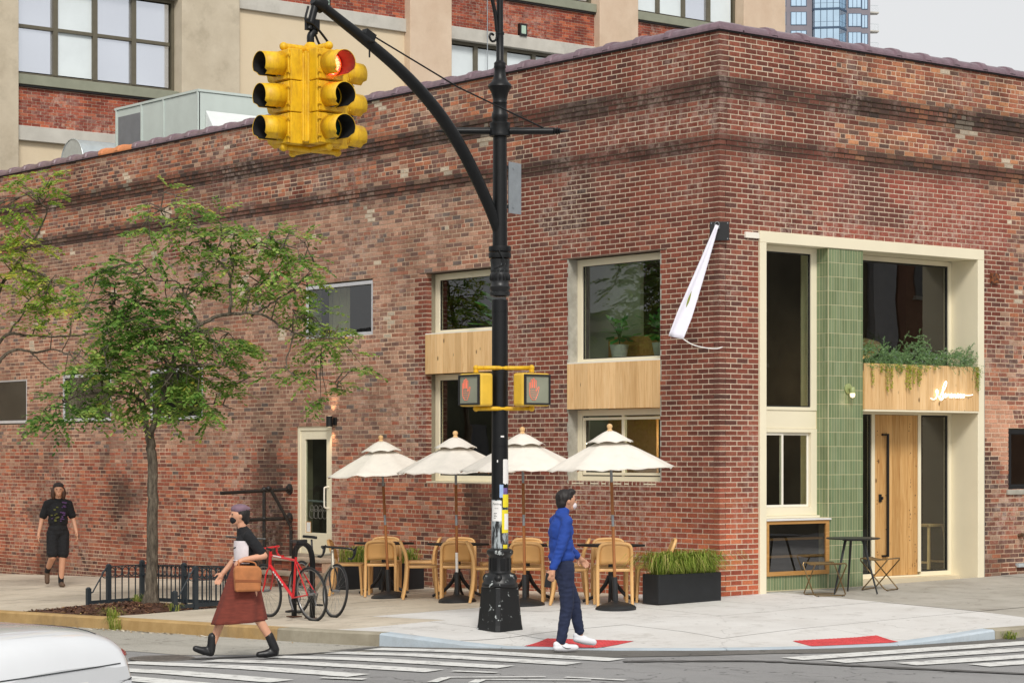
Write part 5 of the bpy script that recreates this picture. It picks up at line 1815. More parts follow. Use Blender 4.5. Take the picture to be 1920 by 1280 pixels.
# sign seen edge-on behind the post, bare metal back
sg2 = thing('sign_back', 'grey metal sign seen from behind on the right of the lamp post', 'sign', (PX + .11, PY - .02, PZ + zy(350)))
d_ = Vector((.95, .31, 0)).normalized(); sg2.rotation_euler = (0, 0, math.atan2(d_.y, d_.x))
mb = MB(); mb.box(.0, .26, -.003, .0, -.29, .29); mb.build('sheet', grey_steel, sg2, bevel=.001)
mb = MB(); mb.box(.02, .05, .001, .02, -.29, .27); mb.build('rib', grey_steel, sg2)
for z in (-.22, .22):
    mb = MB(); mb.box(-.06, .06, .002, .03, z - .02, z + .02); mb.build('bracket', black_iron, sg2)
    mb = MB(); mb.tube([(.09, -.003, z), (.09, -.012, z)], .012, 6); mb.build('bolt', grey_steel, sg2)

# posters and stickers wrapped on the shaft
def wrap(name, mat, a0, a1, z0, z1, r=.0972, label=None, jag=0, parent=lp):
    mb = MB(); n = 10
    for i in range(n + 1):
        a = rad(a0 + (a1 - a0) * i / n)
        j0 = jag * noise.noise(Vector((i * 1.7, z0, 0))); j1 = jag * noise.noise(Vector((i * 1.7, z1, 4)))
        mb.v += [(r * math.cos(a), r * math.sin(a), z0 + j0), (r * math.cos(a), r * math.sin(a), z1 + j1)]
    for i in range(n): mb.f.append((2 * i, 2 * i + 2, 2 * i + 3, 2 * i + 1))
    o = mb.build(name, mat, parent, smooth=True)
    return o
# direction of the camera from the post is about -129 deg; picture right is -39 deg
VA = -129
def zs(y): return zy(y)
wrap('poster', paper, VA - 62, VA + 12, zs(976), zs(938), label=None, jag=.006)
wrap('torn_paper', paper, VA + 22, VA + 78, zs(906), zs(861), .0974, jag=.02)
wrap('torn_paper', paper_blue, VA - 2, VA + 24, zs(932), zs(908), .0973, jag=.008)
wrap('poster', paper_yellow, VA + 20, VA + 76, zs(950), zs(926), .0975, jag=.004)
wrap('poster', paper_yellow, VA + 14, VA + 72, zs(998), zs(955), .0973, jag=.003)
wrap('poster', paper, VA + 32, VA + 74, zs(992), zs(962), .0979)
wrap('poster', simple('poster_violet', lin(110, 90, 150), .7, .3, 40), VA + 24, VA + 60, zs(926), zs(914), .0977)
wrap('sticker', paper_yellow, VA + 22, VA + 60, zs(1027), zs(1020), .0975)
wrap('sticker', simple('sticker_dark', lin(40, 60, 44), .7, .2, 40), VA + 26, VA + 56, zs(954), zs(950.5), .0977)
def wraptext(txt, size, ac, zc, mat, r=.0983):
    cu = bpy.data.curves.new('lettering', 'FONT')
    cu.body = txt; cu.size = size; cu.align_x = 'CENTER'; cu.align_y = 'CENTER'
    tmp = bpy.data.objects.new('lettering', cu); C.objects.link(tmp)
    dg_ = bpy.context.evaluated_depsgraph_get()
    me = bpy.data.meshes.new_from_object(tmp.evaluated_get(dg_))
    C.objects.unlink(tmp); bpy.data.objects.remove(tmp)
    for v in me.vertices:
        a = rad(ac) + v.co.x / r
        v.co = (r * math.cos(a), r * math.sin(a), zc + v.co.y)
    me.materials.clear(); me.materials.append(mat)
    o = bpy.data.objects.new('lettering', me); C.objects.link(o); o.parent = lp
    return o
wraptext('Painting', .036, VA - 22, zs(944), ink)
wraptext('Classes', .016, VA - 24, zs(952), ink)
for i, w in enumerate((.9, .7, .9, .6)):
    wrap('text_line', ink, VA - 44, VA - 44 + 26 * w, zs(961 + i * 3) - .004, zs(961 + i * 3) + .002, .0977)
wrap('sticker', paper, VA + 6, VA + 30, zs(819.5), zs(816.5), .0955)
wrap('sticker', paper, VA - 20, VA - 12, zs(866), zs(862), .0955, jag=.01)
for y in (836, 700, 690, 584):
    mb = MB(); mb.tube([(.0955 * math.cos(rad(VA + t * 9)), .0955 * math.sin(rad(VA + t * 9)), zy(y)) for t in range(-12, 13)], .0018, 4); mb.build('strap_band', black_iron, lp)

# signal arm: a curved tapering pipe out over the long street
AX, AZ = -7.17, 6.86
arm = bpy.data.objects.new('mast_arm', None); C.objects.link(arm); arm.parent = lp
ARM = [Vector(p) for p in [(0.053, 0, 4.241), (-0.009, 0, 4.442), (-0.147, 0, 4.733), (-0.315, 0, 5.02), (-0.526, 0, 5.337), (-0.794, 0, 5.657), (-1.059, 0, 5.902), (-1.407, 0, 6.159), (-1.82, 0, 6.403), (-2.168, 0, 6.591), (-2.443, 0, 6.74)]]
pp = crom(ARM, 5)
mb = MB(); mb.tube(pp, [.052 + .018 * math.sin(math.pi * min(1, i / len(pp) * 1.1)) for i in range(len(pp))], 14); mb.build('pipe', black_iron, arm, smooth=True)
EN = ARM[-1]
dirn = (ARM[-1] - ARM[-2]).normalized()
mb = MB(); mb.tube([EN - dirn * .05, EN + dirn * .05, EN + dirn * .09], [.085, .088, .06], 14); mb.build('end_cap', black_iron, arm, smooth=True)
CL = ARM[8]
mb = MB(); mb.obox(CL + Vector((.0, 0, .06)), (.06, 0, -.03), (0, .05, 0), (.02, 0, .05)); mb.tube([CL + Vector((.05 * math.cos(t * .524), .09 * math.sin(t * .524), 0)) for t in range(12)], .012, 6, closed=True); mb.tube([CL + Vector((.02, 0, -.06)), CL + Vector((.02, 0, -.16))], .01, 5); mb.build('guy_clamp', black_iron, arm)
mb = MB(); G1 = CR * .5 + Vector((0, 0, zy(246) + .03)); mb.tube([CL + Vector((.06, 0, .08)), CL.lerp(G1, .5) - Vector((0, 0, .01)), G1], .009, 6); mb.build('guy_rod', black_iron, arm)
mb = MB(); G2 = CR * -.5 + Vector((0, 0, zy(246) + .03)); mb.tube([G2, Vector((-0.854, 0, 5.734)) + Vector((0, .05, 0))], .008, 6); mb.build('guy_rod', black_iron, arm)
mb = MB(); mb.tube(crom([Vector((-.10, -.1, zy(470))), Vector((-.06, -.16, zy(495))), Vector((-.12, -.13, zy(503))), Vector((-.16, -.1, zy(506)))], 5), .008, 6); mb.build('cable', black_iron, arm)

# traffic signal cluster, four faces of three lenses
SC = PX + EN.x - .12
SZ = 1.85 + (850 - 187) * 24.3 / 4323       # middle section height
tsig = thing('traffic_signal', 'yellow four way traffic signal cluster showing red on the near face', 'traffic light', (SC, PY, SZ))
SH = .333
def head(ang, lit):
    """one three-section signal head facing local -Y before rotation"""
    R_ = Matrix.Rotation(ang, 4, 'Z')
    hd = bpy.data.objects.new('signal_head', None); C.objects.link(hd); hd.parent = tsig; hd.rotation_euler = (0, 0, ang)
    off = -.36
    mb = MB()
    for i in (-1, 0, 1):
        z = i * SH
        mb.box(-.165, .165, off, off + .15, z - SH / 2 + .004, z + SH / 2 - .004)
    o = mb.build('housing', yellow, hd, bevel=.008)
    mb = MB()
    for i in (-1, 0, 1):
        z = i * SH
        mb.box(-.15, .15, off - .022, off - .002, z - SH / 2 + .012, z + SH / 2 - .012)
    mb.build('door', yellow, hd, bevel=.006)
    q = Vector((0, -1, 0)).to_track_quat('Z', 'Y')
    for i, nm in ((1, 'red'), (0, 'amber'), (-1, 'green')):
        z = i * SH + .005
        # visor: cut-away tube, open underneath
        mb = MB(); n = 28; r0, r1, L = .137, .130, .262
        ring = []
        for k in range(n + 1):
            a = rad(-62) + rad(304) * k / n
            L2 = L * (1.0 if abs(k - n / 2) < n * .40 else .86)
            ring.append((r0 * math.cos(a), r0 * math.sin(a), r1 * math.cos(a), r1 * math.sin(a), L2))
        for (x0, z0_, x1, z1_, L2) in ring:
            mb.v += [(x0, off - .022, z + z0_), (x1, off - .022 - L2, z + z1_ - .012)]
        for k in range(n): mb.f.append((2 * k, 2 * k + 2, 2 * k + 3, 2 * k + 1))
        v = mb.build('visor', yellow, hd, smooth=True, angle=60)
        sm = v.modifiers.new('thick', 'SOLIDIFY'); sm.thickness = .005; sm.offset = -1
        mbi = MB()
        for (x0, z0_, x1, z1_, L2) in ring:
            f_ = .955
            mbi.v += [(x0 * f_, off - .024, z + z0_ * f_), (x1 * f_, off - .020 - L2, z + z1_ * f_ - .012)]
        for k in range(n): mbi.f.append((2 * k, 2 * k + 1, 2 * k + 3, 2 * k + 2))
        mbi.build('visor_lining', black_in, v, smooth=True, angle=60)
        mb = MB(); mb.lathe([(.118, 0), (.10, .018), (.06, .03), (.001, .035)], 24, (0, off - .024, z), axis=q)
        on = lit and nm == 'red'
        le = mb.build('lens', lens_red if on else lens_green if nm == 'green' else lens_off, hd, smooth=True)
        if on:
            mb = MB()
            for a in range(-7, 8):
                for b in range(-7, 8):
                    x, zz_ = (a + .5 * (b % 2)) * .0155, b * .0150
                    if math.hypot(x, zz_) < .108:
                        d = .036 * (1 - (math.hypot(x, zz_) / .118) ** 2)
                        mb.tube([(x, off - .026 - d, z + zz_), (x, off - .030 - d, z + zz_)], .0042, 5)
            dd = mb.build('led', led_red, le); dd['kind'] = 'stuff'
        mb = MB()
        for sx in (-1, 1):
            for sz in (-.09, .09):
                mb.tube([(sx * .15, off - .012, z + sz - .018), (sx * .15, off - .012, z + sz + .018)], .012, 7)
                mb.beam((sx * .13, off - .03, z + sz), (sx * .175, off - .03, z + sz), .014, .014)
        mb.build('hinge', yellow, hd, smooth=True)['kind'] = 'stuff'
    return hd
head(0, True)
for a in (90, 180, 270): head(rad(a), False)
mb = MB(); mb.box(-.20, .20, -.20, .20, -.47, .48); mb.build('core', yellow, tsig, bevel=.008)
for a in range(4):
    c_, s_ = math.cos(a * math.pi / 2 + math.pi / 4), math.sin(a * math.pi / 2 + math.pi / 4)
    mb = MB(); mb.obox((.245 * c_, .245 * s_, 0), (.02 * c_, .02 * s_, 0), (-.07 * s_, .07 * c_, 0), (0, 0, .46)); mb.build('filler_plate', yellow, tsig, bevel=.004)
for z in (.535, -.52):
    for a in (0, 1):
        d = Vector((1, 0, 0)) if a == 0 else Vector((0, 1, 0))
        mb = MB(); mb.tube([d * -.34 + Vector((0, 0, z)), d * .34 + Vector((0, 0, z))], .036 if z > 0 else .03, 12)
        for s_ in (-1, 1):
            mb.ell(d * .34 * s_ + Vector((0, 0, z)), (.045, .045, .045), 12, 8)
            if z > 0: mb.tube([d * .29 * s_ + Vector((0, 0, z)), d * .29 * s_ + Vector((0, 0, z - .05))], .035, 10)
        mb.build('manifold', yellow, tsig, smooth=True)
mb = MB(); mb.lathe([(.06, .5), (.07, .53), (.07, .58), (.05, .60), (.045, .61)], 16); mb.build('hub', yellow, tsig, smooth=True)
TOPZ = PZ + EN.z - SZ
mb = MB(); mb.tube(crom([(0, 0, .60), (0, 0, .68), (.03, 0, .72), (.06, 0, .74)], 4), .04, 10)
mb.obox((.02, 0, .80), (.085, 0, 0), (0, .018, 0), (0, 0, .06)); mb.tube([(-.02, 0, .75), (.06, 0, TOPZ - .02)], .04, 10)
mb.build('hanger', black_iron, tsig, smooth=True)
mb = MB(); mb.tube(crom([(-.05, -.03, TOPZ - .05), (-.09, -.04, TOPZ - .2), (.0, -.05, .80), (.14, -.05, .68), (.22, -.03, .60), (.20, -.02, .565), (.12, 0, .60), (.06, 0, .70)], 6), .013, 8); mb.build('cable', black_iron, tsig, smooth=True)

# pedestrian signals on the post
def ped(dx, dy, ang, label):
    t = thing('pedestrian_signal', label, 'crossing signal', (PX + dx, PY + dy, PZ + zy(731)), ang)
    mb = MB(); mb.box(-.20, .20, -.09, .09, -.185, .185); mb.build('housing', yellow2, t, bevel=.025)
    mb = MB(); rect_frame(mb, 'B', -.185, .185, -.17, .17, .02, -.112, -.088); mb.build('bezel', black_in, t)
    mb = MB(); mb.box(-.166, .166, -.099, -.0915, -.151, .151); mb.build('lens', ped_glass, t)
    # raised hand outline of lit strokes
    hp = [(-.075, -.115), (-.11, -.07), (-.115, -.02), (-.118, .07), (-.108, .078), (-.100, .07), (-.098, .01), (-.094, .01), (-.092, .105), (-.082, .113), (-.073, .105), (-.072, .015), (-.067, .015), (-.064, .118), (-.054, .126), (-.045, .118), (-.046, .015), (-.04, .015), (-.034, .098), (-.024, .106), (-.016, .098), (-.02, -.02), (-.005, -.005), (.012, .03), (.022, .032), (.024, .02), (.0, -.06), (-.03, -.115)]
    mb = MB()
    mb.tube([(x, -.1035, z) for x, z in hp], .0028, 5, closed=True)
    for i, (x, z) in enumerate([(x_, z_) for x_ in (-.105, -.085, -.065, -.045, -.025) for z_ in (-.09, -.065, -.04, -.015)]):
        mb.tube([(x, -.1035, z), (x + .012, -.1035, z + .009)], .0018, 4)
    mb.build('hand_symbol', hand_lit, t)
    return t
ped(.20, -.32, 0, 'yellow pedestrian signal with lit hand on the right of the lamp post')
ped(-.24, .13, rad(-90), 'yellow pedestrian signal with lit hand on the left of the lamp post')
pbk = thing('signal_bracket', 'yellow pipe brackets clamping the pedestrian signals to the lamp post', 'bracket', (PX, PY, PZ))
for y in (690, 766):
    z = zy(y)
    mb = MB(); mb.tube(crom([(.20, -.32, z), (.16, -.20, z), (.06, -.10, z), (-.10, -.04, z), (-.19, .05, z), (-.24, .13, z)], 5), .024, 10)
    for e in ((.20, -.32, z), (-.24, .13, z)):
        mb.ell(e, (.034, .034, .034), 10, 6)
        mb.tube([e, (e[0], e[1], z + (-.05 if y < 700 else .05))], .03, 10)
    mb.build('pipe', yellow, pbk, smooth=True)
# ================================================================ TERRACE FURNITURE
FWD, RGT = Vector((.6292, .7772, 0)), Vector((.7772, -.6292, 0))
CAMYAW = -math.asin(.6292)
def make_chair():
    t = thing('terrace_chair', 'x', 'chair')
    W = .215
    side = lambda s_: [Vector((s_ * .215, -.265, 0)), Vector((s_ * .213, -.225, .20)), Vector((s_ * .212, -.205, .44)), Vector((s_ * .210, -.222, .60)), Vector((s_ * .200, -.262, .71))]
    def flatbar(mb, pts, w, t_, up):
        for a, b in zip(pts, pts[1:]): pass
    # back legs that run up into the hoop of the backrest
    for s_ in (-1, 1):
        mb = MB(); mb.tube(crom(side(s_)[:3], 5), [.019 + .004 * min(1, i / 6) for i in range(11)], 10); mb.build('leg', chair_mat, t, smooth=True)
        mb = MB(); mb.tube(crom([(s_ * .205, .205, 0), (s_ * .203, .195, .22), (s_ * .200, .180, .43)], 4), [.018 + .0006 * i for i in range(9)], 10); mb.build('leg', chair_mat, t, smooth=True)
    hoop = [side(-1)[2], side(-1)[3], side(-1)[4], Vector((-.165, -.285, .765)), Vector((-.08, -.296, .782)), Vector((0, -.299, .785)), Vector((.08, -.296, .782)), Vector((.165, -.285, .765)), side(1)[4], side(1)[3], side(1)[2]]
    mb = MB(); mb.tube(crom(hoop, 4), .021, 10); mb.build('back_hoop', chair_mat, t, smooth=True)
    # curved back panel
    mb = MB(); nu, nv = 8, 6
    for j in range(nv + 1):
        v = j / nv
        z = .525 + v * .245
        for i in range(nu + 1):
            u = -1 + 2 * i / nu
            wdt = .196 - (.028 * max(0, (v - .75) / .25) ** 2)
            zz_ = z - (.012 * u * u if v == 0 else 0)
            y = -.209 - .075 * v ** 1.5 - .018 * (1 - u * u)
            mb.v.append((u * wdt, y, zz_))
    for j in range(nv):
        for i in range(nu):
            a = j * (nu + 1) + i
            mb.f.append((a, a + 1, a + nu + 2, a + nu + 1))
    o = mb.build('backrest', chair_dark, t, smooth=True, angle=80)
    sm = o.modifiers.new('thick', 'SOLIDIFY'); sm.thickness = .014
    # seat: rounded slab, dished
    mb = MB()
    out = [(-.20, -.205), (.20, -.205), (.215, -.15), (.222, .12), (.205, .19), (.16, .22), (-.16, .22), (-.205, .19), (-.222, .12), (-.215, -.15)]
    mb.prism(out, lambda a, b, t_: (a, b, .427 + t_), .036)
    mb.build('seat', chair_mat, t, bevel=.010)
    return t
chair0 = make_chair()
used = [False]
def place_chair(x, y, rz, label):
    o = chair0 if not used[0] else copy_tree(chair0)
    used[0] = True
    o.location = (x, y, pave(x, y)); o.rotation_euler = (0, 0, rz)
    tag(o, label, 'chair', 'tan terrace chairs around the black tables')
    return o
def make_table():
    t = thing('terrace_table', 'x', 'table')
    mb = MB(); mb.box(-.31, .31, -.31, .31, .715, .745); mb.build('table_top', black_plastic, t, bevel=.010)
    mb = MB(); mb.tube([(0, 0, .28), (0, 0, .715)], .035, 12); mb.box(-.12, .12, -.12, .12, .70, .714); mb.build('column', black_plastic, t, smooth=True)
    for k in range(4):
        a = k * math.pi / 2 + math.pi / 4
        c_, s_ = math.cos(a), math.sin(a)
        mb = MB(); mb.tube(crom([(.02 * c_, .02 * s_, .34), (.08 * c_, .08 * s_, .22), (.2 * c_, .2 * s_, .09), (.36 * c_, .36 * s_, .018)], 5), [.03 - .0008 * i for i in range(16)], 8); mb.build('foot', black_plastic, t, smooth=True)
    return t
table0 = make_table()
TB = [(-1.36, 5.52), (-1.46, 3.64), (-1.55, 2.03), (-1.43, .50)]
TN = ['leftmost black terrace table nearest the side door', 'second black terrace table from the left', 'third black terrace table, right of the lamp post', 'rightmost black terrace table nearest the building corner']
SET = ['leftmost terrace table', 'second terrace table from the left', 'third terrace table from the left', 'rightmost terrace table']
for i, (x, y) in enumerate(TB):
    o = table0 if i == 0 else copy_tree(table0)
    o.location = (x, y, pave(x, y)); o.rotation_euler = (0, 0, rad((4, -3, 5, 0)[i]))
    tag(o, TN[i], 'table', 'black terrace tables')
    c = Vector((x, y, 0))
    for dv, rz, nm in ((FWD * -.50, CAMYAW, 'tan chair with its back to the street at the '), (FWD * .46, CAMYAW + math.pi, 'tan chair on the wall side of the '),
                       (RGT * -.50, CAMYAW - math.pi / 2, 'tan chair on the left side of the '), (RGT * .52, CAMYAW + math.pi / 2, 'tan chair on the right side of the ')):
        p = c + dv
        if p.x > -.36: p.x = -.36
        place_chair(p.x, p.y, rz + rnd.uniform(-.09, .09), nm + SET[i])

def make_umbrella(seed):
    rng = random.Random(seed)
    t = thing('patio_umbrella', 'x', 'umbrella')
    mb = MB(); mb.lathe([(.001, 0), (.25, 0), (.252, .025), (.235, .045), (.17, .075), (.06, .10), (.034, .11), (.032, .40), (.001, .40)], 28); mb.build('base', black_plastic, t, smooth=True)
    zs_ = [(.36, .66, paper if seed == 2 else teak), (.66, 1.02, teak), (1.02, 1.16, grey_steel), (1.16, 1.56, teak), (1.56, 1.74, grey_steel), (1.74, 2.17, teak)]
    if seed != 2: zs_ = [(.36, 1.02, teak)] + zs_[2:]
    for a, b, m_ in zs_:
        mb = MB(); mb.tube([(0, 0, a), (0, 0, b)], .0195 if m_ is not grey_steel else .017, 12); mb.build('pole', m_, t, smooth=True)
    n = 8
    ph = .3 + seed * .2
    RR, ZR, ZA = .81, 1.72, 2.115
    mb = MB()
    sub, rowsn = 6, 9
    for j in range(rowsn + 1):
        v = .18 + .82 * j / rowsn
        for i in range(n * sub):
            a = ph + 2 * math.pi * i / (n * sub)
            u = (i % sub) / sub
            sag = math.sin(math.pi * u)
            chord = math.cos(math.pi / n) / math.cos((u - .5) * 2 * math.pi / n)
            r = RR * v * (chord * (1 - .02 * sag * v))
            z = ZA + (ZR - ZA) * (v ** 1.12) - .012 * sag * v + .012 * rng.uniform(-1, 1) * v * (1 if j == rowsn else .25)
            mb.v.append((r * math.cos(a), r * math.sin(a), z))
    m_ = n * sub
    for j in range(rowsn):
        for i in range(m_):
            i2 = (i + 1) % m_
            mb.f.append((j * m_ + i, j * m_ + i2, (j + 1) * m_ + i2, (j + 1) * m_ + i))
    can = mb.build('canopy', canvas, t, smooth=True, angle=60)
    s2 = can.modifiers.new('thick', 'SOLIDIFY'); s2.thickness = .003
    mb = MB()
    for j in range(5):
        v = j / 4
        for i in range(m_):
            a = ph + 2 * math.pi * i / m_
            u = (i % sub) / sub
            r = .02 + .27 * v * (1 - .05 * math.sin(math.pi * u))
            z = 2.185 - .15 * v ** 1.25 + (.022 * math.sin(math.pi * u) * v if j == 4 else .006 * math.sin(math.pi * u))
            mb.v.append((r * math.cos(a), r * math.sin(a), z))
    for j in range(4):
        for i in range(m_):
            i2 = (i + 1) % m_
            mb.f.append((j * m_ + i, j * m_ + i2, (j + 1) * m_ + i2, (j + 1) * m_ + i))
    vt = mb.build('vent', canvas, can, smooth=True, angle=60)
    s2 = vt.modifiers.new('thick', 'SOLIDIFY'); s2.thickness = .003
    mb = MB(); mb.lathe([(.001, 2.165), (.03, 2.165), (.034, 2.195), (.022, 2.21), (.032, 2.225), (.036, 2.245), (.028, 2.265), (.001, 2.275)], 16); mb.build('finial', pine, t, smooth=True)
    for k in range(n):
        a = ph + 2 * math.pi * k / n
        c_, s_ = math.cos(a), math.sin(a)
        mb = MB(); mb.tube([(.03 * c_, .03 * s_, 2.02), (RR * .98 * c_, RR * .98 * s_, ZR - .012)], .007, 5); rb_ = mb.build('rib', teak, t)
        mb = MB(); mb.tube([(.03 * c_, .03 * s_, 1.72), (RR * .5 * c_, RR * .5 * s_, 1.85)], .006, 5); mb.build('strut', teak, rb_)
    return t
UB = [(-1.95, 4.58, -.016, .052), (-2.16, 2.75, -.01, .012), (-2.30, 1.16, -.012, .016), (-2.11, -.36, -.02, .034)]
UL = ['cream canvas umbrella, leftmost of four, beside the side door', 'cream canvas umbrella, second from the left, left of the lamp post', 'cream canvas umbrella partly hidden behind the lamp post, third from the left', 'cream canvas umbrella, rightmost of four, in front of the right bay window']
for i, (x, y, lx, ly) in enumerate(UB):
    o = make_umbrella(i + 1)
    o.location = (x, y, pave(x, y) - .003)
    # lean towards picture left
    o.rotation_mode = 'QUATERNION'
    o.rotation_quaternion = Quaternion(FWD, -ly)
    tag(o, UL[i], 'umbrella', 'cream patio umbrellas over the terrace')

# grass-like blades
def grass(mb, rng, n, area, h, spread, width=.006, fold=.7):
    for i in range(n):
        x, y = rng.uniform(*area[:2]), rng.uniform(*area[2:])
        a = rng.uniform(0, 6.283)
        l = h * rng.uniform(.5, 1.25)
        d = Vector((math.cos(a), math.sin(a), 0)) * l * spread * rng.uniform(.3, 1.2)
        p0 = Vector((x, y, 0)); p1 = p0 + d * .25 + Vector((0, 0, l * .6)); p2 = p0 + d * .75 + Vector((0, 0, l * (.75 - .1 * spread))); p3 = p0 + d * 1.25 + Vector((0, 0, l * (.62 - .55 * spread * fold)))
        s_ = Vector((-math.sin(a), math.cos(a), 0)) * width
        c = (max(0, min(1, rng.gauss(.48, .34))), 0, 0)
        mb.add([p0 - s_, p0 + s_, p1 + s_ * .9, p1 - s_ * .9, p2 + s_ * .6, p2 - s_ * .6, p3], [(0, 1, 2, 3), (3, 2, 4, 5), (5, 4, 6)], c)
def planter(label, x, y, lx, ly, h, n, gh, spread, seed):
    rng = random.Random(seed)
    t = thing('planter', label, 'planter', (x, y, pave(x + lx / 2, y + ly / 2)))
    mb = MB()
    th_ = .02
    rect_frame(mb, 'A', 0, 1, 0, 1, .1, 0, 1) if False else None
    mb.box(0, lx, 0, th_, 0, h); mb.box(0, lx, ly - th_, ly, 0, h); mb.box(0, th_, th_ + .0005, ly - th_ - .0005, 0, h); mb.box(lx - th_, lx, th_ + .0005, ly - th_ - .0005, 0, h)
    mb.build('trough', planter_black, t, bevel=.006)
    mb = MB(); mb.box(th_ + .001, lx - th_ - .001, th_ + .001, ly - th_ - .001, .01, h - .04); mb.build('soil', soil, t)
    mb = MB(); grass(mb, rng, n, (.04, lx - .04, .04, ly - .04), gh, spread)
    o = mb.build('grass', grass_leaf, t, loc=(0, 0, h - .04)); o['kind'] = 'stuff'
planter('long black trough planter with arching grass at the building corner', -1.40, -.36, 1.08, .30, .37, 1100, .42, 1.15, 1)
planter('black trough planter with upright grass beside the side door steps', -.98, 7.05, .80, .34, .40, 420, .34, .45, 2)
planter('black trough planter half hidden behind the leftmost terrace table', -.86, 6.05, .62, .30, .40, 260, .30, .45, 3)

# cafe table and two folding stools by the entrance
ct = thing('cafe_table', 'round dark cafe table with three splayed legs in front of the entrance', 'table', (1.74, -.72, pave(1.74, -.72)))
mb = MB(); mb.lathe([(.001, .713), (.33, .713), (.352, .720), (.356, .728), (.345, .735), (.30, .732), (.001, .732)], 40); mb.build('table_top', cafe_black, ct, smooth=True)
for k in range(3):
    a = rad(-100 + 120 * k + 35)
    c_, s_ = math.cos(a), math.sin(a)
    mb = MB(); mb.tube([(.12 * c_, .12 * s_, .712), (.14 * c_, .14 * s_, .68), (.33 * c_, .33 * s_, .0)], [.018, .018, .011], 9); mb.build('leg', cafe_black, ct, smooth=True)
mb = MB(); mb.lathe([(.001, .695), (.14, .695), (.14, .712), (.001, .712)], 20); mb.build('mount', cafe_black, ct)
def stool(label, x, y, rz):
    t = thing('folding_stool', label, 'stool', (x, y, pave(x, y)), rz)
    for s_ in (-1, 1):
        # each frame: a U of tube, crossing the other
        P = [(-.21, s_ * .19, .425), (-.225, s_ * .185, .40), (-.225, -s_ * .15, .03), (-.20, -s_ * .175, .012), (.20, -s_ * .175, .012), (.225, -s_ * .15, .03), (.225, s_ * .185, .40), (.21, s_ * .19, .425)]
        mb = MB(); mb.tube(P, .009, 8); mb.tube([(-.21, s_ * .19, .425), (.21, s_ * .19, .425)], .009, 8); mb.build('frame', brass, t, smooth=True)
        for e in (-.17, .17):
            mb = MB(); mb.tube([(e, -s_ * .175, .0), (e, -s_ * .175, .014)], .011, 7); mb.build('foot', black_plastic, t)
    mb = MB(); n = 8
    for i in range(n + 1):
        y = -.195 + .39 * i / n
        z = .432 - .028 * math.sin(math.pi * i / n)
        mb.v += [(-.19, y, z), (.19, y, z)]
    for i in range(n): mb.f.append((2 * i, 2 * i + 1, 2 * i + 3, 2 * i + 2))
    o = mb.build('sling_seat', sling, t, smooth=True)
    m2 = o.modifiers.new('thick', 'SOLIDIFY'); m2.thickness = .006
stool('brass framed folding stool left of the cafe table by the display case', 1.20, -.72, rad(-22))
stool('brass framed folding stool right of the cafe table by the front door', 2.42, -.58, rad(20))
# ================================================================ TREES AND PLANTING
bark = None
def bark_mat():
    m, nt, b = nodes('bark')
    f = noise_tex(nt, 9, 5, .7, 'Object', (3, 3, .7))
    nt.links.new(ramp(nt, f, [(.3, lin(58, 50, 42)), (.5, lin(100, 90, 77)), (.7, lin(138, 127, 110))]), b.inputs['Base Color'])
    b.inputs['Roughness'].default_value = .95
    bump(nt, b, f, 1.0, .05)
    return m
bark = bark_mat()
def leaf_spray(mb, rng, p, d, length, n, lw, ll, tone):
    """pinnate spray: leaflets in two rows along a drooping stem"""
    d = d.normalized()
    side = d.cross(Vector((0, 0, 1)))
    side = side.normalized() if side.length > 1e-3 else Vector((1, 0, 0))
    for i in range(n):
        t = (i + 1) / n
        c = p + d * length * t + Vector((0, 0, -.25 * length * t * t))
        s_ = 1 if i % 2 else -1
        ld = (side * s_ * .8 + d * .6 + Vector((0, 0, rng.uniform(-.55, .1)))).normalized()
        l = ll * rng.uniform(.75, 1.25) * (1 - .25 * t)
        wv = ld.cross(Vector((rng.uniform(-.5, .5), rng.uniform(-.5, .5), 1))).normalized() * lw * rng.uniform(.8, 1.2)
        col = (max(0, min(1, tone + rng.gauss(0, .16))), 0, 0)
        mb.add([c, c + ld * l * .5 + wv, c + ld * l, c + ld * l * .5 - wv], [(0, 1, 2, 3)], col)
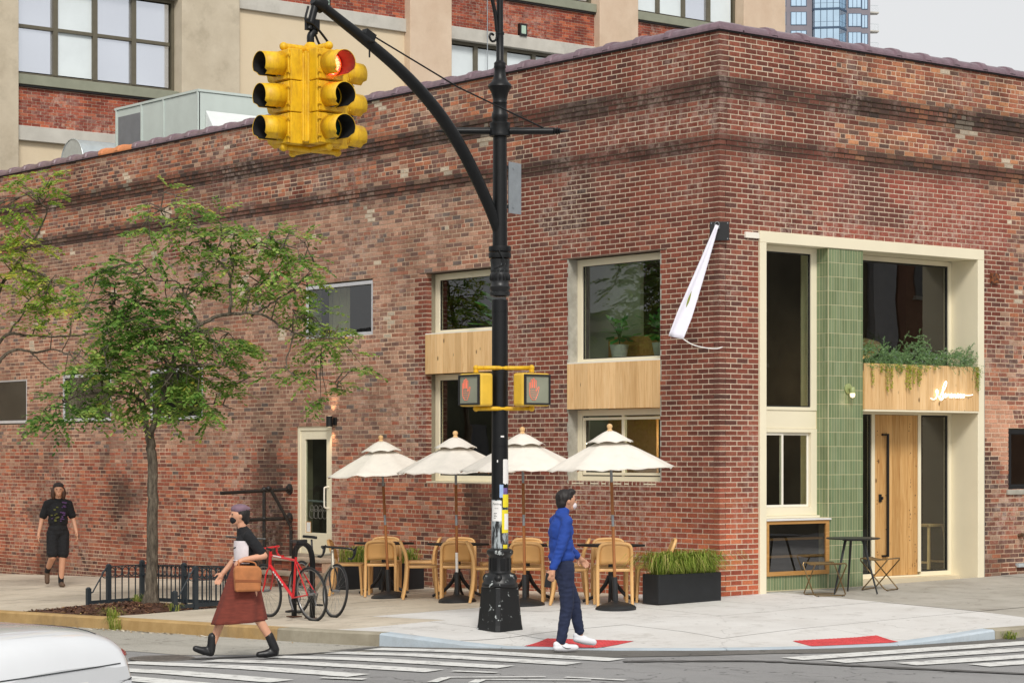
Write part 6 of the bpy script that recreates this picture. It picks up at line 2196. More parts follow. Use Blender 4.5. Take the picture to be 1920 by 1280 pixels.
def build_tree(label, root, sc, px0, y0, limbs, clusters, leafm, seed, dens):
    rng = random.Random(seed)
    t = thing('street_tree', label, 'tree', root)
    def W(px, y, dep): return RGT * ((px - px0) * sc) + FWD * dep + Vector((0, 0, (y0 - y) * sc))
    nodes_ = []
    for li, (pts, r0, r1) in enumerate(limbs):
        P = crom([W(*p) for p in pts], 6)
        m = len(P)
        P = [p + Vector((rng.gauss(0, .008), rng.gauss(0, .008), rng.gauss(0, .006))) * (0 if i < 2 and li == 0 else 1) for i, p in enumerate(P)]
        R = [r0 + (r1 - r0) * (i / (m - 1)) ** .8 for i in range(m)]
        if li == 0:
            R[0] = r0 * 1.55; R[1] = r0 * 1.2
        mb = MB(); mb.tube(P, R, 10 if li == 0 else 7); mb.build('trunk' if li == 0 else 'limb', bark, t, smooth=True)
        if li > 0: nodes_ += P[2:]
        else: nodes_ += P[-3:]
    tw = MB(); lf = MB()
    for (px, y, rx, ry, n, tone) in clusters:
        for i in range(int(n * dens)):
            a = rng.uniform(0, 6.283); rr = math.sqrt(rng.random())
            q = W(px + rx * rr * math.cos(a), y + ry * rr * math.sin(a), rng.gauss(0, .34))
            near = min(nodes_, key=lambda v: (v - q).length_squared)
            out = (q - near)
            if i % 2 == 0 and out.length > .12:
                mid = near.lerp(q, .5) + Vector((rng.gauss(0, .05), rng.gauss(0, .05), .06 + rng.gauss(0, .04)))
                tw.tube([near, near.lerp(mid, .6), mid, mid.lerp(q, .6) , q], [.011, .009, .007, .005, .003], 5, cap=False)
                if rng.random() < .5: nodes_.append(mid)
            d = Vector((rng.gauss(0, 1), rng.gauss(0, 1), rng.gauss(-.08, .16))) + out.normalized() * .8
            for k in range(rng.choice((2, 3, 3))):
                dd = d + Vector((rng.gauss(0, .7), rng.gauss(0, .7), rng.gauss(0, .14)))
                leaf_spray(lf, rng, q, dd, rng.uniform(.20, .38), rng.choice((9, 11, 13)), .023, .098, tone + rng.gauss(0, .12))
    tw.build('twig', bark, t)['kind'] = 'stuff'
    lf.build('crown', leafm, t)['kind'] = 'stuff'
    return t
TR = (-4.68, 6.42)
limbs = [([(287, 1136, 0), (289, 1040, 0), (291, 940, 0), (289, 860, 0), (286, 820, 0)], .088, .062),
         ([(286, 826, 0), (276, 790, .05), (270, 760, .1), (245, 742, .2), (200, 738, .3), (140, 745, .35), (88, 772, .4)], .045, .008),
         ([(287, 822, 0), (300, 780, -.05), (318, 730, -.1), (330, 690, -.15), (352, 640, -.2), (400, 606, -.25), (440, 596, -.3), (500, 598, -.35), (548, 626, -.4), (600, 640, -.4), (650, 640, -.4)], .05, .007),
         ([(440, 597, -.3), (441, 560, -.25), (436, 520, -.2), (410, 486, -.1), (385, 455, 0), (352, 432, .1), (318, 424, .2), (306, 392, .2)], .026, .005),
         ([(384, 615, -.2), (360, 580, -.1), (345, 545, 0), (330, 530, .1), (290, 528, .2), (262, 500, .25)], .02, .005),
         ([(310, 745, -.1), (318, 700, .1), (290, 650, .3), (240, 610, .4), (210, 570, .5)], .028, .006),
         ([(300, 780, 0), (270, 720, -.3), (230, 700, -.4), (190, 690, -.5)], .026, .006),
         ([(330, 690, -.1), (380, 690, -.4), (430, 690, -.5), (462, 710, -.55)], .022, .005),
         ([(480, 598, -.3), (520, 570, -.1), (560, 540, 0), (590, 500, .1)], .018, .005),
         ([(560, 632, -.4), (545, 690, -.4), (570, 712, -.4), (630, 720, -.4), (640, 735, -.4)], .012, .004),
         ([(290, 800, 0), (350, 770, .2), (400, 760, .3), (440, 770, .3)], .02, .005)]
clusters = [(325, 385, 60, 30, 16, .55), (275, 425, 45, 16, 9, .5), (390, 430, 70, 38, 40, .5), (440, 470, 70, 45, 46, .45), (350, 470, 70, 30, 26, .48), (500, 470, 70, 40, 44, .5), (555, 500, 42, 28, 24, .5), (540, 550, 60, 40, 40, .5), (470, 530, 60, 36, 36, .45), (390, 540, 70, 30, 30, .42),
            (240, 510, 70, 30, 36, .40), (220, 560, 66, 44, 62, .32), (270, 590, 60, 36, 44, .36), (205, 600, 44, 26, 24, .3), (330, 590, 50, 30, 22, .42), (300, 640, 90, 34, 64, .36), (220, 650, 60, 30, 40, .34), (380, 650, 80, 36, 60, .42), (440, 660, 44, 26, 30, .45), (200, 705, 80, 32, 60, .42), (290, 710, 90, 40, 80, .5), (380, 720, 80, 36, 60, .42), (320, 765, 90, 28, 54, .45), (130, 765, 66, 26, 44, .25), (90, 790, 28, 16, 12, .25), (230, 765, 60, 24, 30, .5), (400, 780, 30, 18, 12, .42), (180, 690, 50, 30, 24, .7),
            (590, 610, 44, 26, 26, .5), (640, 640, 46, 22, 22, .5), (665, 650, 26, 14, 8, .52), (600, 660, 40, 18, 12, .5), (660, 700, 26, 22, 10, .42), (560, 700, 40, 14, 12, .48), (640, 725, 20, 16, 8, .4), (600, 745, 20, 10, 5, .4), (510, 705, 24, 14, 6, .42), (560, 440, 30, 14, 6, .5)]
build_tree('young street tree with spreading feathery crown in the fenced bed', (TR[0], TR[1], pave(*TR) + .02), .00741, 287, 1136, limbs, clusters, tree_leaf, 4, .60)
T2 = (-4.75, 11.9)
limbs2 = [([(-90, 1130, 0), (-88, 1000, 0), (-86, 880, 0), (-84, 800, 0)], .10, .075),
          ([(-84, 805, 0), (-60, 740, 0), (-30, 690, -.05), (0, 668, -.1), (40, 672, -.1), (80, 668, -.1), (130, 695, -.1)], .045, .007),
          ([(-84, 810, 0), (-60, 700, .1), (-20, 640, .1), (20, 640, .1), (70, 642, .1), (130, 638, .1), (190, 634, .1)], .04, .006),
          ([(-80, 800, 0), (-70, 660, .1), (-40, 560, .2), (0, 500, .2), (40, 440, .2), (60, 380, .2)], .05, .008),
          ([(-20, 640, .1), (10, 600, .1), (22, 570, .1), (60, 560, .1)], .018, .005),
          ([(30, 672, -.1), (60, 700, -.1), (100, 720, -.1)], .014, .004)]
clusters2 = [(30, 375, 60, 26, 34, .5), (60, 360, 40, 20, 16, .55), (20, 420, 50, 20, 16, .5), (15, 475, 40, 26, 26, .75), (10, 530, 50, 34, 50, .7), (60, 545, 40, 26, 30, .45), (80, 560, 34, 16, 16, .45), (20, 590, 44, 20, 24, .4), (85, 590, 34, 12, 10, .75), (60, 625, 50, 10, 8, .5), (100, 640, 40, 10, 6, .5), (-60, 480, 60, 90, 60, .5), (-100, 620, 60, 60, 40, .5), (150, 636, 30, 8, 4, .5)]
build_tree('yellowing street tree reaching into the picture at the left edge', (T2[0], T2[1], pave(*T2)), .00838, -88, 1130, limbs2, clusters2, tree_leaf2, 8, .55)

# mulch bed
mb = MB()
nx, ny = 16, 20
def mz(x, y):
    u, v = (x - BX0) / (BX1 - BX0), (y - BY0) / (BY1 - BY0)
    e = min(u, 1 - u, v, 1 - v)
    return pave(x, y) - .015 + .07 * min(1, e * 4) + .012 * noise.noise(Vector((x * 5, y * 5, 0)))
for i in range(nx + 1):
    for j in range(ny + 1):
        x, y = -6.06 + (BX1 + 6.06) * i / nx, BY0 + (BY1 - BY0) * j / ny
        mb.v.append((x, y, mz(x, y)))
for i in range(nx):
    for j in range(ny):
        a = i * (ny + 1) + j
        mb.f.append((a, a + ny + 1, a + ny + 2, a + 1))
bedroot = struct(mb.build('tree_bed', mulch, smooth=True))
mb = MB()
for i in range(2600):
    x, y = rnd.uniform(-6.05, BX1 - .02), rnd.uniform(BY0 + .02, BY1 - .02)
    a = rnd.uniform(0, 6.28)
    l, w = rnd.uniform(.012, .04), rnd.uniform(.004, .011)
    d = Vector((math.cos(a), math.sin(a), rnd.uniform(-.4, .5))) * l
    s_ = Vector((-math.sin(a), math.cos(a), rnd.uniform(-.3, .3))) * w
    p = Vector((x, y, mz(x, y) + .008))
    j = rnd.random()
    mb.add([p - d - s_, p + d - s_, p + d + s_, p - d + s_], [(0, 1, 2, 3)], (j, 0, 0))
chipm = leaf_mat('bark_chip', [(0, lin(58, 36, 28)), (.6, lin(104, 70, 52)), (.93, lin(130, 92, 68)), (1, lin(186, 160, 100))], .02)
tag(mb.build('bark_mulch', chipm), 'dark brown bark mulch filling the fenced tree bed', 'mulch', kind='stuff')
def tuft(label, x, y, z, n, h, seed, sp=.9):
    t = thing('weed_tuft', label, 'weeds', (x, y, z))
    mb = MB(); grass(mb, random.Random(seed), n, (-.05, .05, -.09, .09), h, sp, .004); mb.build('blades', grass_leaf, t)['kind'] = 'stuff'
tuft('weed tuft growing over the yellow kerb below the tree bed', -6.22, 4.72, road(0, 4.7) + .12, 70, .22, 3)
tuft('weed tuft at the foot of the yellow kerb', -6.28, 4.55, road(0, 4.55), 70, .2, 4)
tuft('weed tuft at the front right corner of the tree fence', -5.0, 5.22, pave(-5, 5.2), 50, .14, 5)
tuft('yellow flowering weeds at the back left corner of the tree bed', -4.35, 7.35, mz(-4.35, 7.35), 50, .18, 6)
tuft('weeds at the right end of the blue kerb', -.35, -4.97, road(0, -5), 60, .12, 7)
# ---------------------------------------------------------------- tree guard
fe = thing('tree_guard', 'low black iron tree guard with a row of rings round the bed', 'fence', (0, 0, 0))
fm = simple('guard_paint', lin(38, 46, 52), .5, .12, 8)
def fpost(x, y, h, w=.062):
    z = pave(x, y)
    mb = MB(); mb.box(x - w / 2, x + w / 2, y - w / 2, y + w / 2, z, z + h)
    mb.ell((x, y, z + h), (w * .5, w * .5, w * .28), 10, 6)
    mb.build('post', fm, fe, bevel=.004)
def fside(a, b, step=.115, skip_end=False):
    a, b = Vector((*a, 0)), Vector((*b, 0))
    L = (b - a).length; d = (b - a) / L
    def Z(p): return pave(p.x, p.y)
    pa, pb = a + d * .031, b - d * .031
    for nm, z, w, h in (('top_rail', .545, .03, .014), ('mid_rail', .385, .024, .010), ('bottom_rail', .055, .03, .05)):
        mb = MB(); mb.beam(pa + Vector((0, 0, Z(a) + z)), pb + Vector((0, 0, Z(b) + z)), w, h); mb.build(nm, fm, fe)
    n = max(1, round(L / step))
    for i in range(n):
        c = a + d * (L * (i + .5) / n)
        if i:
            e = a + d * (L * i / n)
            mb = MB(); mb.beam(e + Vector((0, 0, Z(e) + .08)), e + Vector((0, 0, Z(e) + .538)), .014, .014, up=(1, 0, 0)); mb.build('picket', fm, fe)
        mb = MB(); r = min(.056, L / n * .47); zc = Z(c) + .464
        mb.tube([c + d * (r * math.cos(k * .524)) + Vector((0, 0, zc + r * 1.28 * math.sin(k * .524))) for k in range(12)], .0075, 5, closed=True); mb.build('ring', fm, fe, smooth=True)
def fwing(tall, short):
    tl, sh = Vector((*tall, 0)), Vector((*short, 0))
    zt, zs = pave(*tall), pave(*short)
    mb = MB(); mb.tube(crom([tl + Vector((0, 0, zt + .54)), tl.lerp(sh, .12) + Vector((0, 0, zt + .53)), tl.lerp(sh, .3) + Vector((0, 0, zt + .44)), tl.lerp(sh, .72) + Vector((0, 0, zs + .24)), tl.lerp(sh, .8) + Vector((0, 0, zs + .20)), sh + Vector((0, 0, zs + .20))], 4), .011, 6); mb.build('sloping_rail', fm, fe, smooth=True)
    mb = MB(); mb.beam(tl + Vector((0, 0, zt + .055)), sh + Vector((0, 0, zs + .055)), .03, .05); mb.build('bottom_rail', fm, fe)
    mb = MB(); m = tl.lerp(sh, .42); mb.beam(m + Vector((0, 0, zs + .08)), m + Vector((0, 0, zs + .38)), .014, .014, up=(1, 0, 0)); mb.build('picket', fm, fe)
    mb = MB(); m = tl.lerp(sh, .18); mb.tube([m + (sh - tl).normalized() * .05 * math.cos(k * .524) + Vector((0, 0, zt + .44 + .055 * math.sin(k * .524))) for k in range(12)], .0075, 5, closed=True); mb.build('ring', fm, fe)
XF0, XF1, XF2, YA, YB = -5.02, -4.70, -4.16, 7.56, 5.20
for (x, y, h) in ((XF0, YA, .26), (XF1, YA, .57), (XF2, YA, .60), (XF2, YB, .58), (XF1, YB, .57), (XF0, YB, .26), (XF2, 6.4, .57)):
    fpost(x, y, h)
fside((XF1, YA), (XF2, YA)); fside((XF2, YA), (XF2, 6.4), .12); fside((XF2, 6.4), (XF2, YB), .12); fside((XF2, YB), (XF1, YB))
fwing((XF1, YA), (XF0, YA)); fwing((XF1, YB), (XF0, YB))

# ---------------------------------------------------------------- planting on top of the entrance box
jp = thing('box_planting', 'feathery blue green juniper mass spilling over the pine box above the door', 'plants', (2.704, -.05, 3.04))
prng = random.Random(12)
mb = MB(); st_ = MB()
for i in range(760):
    x = prng.uniform(.02, 2.36)
    hgt = .20 + .13 * math.sin(x * 3.2 + .6) ** 2 + (.16 if 1.12 < x < 1.3 else 0) - .08 * max(0, x - 1.7)
    p = Vector((x, prng.uniform(-.03, .36), prng.uniform(.0, hgt)))
    d = Vector((prng.gauss(0, .7), prng.gauss(-.45, .6), prng.gauss(.55, .5)))
    if p.y < .06: d.z -= .5
    L = prng.uniform(.09, .2)
    for k in range(22):
        t_ = k / 22
        c = p + d.normalized() * L * t_ + Vector((0, 0, -.05 * t_ * t_))
        ld = (d.normalized() * .7 + Vector((prng.gauss(0, .7), prng.gauss(0, .7), prng.gauss(0, .5)))).normalized()
        w = ld.cross(Vector((prng.gauss(0, 1), prng.gauss(0, 1), 1))).normalized() * .0045
        l = prng.uniform(.02, .042)
        mb.add([c - w, c + w, c + ld * l], [(0, 1, 2)], (max(0, min(1, prng.gauss(.5, .24))), 0, 0))
mb.build('juniper', box_leaf, jp)['kind'] = 'stuff'
for vi, (x, L) in enumerate(((.12, .30), (.30, .12), (.42, .38), (.50, .34), (.70, .10), (.82, .33), (.88, .36), (.96, .26), (1.06, .30), (1.10, .22), (1.22, .10), (1.40, .06), (2.30, .30), (2.35, .34), (.62, .08))):
    mb = MB()
    for i in range(int(L * 420) + 10):
        t_ = prng.random()
        c = Vector((x + prng.gauss(0, .022 * (1.1 - t_)), -.02 - prng.uniform(0, .035), .05 - L * t_))
        ld = Vector((prng.gauss(0, 1), -abs(prng.gauss(0, .6)), prng.gauss(-.5, .5))).normalized()
        w = ld.cross(Vector((0, 0, 1))).normalized() * .008
        l = prng.uniform(.014, .026)
        mb.add([c, c + ld * l * .5 + w, c + ld * l, c + ld * l * .5 - w], [(0, 1, 2, 3)], (prng.random() if x < 2 else prng.uniform(0, .5), 0, 0))
    mb.build('trailing_vine', trail_leaf, jp)['kind'] = 'stuff'
# ================================================================ PIPES, RACK, BICYCLES
pf = thing('pipe_guard', 'black steel pipe frame projecting from the wall left of the side door', 'pipe frame', (0, 0, 0))
pm = worn('pipe_paint', lin(36, 32, 30), lin(120, 84, 60), .64, 24, .5)
YP = 10.02
def pz(x): return pave(x, YP)
mb = MB(); mb.tube([(-.0, YP, 1.27), (-1.32, YP, 1.22)], .029, 10); mb.build('top_bar', pm, pf, smooth=True)
mb = MB(); mb.tube([(-.0, YP, .80), (-1.0, YP, .78)], .029, 10); mb.build('lower_bar', pm, pf, smooth=True)
for z in (1.27, .80):
    mb = MB(); q = Vector((-1, 0, 0)).to_track_quat('Z', 'Y'); mb.lathe([(.09, .0), (.09, .014), (.055, .02), (.05, .06), (.001, .06)], 16, (-.002, YP, z), axis=q); mb.build('wall_flange', pm, pf, smooth=True)
mb = MB(); mb.tube([(-.50, YP, pz(-.5)), (-.50, YP, 1.27)], .029, 10); mb.build('upright', pm, pf, smooth=True)
mb = MB(); mb.tube([(-.98, YP, pz(-.98)), (-.98, YP, .80)], .034, 10); mb.build('upright', pm, pf, smooth=True)
mb = MB(); mb.tube([(-.40, YP - .01, 1.30), (-.03, YP - .06, .68), (.0 - .02, YP - .06, .6), (-.02, YP - .06, pz(-.1))], .028, 10); mb.build('brace', pm, pf, smooth=True)
for c_ in ((-.50, YP, 1.27), (-.50, YP, .795), (-.42, YP - .01, 1.285)):
    mb = MB(); mb.ell(c_, (.044, .044, .044), 12, 8); mb.build('pipe_fitting', pm, pf, smooth=True)

rk = thing('bike_rack', 'black square tube hoop bike rack at the kerb holding the bicycles', 'bike rack', (-4.98, 2.2, pave(-4.98, 2.2)))
mb = MB(); mb.tube(crom([(0, .2, 0), (0, .2, .5), (0, .2, .72), (0, .14, .86), (0, 0, .91), (0, -.14, .86), (0, -.2, .72), (0, -.2, .5), (0, -.2, 0)], 5), .034, 4, cap=True); mb.build('hoop', black_iron, rk)
for s_ in (-1, 1):
    mb = MB(); mb.box(-.07, .07, s_ * .2 - .07, s_ * .2 + .07, 0, .012); mb.build('foot_plate', simple('rusty_plate', lin(98, 66, 48), .8, .2), rk)

def bike(label, loc, rz, lean, mats, drop=True, saddle=True, yaw=0, hidef=True, fork_turn=0):
    """local: +Y forward, wheels on z = 0"""
    fr_, tyre, rim, blk = mats[:4]
    t = thing('bicycle', label, 'bicycle', loc)
    t.rotation_euler = (0, lean, rz)
    R = .335
    def wheel(y, nm):
        w = bpy.data.objects.new(nm, None); C.objects.link(w); w.parent = t; w.location = (0, y, R)
        mb = MB(); mb.tube([(0, (R - .014) * math.cos(k * math.pi / 18), (R - .014) * math.sin(k * math.pi / 18)) for k in range(36)], .0145, 8, closed=True); mb.build('tyre', tyre, w, smooth=True)
        mb = MB(); mb.tube([(0, (R - .034) * math.cos(k * math.pi / 18), (R - .034) * math.sin(k * math.pi / 18)) for k in range(36)], .0095, 6, closed=True); mb.build('rim', rim, w, smooth=True)
        mb = MB()
        for k in range(24):
            a = k * 2 * math.pi / 24
            s_ = .028 if k % 2 else -.028
            mb.tube([(s_, .02 * math.cos(a + .6), .02 * math.sin(a + .6)), (0, (R - .036) * math.cos(a), (R - .036) * math.sin(a))], .0012, 3)
        mb.build('spokes', rim, w)['kind'] = 'stuff'
        mb = MB(); mb.tube([(-.05, 0, 0), (.05, 0, 0)], .017, 10); mb.build('hub', rim, w, smooth=True)
    wheel(-.49, 'rear_wheel'); wheel(.50, 'front_wheel')
    BB, ST, HT, HB, RD = Vector((0, -.085, .275)), Vector((0, -.225, .78)), Vector((0, .335, .80)), Vector((0, .375, .66)), Vector((0, -.49, R))
    mb = MB()
    mb.tube([BB, HB], .020, 9); mb.tube([BB, ST], .016, 9); mb.tube([ST + Vector((0, .012, -.045)), HT + Vector((0, .004, -.02))], .016, 9); mb.tube([HB + Vector((0, .012, -.05)), HT + Vector((0, -.006, .03))], .020, 9)
    for s_ in (-1, 1):
        mb.tube([BB + Vector((s_ * .03, -.02, 0)), RD + Vector((s_ * .06, 0, 0))], .009, 6); mb.tube([ST + Vector((s_ * .012, .01, -.06)), RD + Vector((s_ * .06, 0, 0))], .008, 6)
    mb.build('frame', fr_, t, smooth=True)
    mb = MB(); FD = Vector((0, .50, R))
    for s_ in (-1, 1):
        mb.tube(crom([HB + Vector((s_ * .025, .012, -.05)), HB + Vector((s_ * .05, .03, -.12)), HB + Vector((s_ * .054, .055, -.2)), FD + Vector((s_ * .055, 0, 0))], 4), .0105, 7)
    mb.build('fork', mats[4] if len(mats) > 4 else blk, t, smooth=True)
    mb = MB(); mb.tube([ST, ST + Vector((0, -.045, .16))], .013, 8); mb.build('seat_post', blk, t, smooth=True)
    if saddle:
        mb = MB(); c = ST + Vector((0, -.05, .175))
        prof = [(-.14, .0), (-.14, .06), (-.10, .072), (-.04, .05), (.05, .024), (.13, .016), (.135, 0)]
        out = [(x, y) for y, x in prof] + [(-x, y) for y, x in reversed(prof)]
        mb.prism([(a, b) for a, b in out], lambda a, b, t_: (c.x + a, c.y + b, c.z + t_ - .02 * max(0, b) * 2), .035); mb.build('saddle', blk, t, bevel=.012)
    mb = MB(); SB = HT + Vector((0, -.012, .05)); mb.tube([HT, SB, SB + Vector((0, .09, .015))], .014, 8); B0 = SB + Vector((0, .095, .015)); mb.build('stem', blk, t, smooth=True)
    for s_ in (-1, 1):
        mb = MB()
        if drop: mb.tube(crom([B0, B0 + Vector((s_ * .15, .0, 0)), B0 + Vector((s_ * .205, .03, -.005)), B0 + Vector((s_ * .21, .09, -.03)), B0 + Vector((s_ * .21, .09, -.09)), B0 + Vector((s_ * .21, .04, -.125)), B0 + Vector((s_ * .21, -.04, -.125))], 5), .0135, 8)
        else: mb.tube([B0, B0 + Vector((s_ * .29, -.02, .01))], .0125, 8)
        mb.build('handlebar', fr_ if drop and fr_ is MATS.get('red_frame') else blk, t, smooth=True)
        if drop:
            mb = MB(); H = B0 + Vector((s_ * .21, .085, -.02)); mb.tube([H, H + Vector((0, .05, .035)), H + Vector((0, .045, -.04)), H + Vector((0, .01, -.09))], [.014, .012, .007, .005], 6); mb.build('brake_lever', blk, t, smooth=True)
    # cranks, chainring, pedals, derailleur
    mb = MB(); mb.tube([(.045, BB.y + .085 * math.cos(k * .26), BB.z + .085 * math.sin(k * .26)) for k in range(24)], .005, 5, closed=True)
    for k in range(5):
        a = k * 1.2566; mb.tube([(.045, BB.y, BB.z), (.045, BB.y + .083 * math.cos(a), BB.z + .083 * math.sin(a))], .006, 5)
    mb.build('chainring', blk, t)
    for s_ in (-1, 1):
        a = 1.0 + (0 if s_ > 0 else math.pi)
        e = BB + Vector((s_ * .075, .17 * math.cos(a), .17 * math.sin(a)))
        mb = MB(); mb.tube([BB + Vector((s_ * .05, 0, 0)), e], [.011, .009], 7); mb.build('crank', rim, t, smooth=True)
        mb = MB(); mb.box(e.x + (.005 if s_ > 0 else -.095), e.x + (.095 if s_ > 0 else -.005), e.y - .035, e.y + .035, e.z - .012, e.z + .012); mb.build('pedal', blk, t, bevel=.003)
    mb = MB()
    for i, r_ in enumerate((.05, .043, .036)): mb.tube([(.04 - i * .0 + i * .006, RD.y + r_ * math.cos(k * .3927), RD.z + r_ * math.sin(k * .3927)) for k in range(16)], .003, 4, closed=True)
    mb.tube([(.055, RD.y, RD.z - .02), (.055, RD.y + .02, RD.z - .075), (.055, RD.y - .0, RD.z - .15)], .008, 6)
    mb.build('cassette', rim, t)
    mb = MB(); mb.tube([(.045, BB.y, BB.z + .087), (.045, RD.y, RD.z + .05)], .003, 4); mb.tube([(.045, BB.y, BB.z - .087), (.055, RD.y, RD.z - .15)], .003, 4); mb.build('chain', blk, t)
    return t
red_frame = simple('red_frame', lin(206, 20, 30), .28, .06, 5, coat=.5)
tyre_m = simple('tyre_rubber', lin(34, 34, 34), .8, .15)
rim_m = simple('rim_alloy', lin(130, 130, 130), .35, .1, metal=.6)
rim_b = simple('rim_black', lin(44, 44, 46), .4, .1)
bike_blk = simple('bike_black', lin(24, 24, 26), .4, .1)
steel_frame = simple('champagne_frame', lin(176, 168, 150), .35, .08, metal=.3)
bx_, by_ = -5.22, 2.10
b1 = bike('red road bicycle with drop bars locked to the hoop rack', (bx_, by_, pave(bx_, by_)), 0, rad(-6), (red_frame, tyre_m, rim_m, bike_blk, red_frame))
# white maker's lettering blocks on the down tube and top tube
mb = MB()
BBv, HBv = Vector((-.021, -.085, .275)), Vector((-.021, .375, .66))
for i in range(6):
    a = BBv.lerp(HBv, .38 + i * .075); b = BBv.lerp(HBv, .38 + i * .075 + .05)
    mb.beam(a, b, .018, .002, up=(1, 0, 0))
mb.beam((-.017, .08, .768), (-.017, .26, .780), .014, .002, up=(1, 0, 0))
mb.build('frame_decal', paper, b1)
bx2, by2 = -4.72, 2.32
bike('champagne coloured road bicycle with drop bars behind the red one', (bx2, by2, pave(bx2, by2)), rad(172), rad(-5), (steel_frame, tyre_m, rim_m, bike_blk))
bx3, by3 = -3.15, 6.5
bike('black bicycle leaning behind the tree guard, mostly hidden by the woman', (bx3, by3, pave(bx3, by3)), rad(-32), rad(4), (bike_blk, tyre_m, rim_b, bike_blk), drop=False)
# ================================================================ PEOPLE
def cap_into(mb, a, b, ra, rb, n=12):
    a, b = Vector(a), Vector(b)
    d = b - a
    L = d.length
    if L < 1e-6: d = Vector((0, 0, 1)); L = 1e-6
    q = d.to_track_quat('Z', 'Y')
    prof = [(ra * math.sin(t), -ra * math.cos(t)) for t in [i * math.pi / 10 for i in range(0, 6)]] + [(rb * math.cos(t), L + rb * math.sin(t)) for t in [i * math.pi / 10 for i in range(0, 6)]]
    prof[0] = (.0008, prof[0][1]); prof[-1] = (.0008, prof[-1][1])
    mb.lathe(prof, n, tuple(a), axis=q)
def blob(name, prims, mat, parent, voxel=.008, smooth=7, wrinkle=0):
    """fuse capsules (a, b, ra, rb) and ellipsoids (c, r) into one continuous skin"""
    mb = MB()
    for p in prims:
        if len(p) == 4: cap_into(mb, *p)
        else: mb.ell(p[0], p[1], 16, 12, p[2] if len(p) > 2 else None)
    o = mb.build(name, None)
    r = o.modifiers.new('r', 'REMESH'); r.mode = 'VOXEL'; r.voxel_size = voxel
    s_ = o.modifiers.new('s', 'SMOOTH'); s_.iterations = smooth; s_.factor = .5
    dg_ = bpy.context.evaluated_depsgraph_get()
    me = bpy.data.meshes.new_from_object(o.evaluated_get(dg_))
    bpy.data.objects.remove(o)
    me.name = name
    if name in ('jacket', 'jeans', 'tee_shirt', 'shorts', 'hair'):
        k = .010 if name in ('jacket', 'jeans') else .007
        P = []
        for v in me.vertices:
            c, n_ = v.co, v.normal
            if name == 'hair': h = .006 * noise.noise(Vector((c.x * 90, c.y * 90, c.z * 14)))
            else:
                q_ = Vector((c.x * 9 + c.z * 6, c.y * 9 - c.z * 5, c.z * 17))
                h = k * (1 - 2 * abs(noise.noise(q_))) * .6 + k * .45 * noise.noise(q_ * 2.3)
            P.append(c + n_ * h)
        for v, p in zip(me.vertices, P): v.co = p
    me.shade_smooth()
    me.materials.clear(); me.materials.append(mat)
    o = bpy.data.objects.new(name, me); C.objects.link(o); o.parent = parent
    return o
def hand(w, fdir, pdir, s=1.0, curl=.5, thumb=1):
    """palm and five bent fingers: w wrist, fdir along the hand, pdir towards the palm"""
    w, f, p = Vector(w), Vector(fdir).normalized(), Vector(pdir)
    p = (p - f * p.dot(f)).normalized()
    a = f.cross(p) * thumb
    out = [(w, w + f * .045 * s, .024 * s, .028 * s), (w + f * .05 * s + a * .018 * s, w + f * .085 * s + a * .020 * s, .016 * s, .014 * s), (w + f * .05 * s - a * .018 * s, w + f * .08 * s - a * .022 * s, .016 * s, .013 * s)]
    for i, (o_, l) in enumerate(((.030, .062), (.010, .072), (-.011, .066), (-.031, .050))):
        k0 = w + f * .085 * s + a * o_ * s
        k1 = k0 + (f * (1 - .35 * curl) + p * .55 * curl).normalized() * l * .5 * s
        k2 = k1 + (f * (1 - curl) + p * curl * 1.1).normalized() * l * .5 * s
        out += [(k0, k1, .0088 * s, .008 * s), (k1, k2, .008 * s, .0068 * s)]
    t0 = w + f * .02 * s + a * .024 * s
    t1 = t0 + (f * .6 + a * .8 + p * .25).normalized() * .042 * s
    t2 = t1 + (f * .9 + a * .2 + p * .4).normalized() * .034 * s
    out += [(t0, t1, .013 * s, .0105 * s), (t1, t2, .010 * s, .008 * s)]
    return out
def face_bits(c, f, s=1.0):
    """nose, brow, chin, ears around head centre c, looking along f"""
    c, f = Vector(c), Vector(f).normalized()
    r = f.cross(Vector((0, 0, 1))).normalized()
    u = Vector((0, 0, 1))
    return [(c, (.072 * s, .072 * s, .095 * s)), (c + f * .022 * s + u * .01, (.07 * s, .072 * s, .085 * s)), (c + f * .045 * s - u * .055 * s, (.045 * s, .045 * s, .05 * s)),
            (c + f * .085 * s + u * .012 * s, c + f * .104 * s - u * .018 * s, .009 * s, .013 * s), (c + f * .078 * s - u * .052 * s + r * .014 * s, c + f * .078 * s - u * .052 * s - r * .014 * s, .010 * s, .010 * s),
            (c + r * .072 * s - u * .005, (.014 * s, .018 * s, .028 * s)), (c - r * .072 * s - u * .005, (.014 * s, .018 * s, .028 * s))]
def eyes(parent, c, f, s=1.0):
    c, f = Vector(c), Vector(f).normalized()
    r = f.cross(Vector((0, 0, 1))).normalized()
    for k in (-1, 1):
        mb = MB(); mb.ell(c + f * .082 * s + r * .031 * k * s + Vector((0, 0, .012 * s)), (.012 * s, .010 * s, .008 * s), 10, 6); mb.build('eye', MATS['eye_dark'], parent, smooth=True)
def shoe(heel, toe, h, w=.04):
    heel, toe = Vector(heel), Vector(toe)
    m = heel.lerp(toe, .5)
    return [(heel, m, w * .85, w), (m, toe, w, w * .8), (heel + Vector((0, 0, h)), m + Vector((0, 0, h * .55)), w * .8, w * .75)]
simple('eye_dark', lin(40, 30, 26), .3, .1)
skin1 = simple('skin_fair', lin(206, 152, 122), .55, .06, 6)
skin2 = simple('skin_tan', lin(198, 146, 116), .55, .06, 6)
hair_dk = simple('hair_dark', lin(30, 24, 22), .6, .25, 40, stretch=(1, 1, .2))
hair_br = simple('hair_brown', lin(74, 48, 34), .6, .25, 40, stretch=(1, 1, .2))
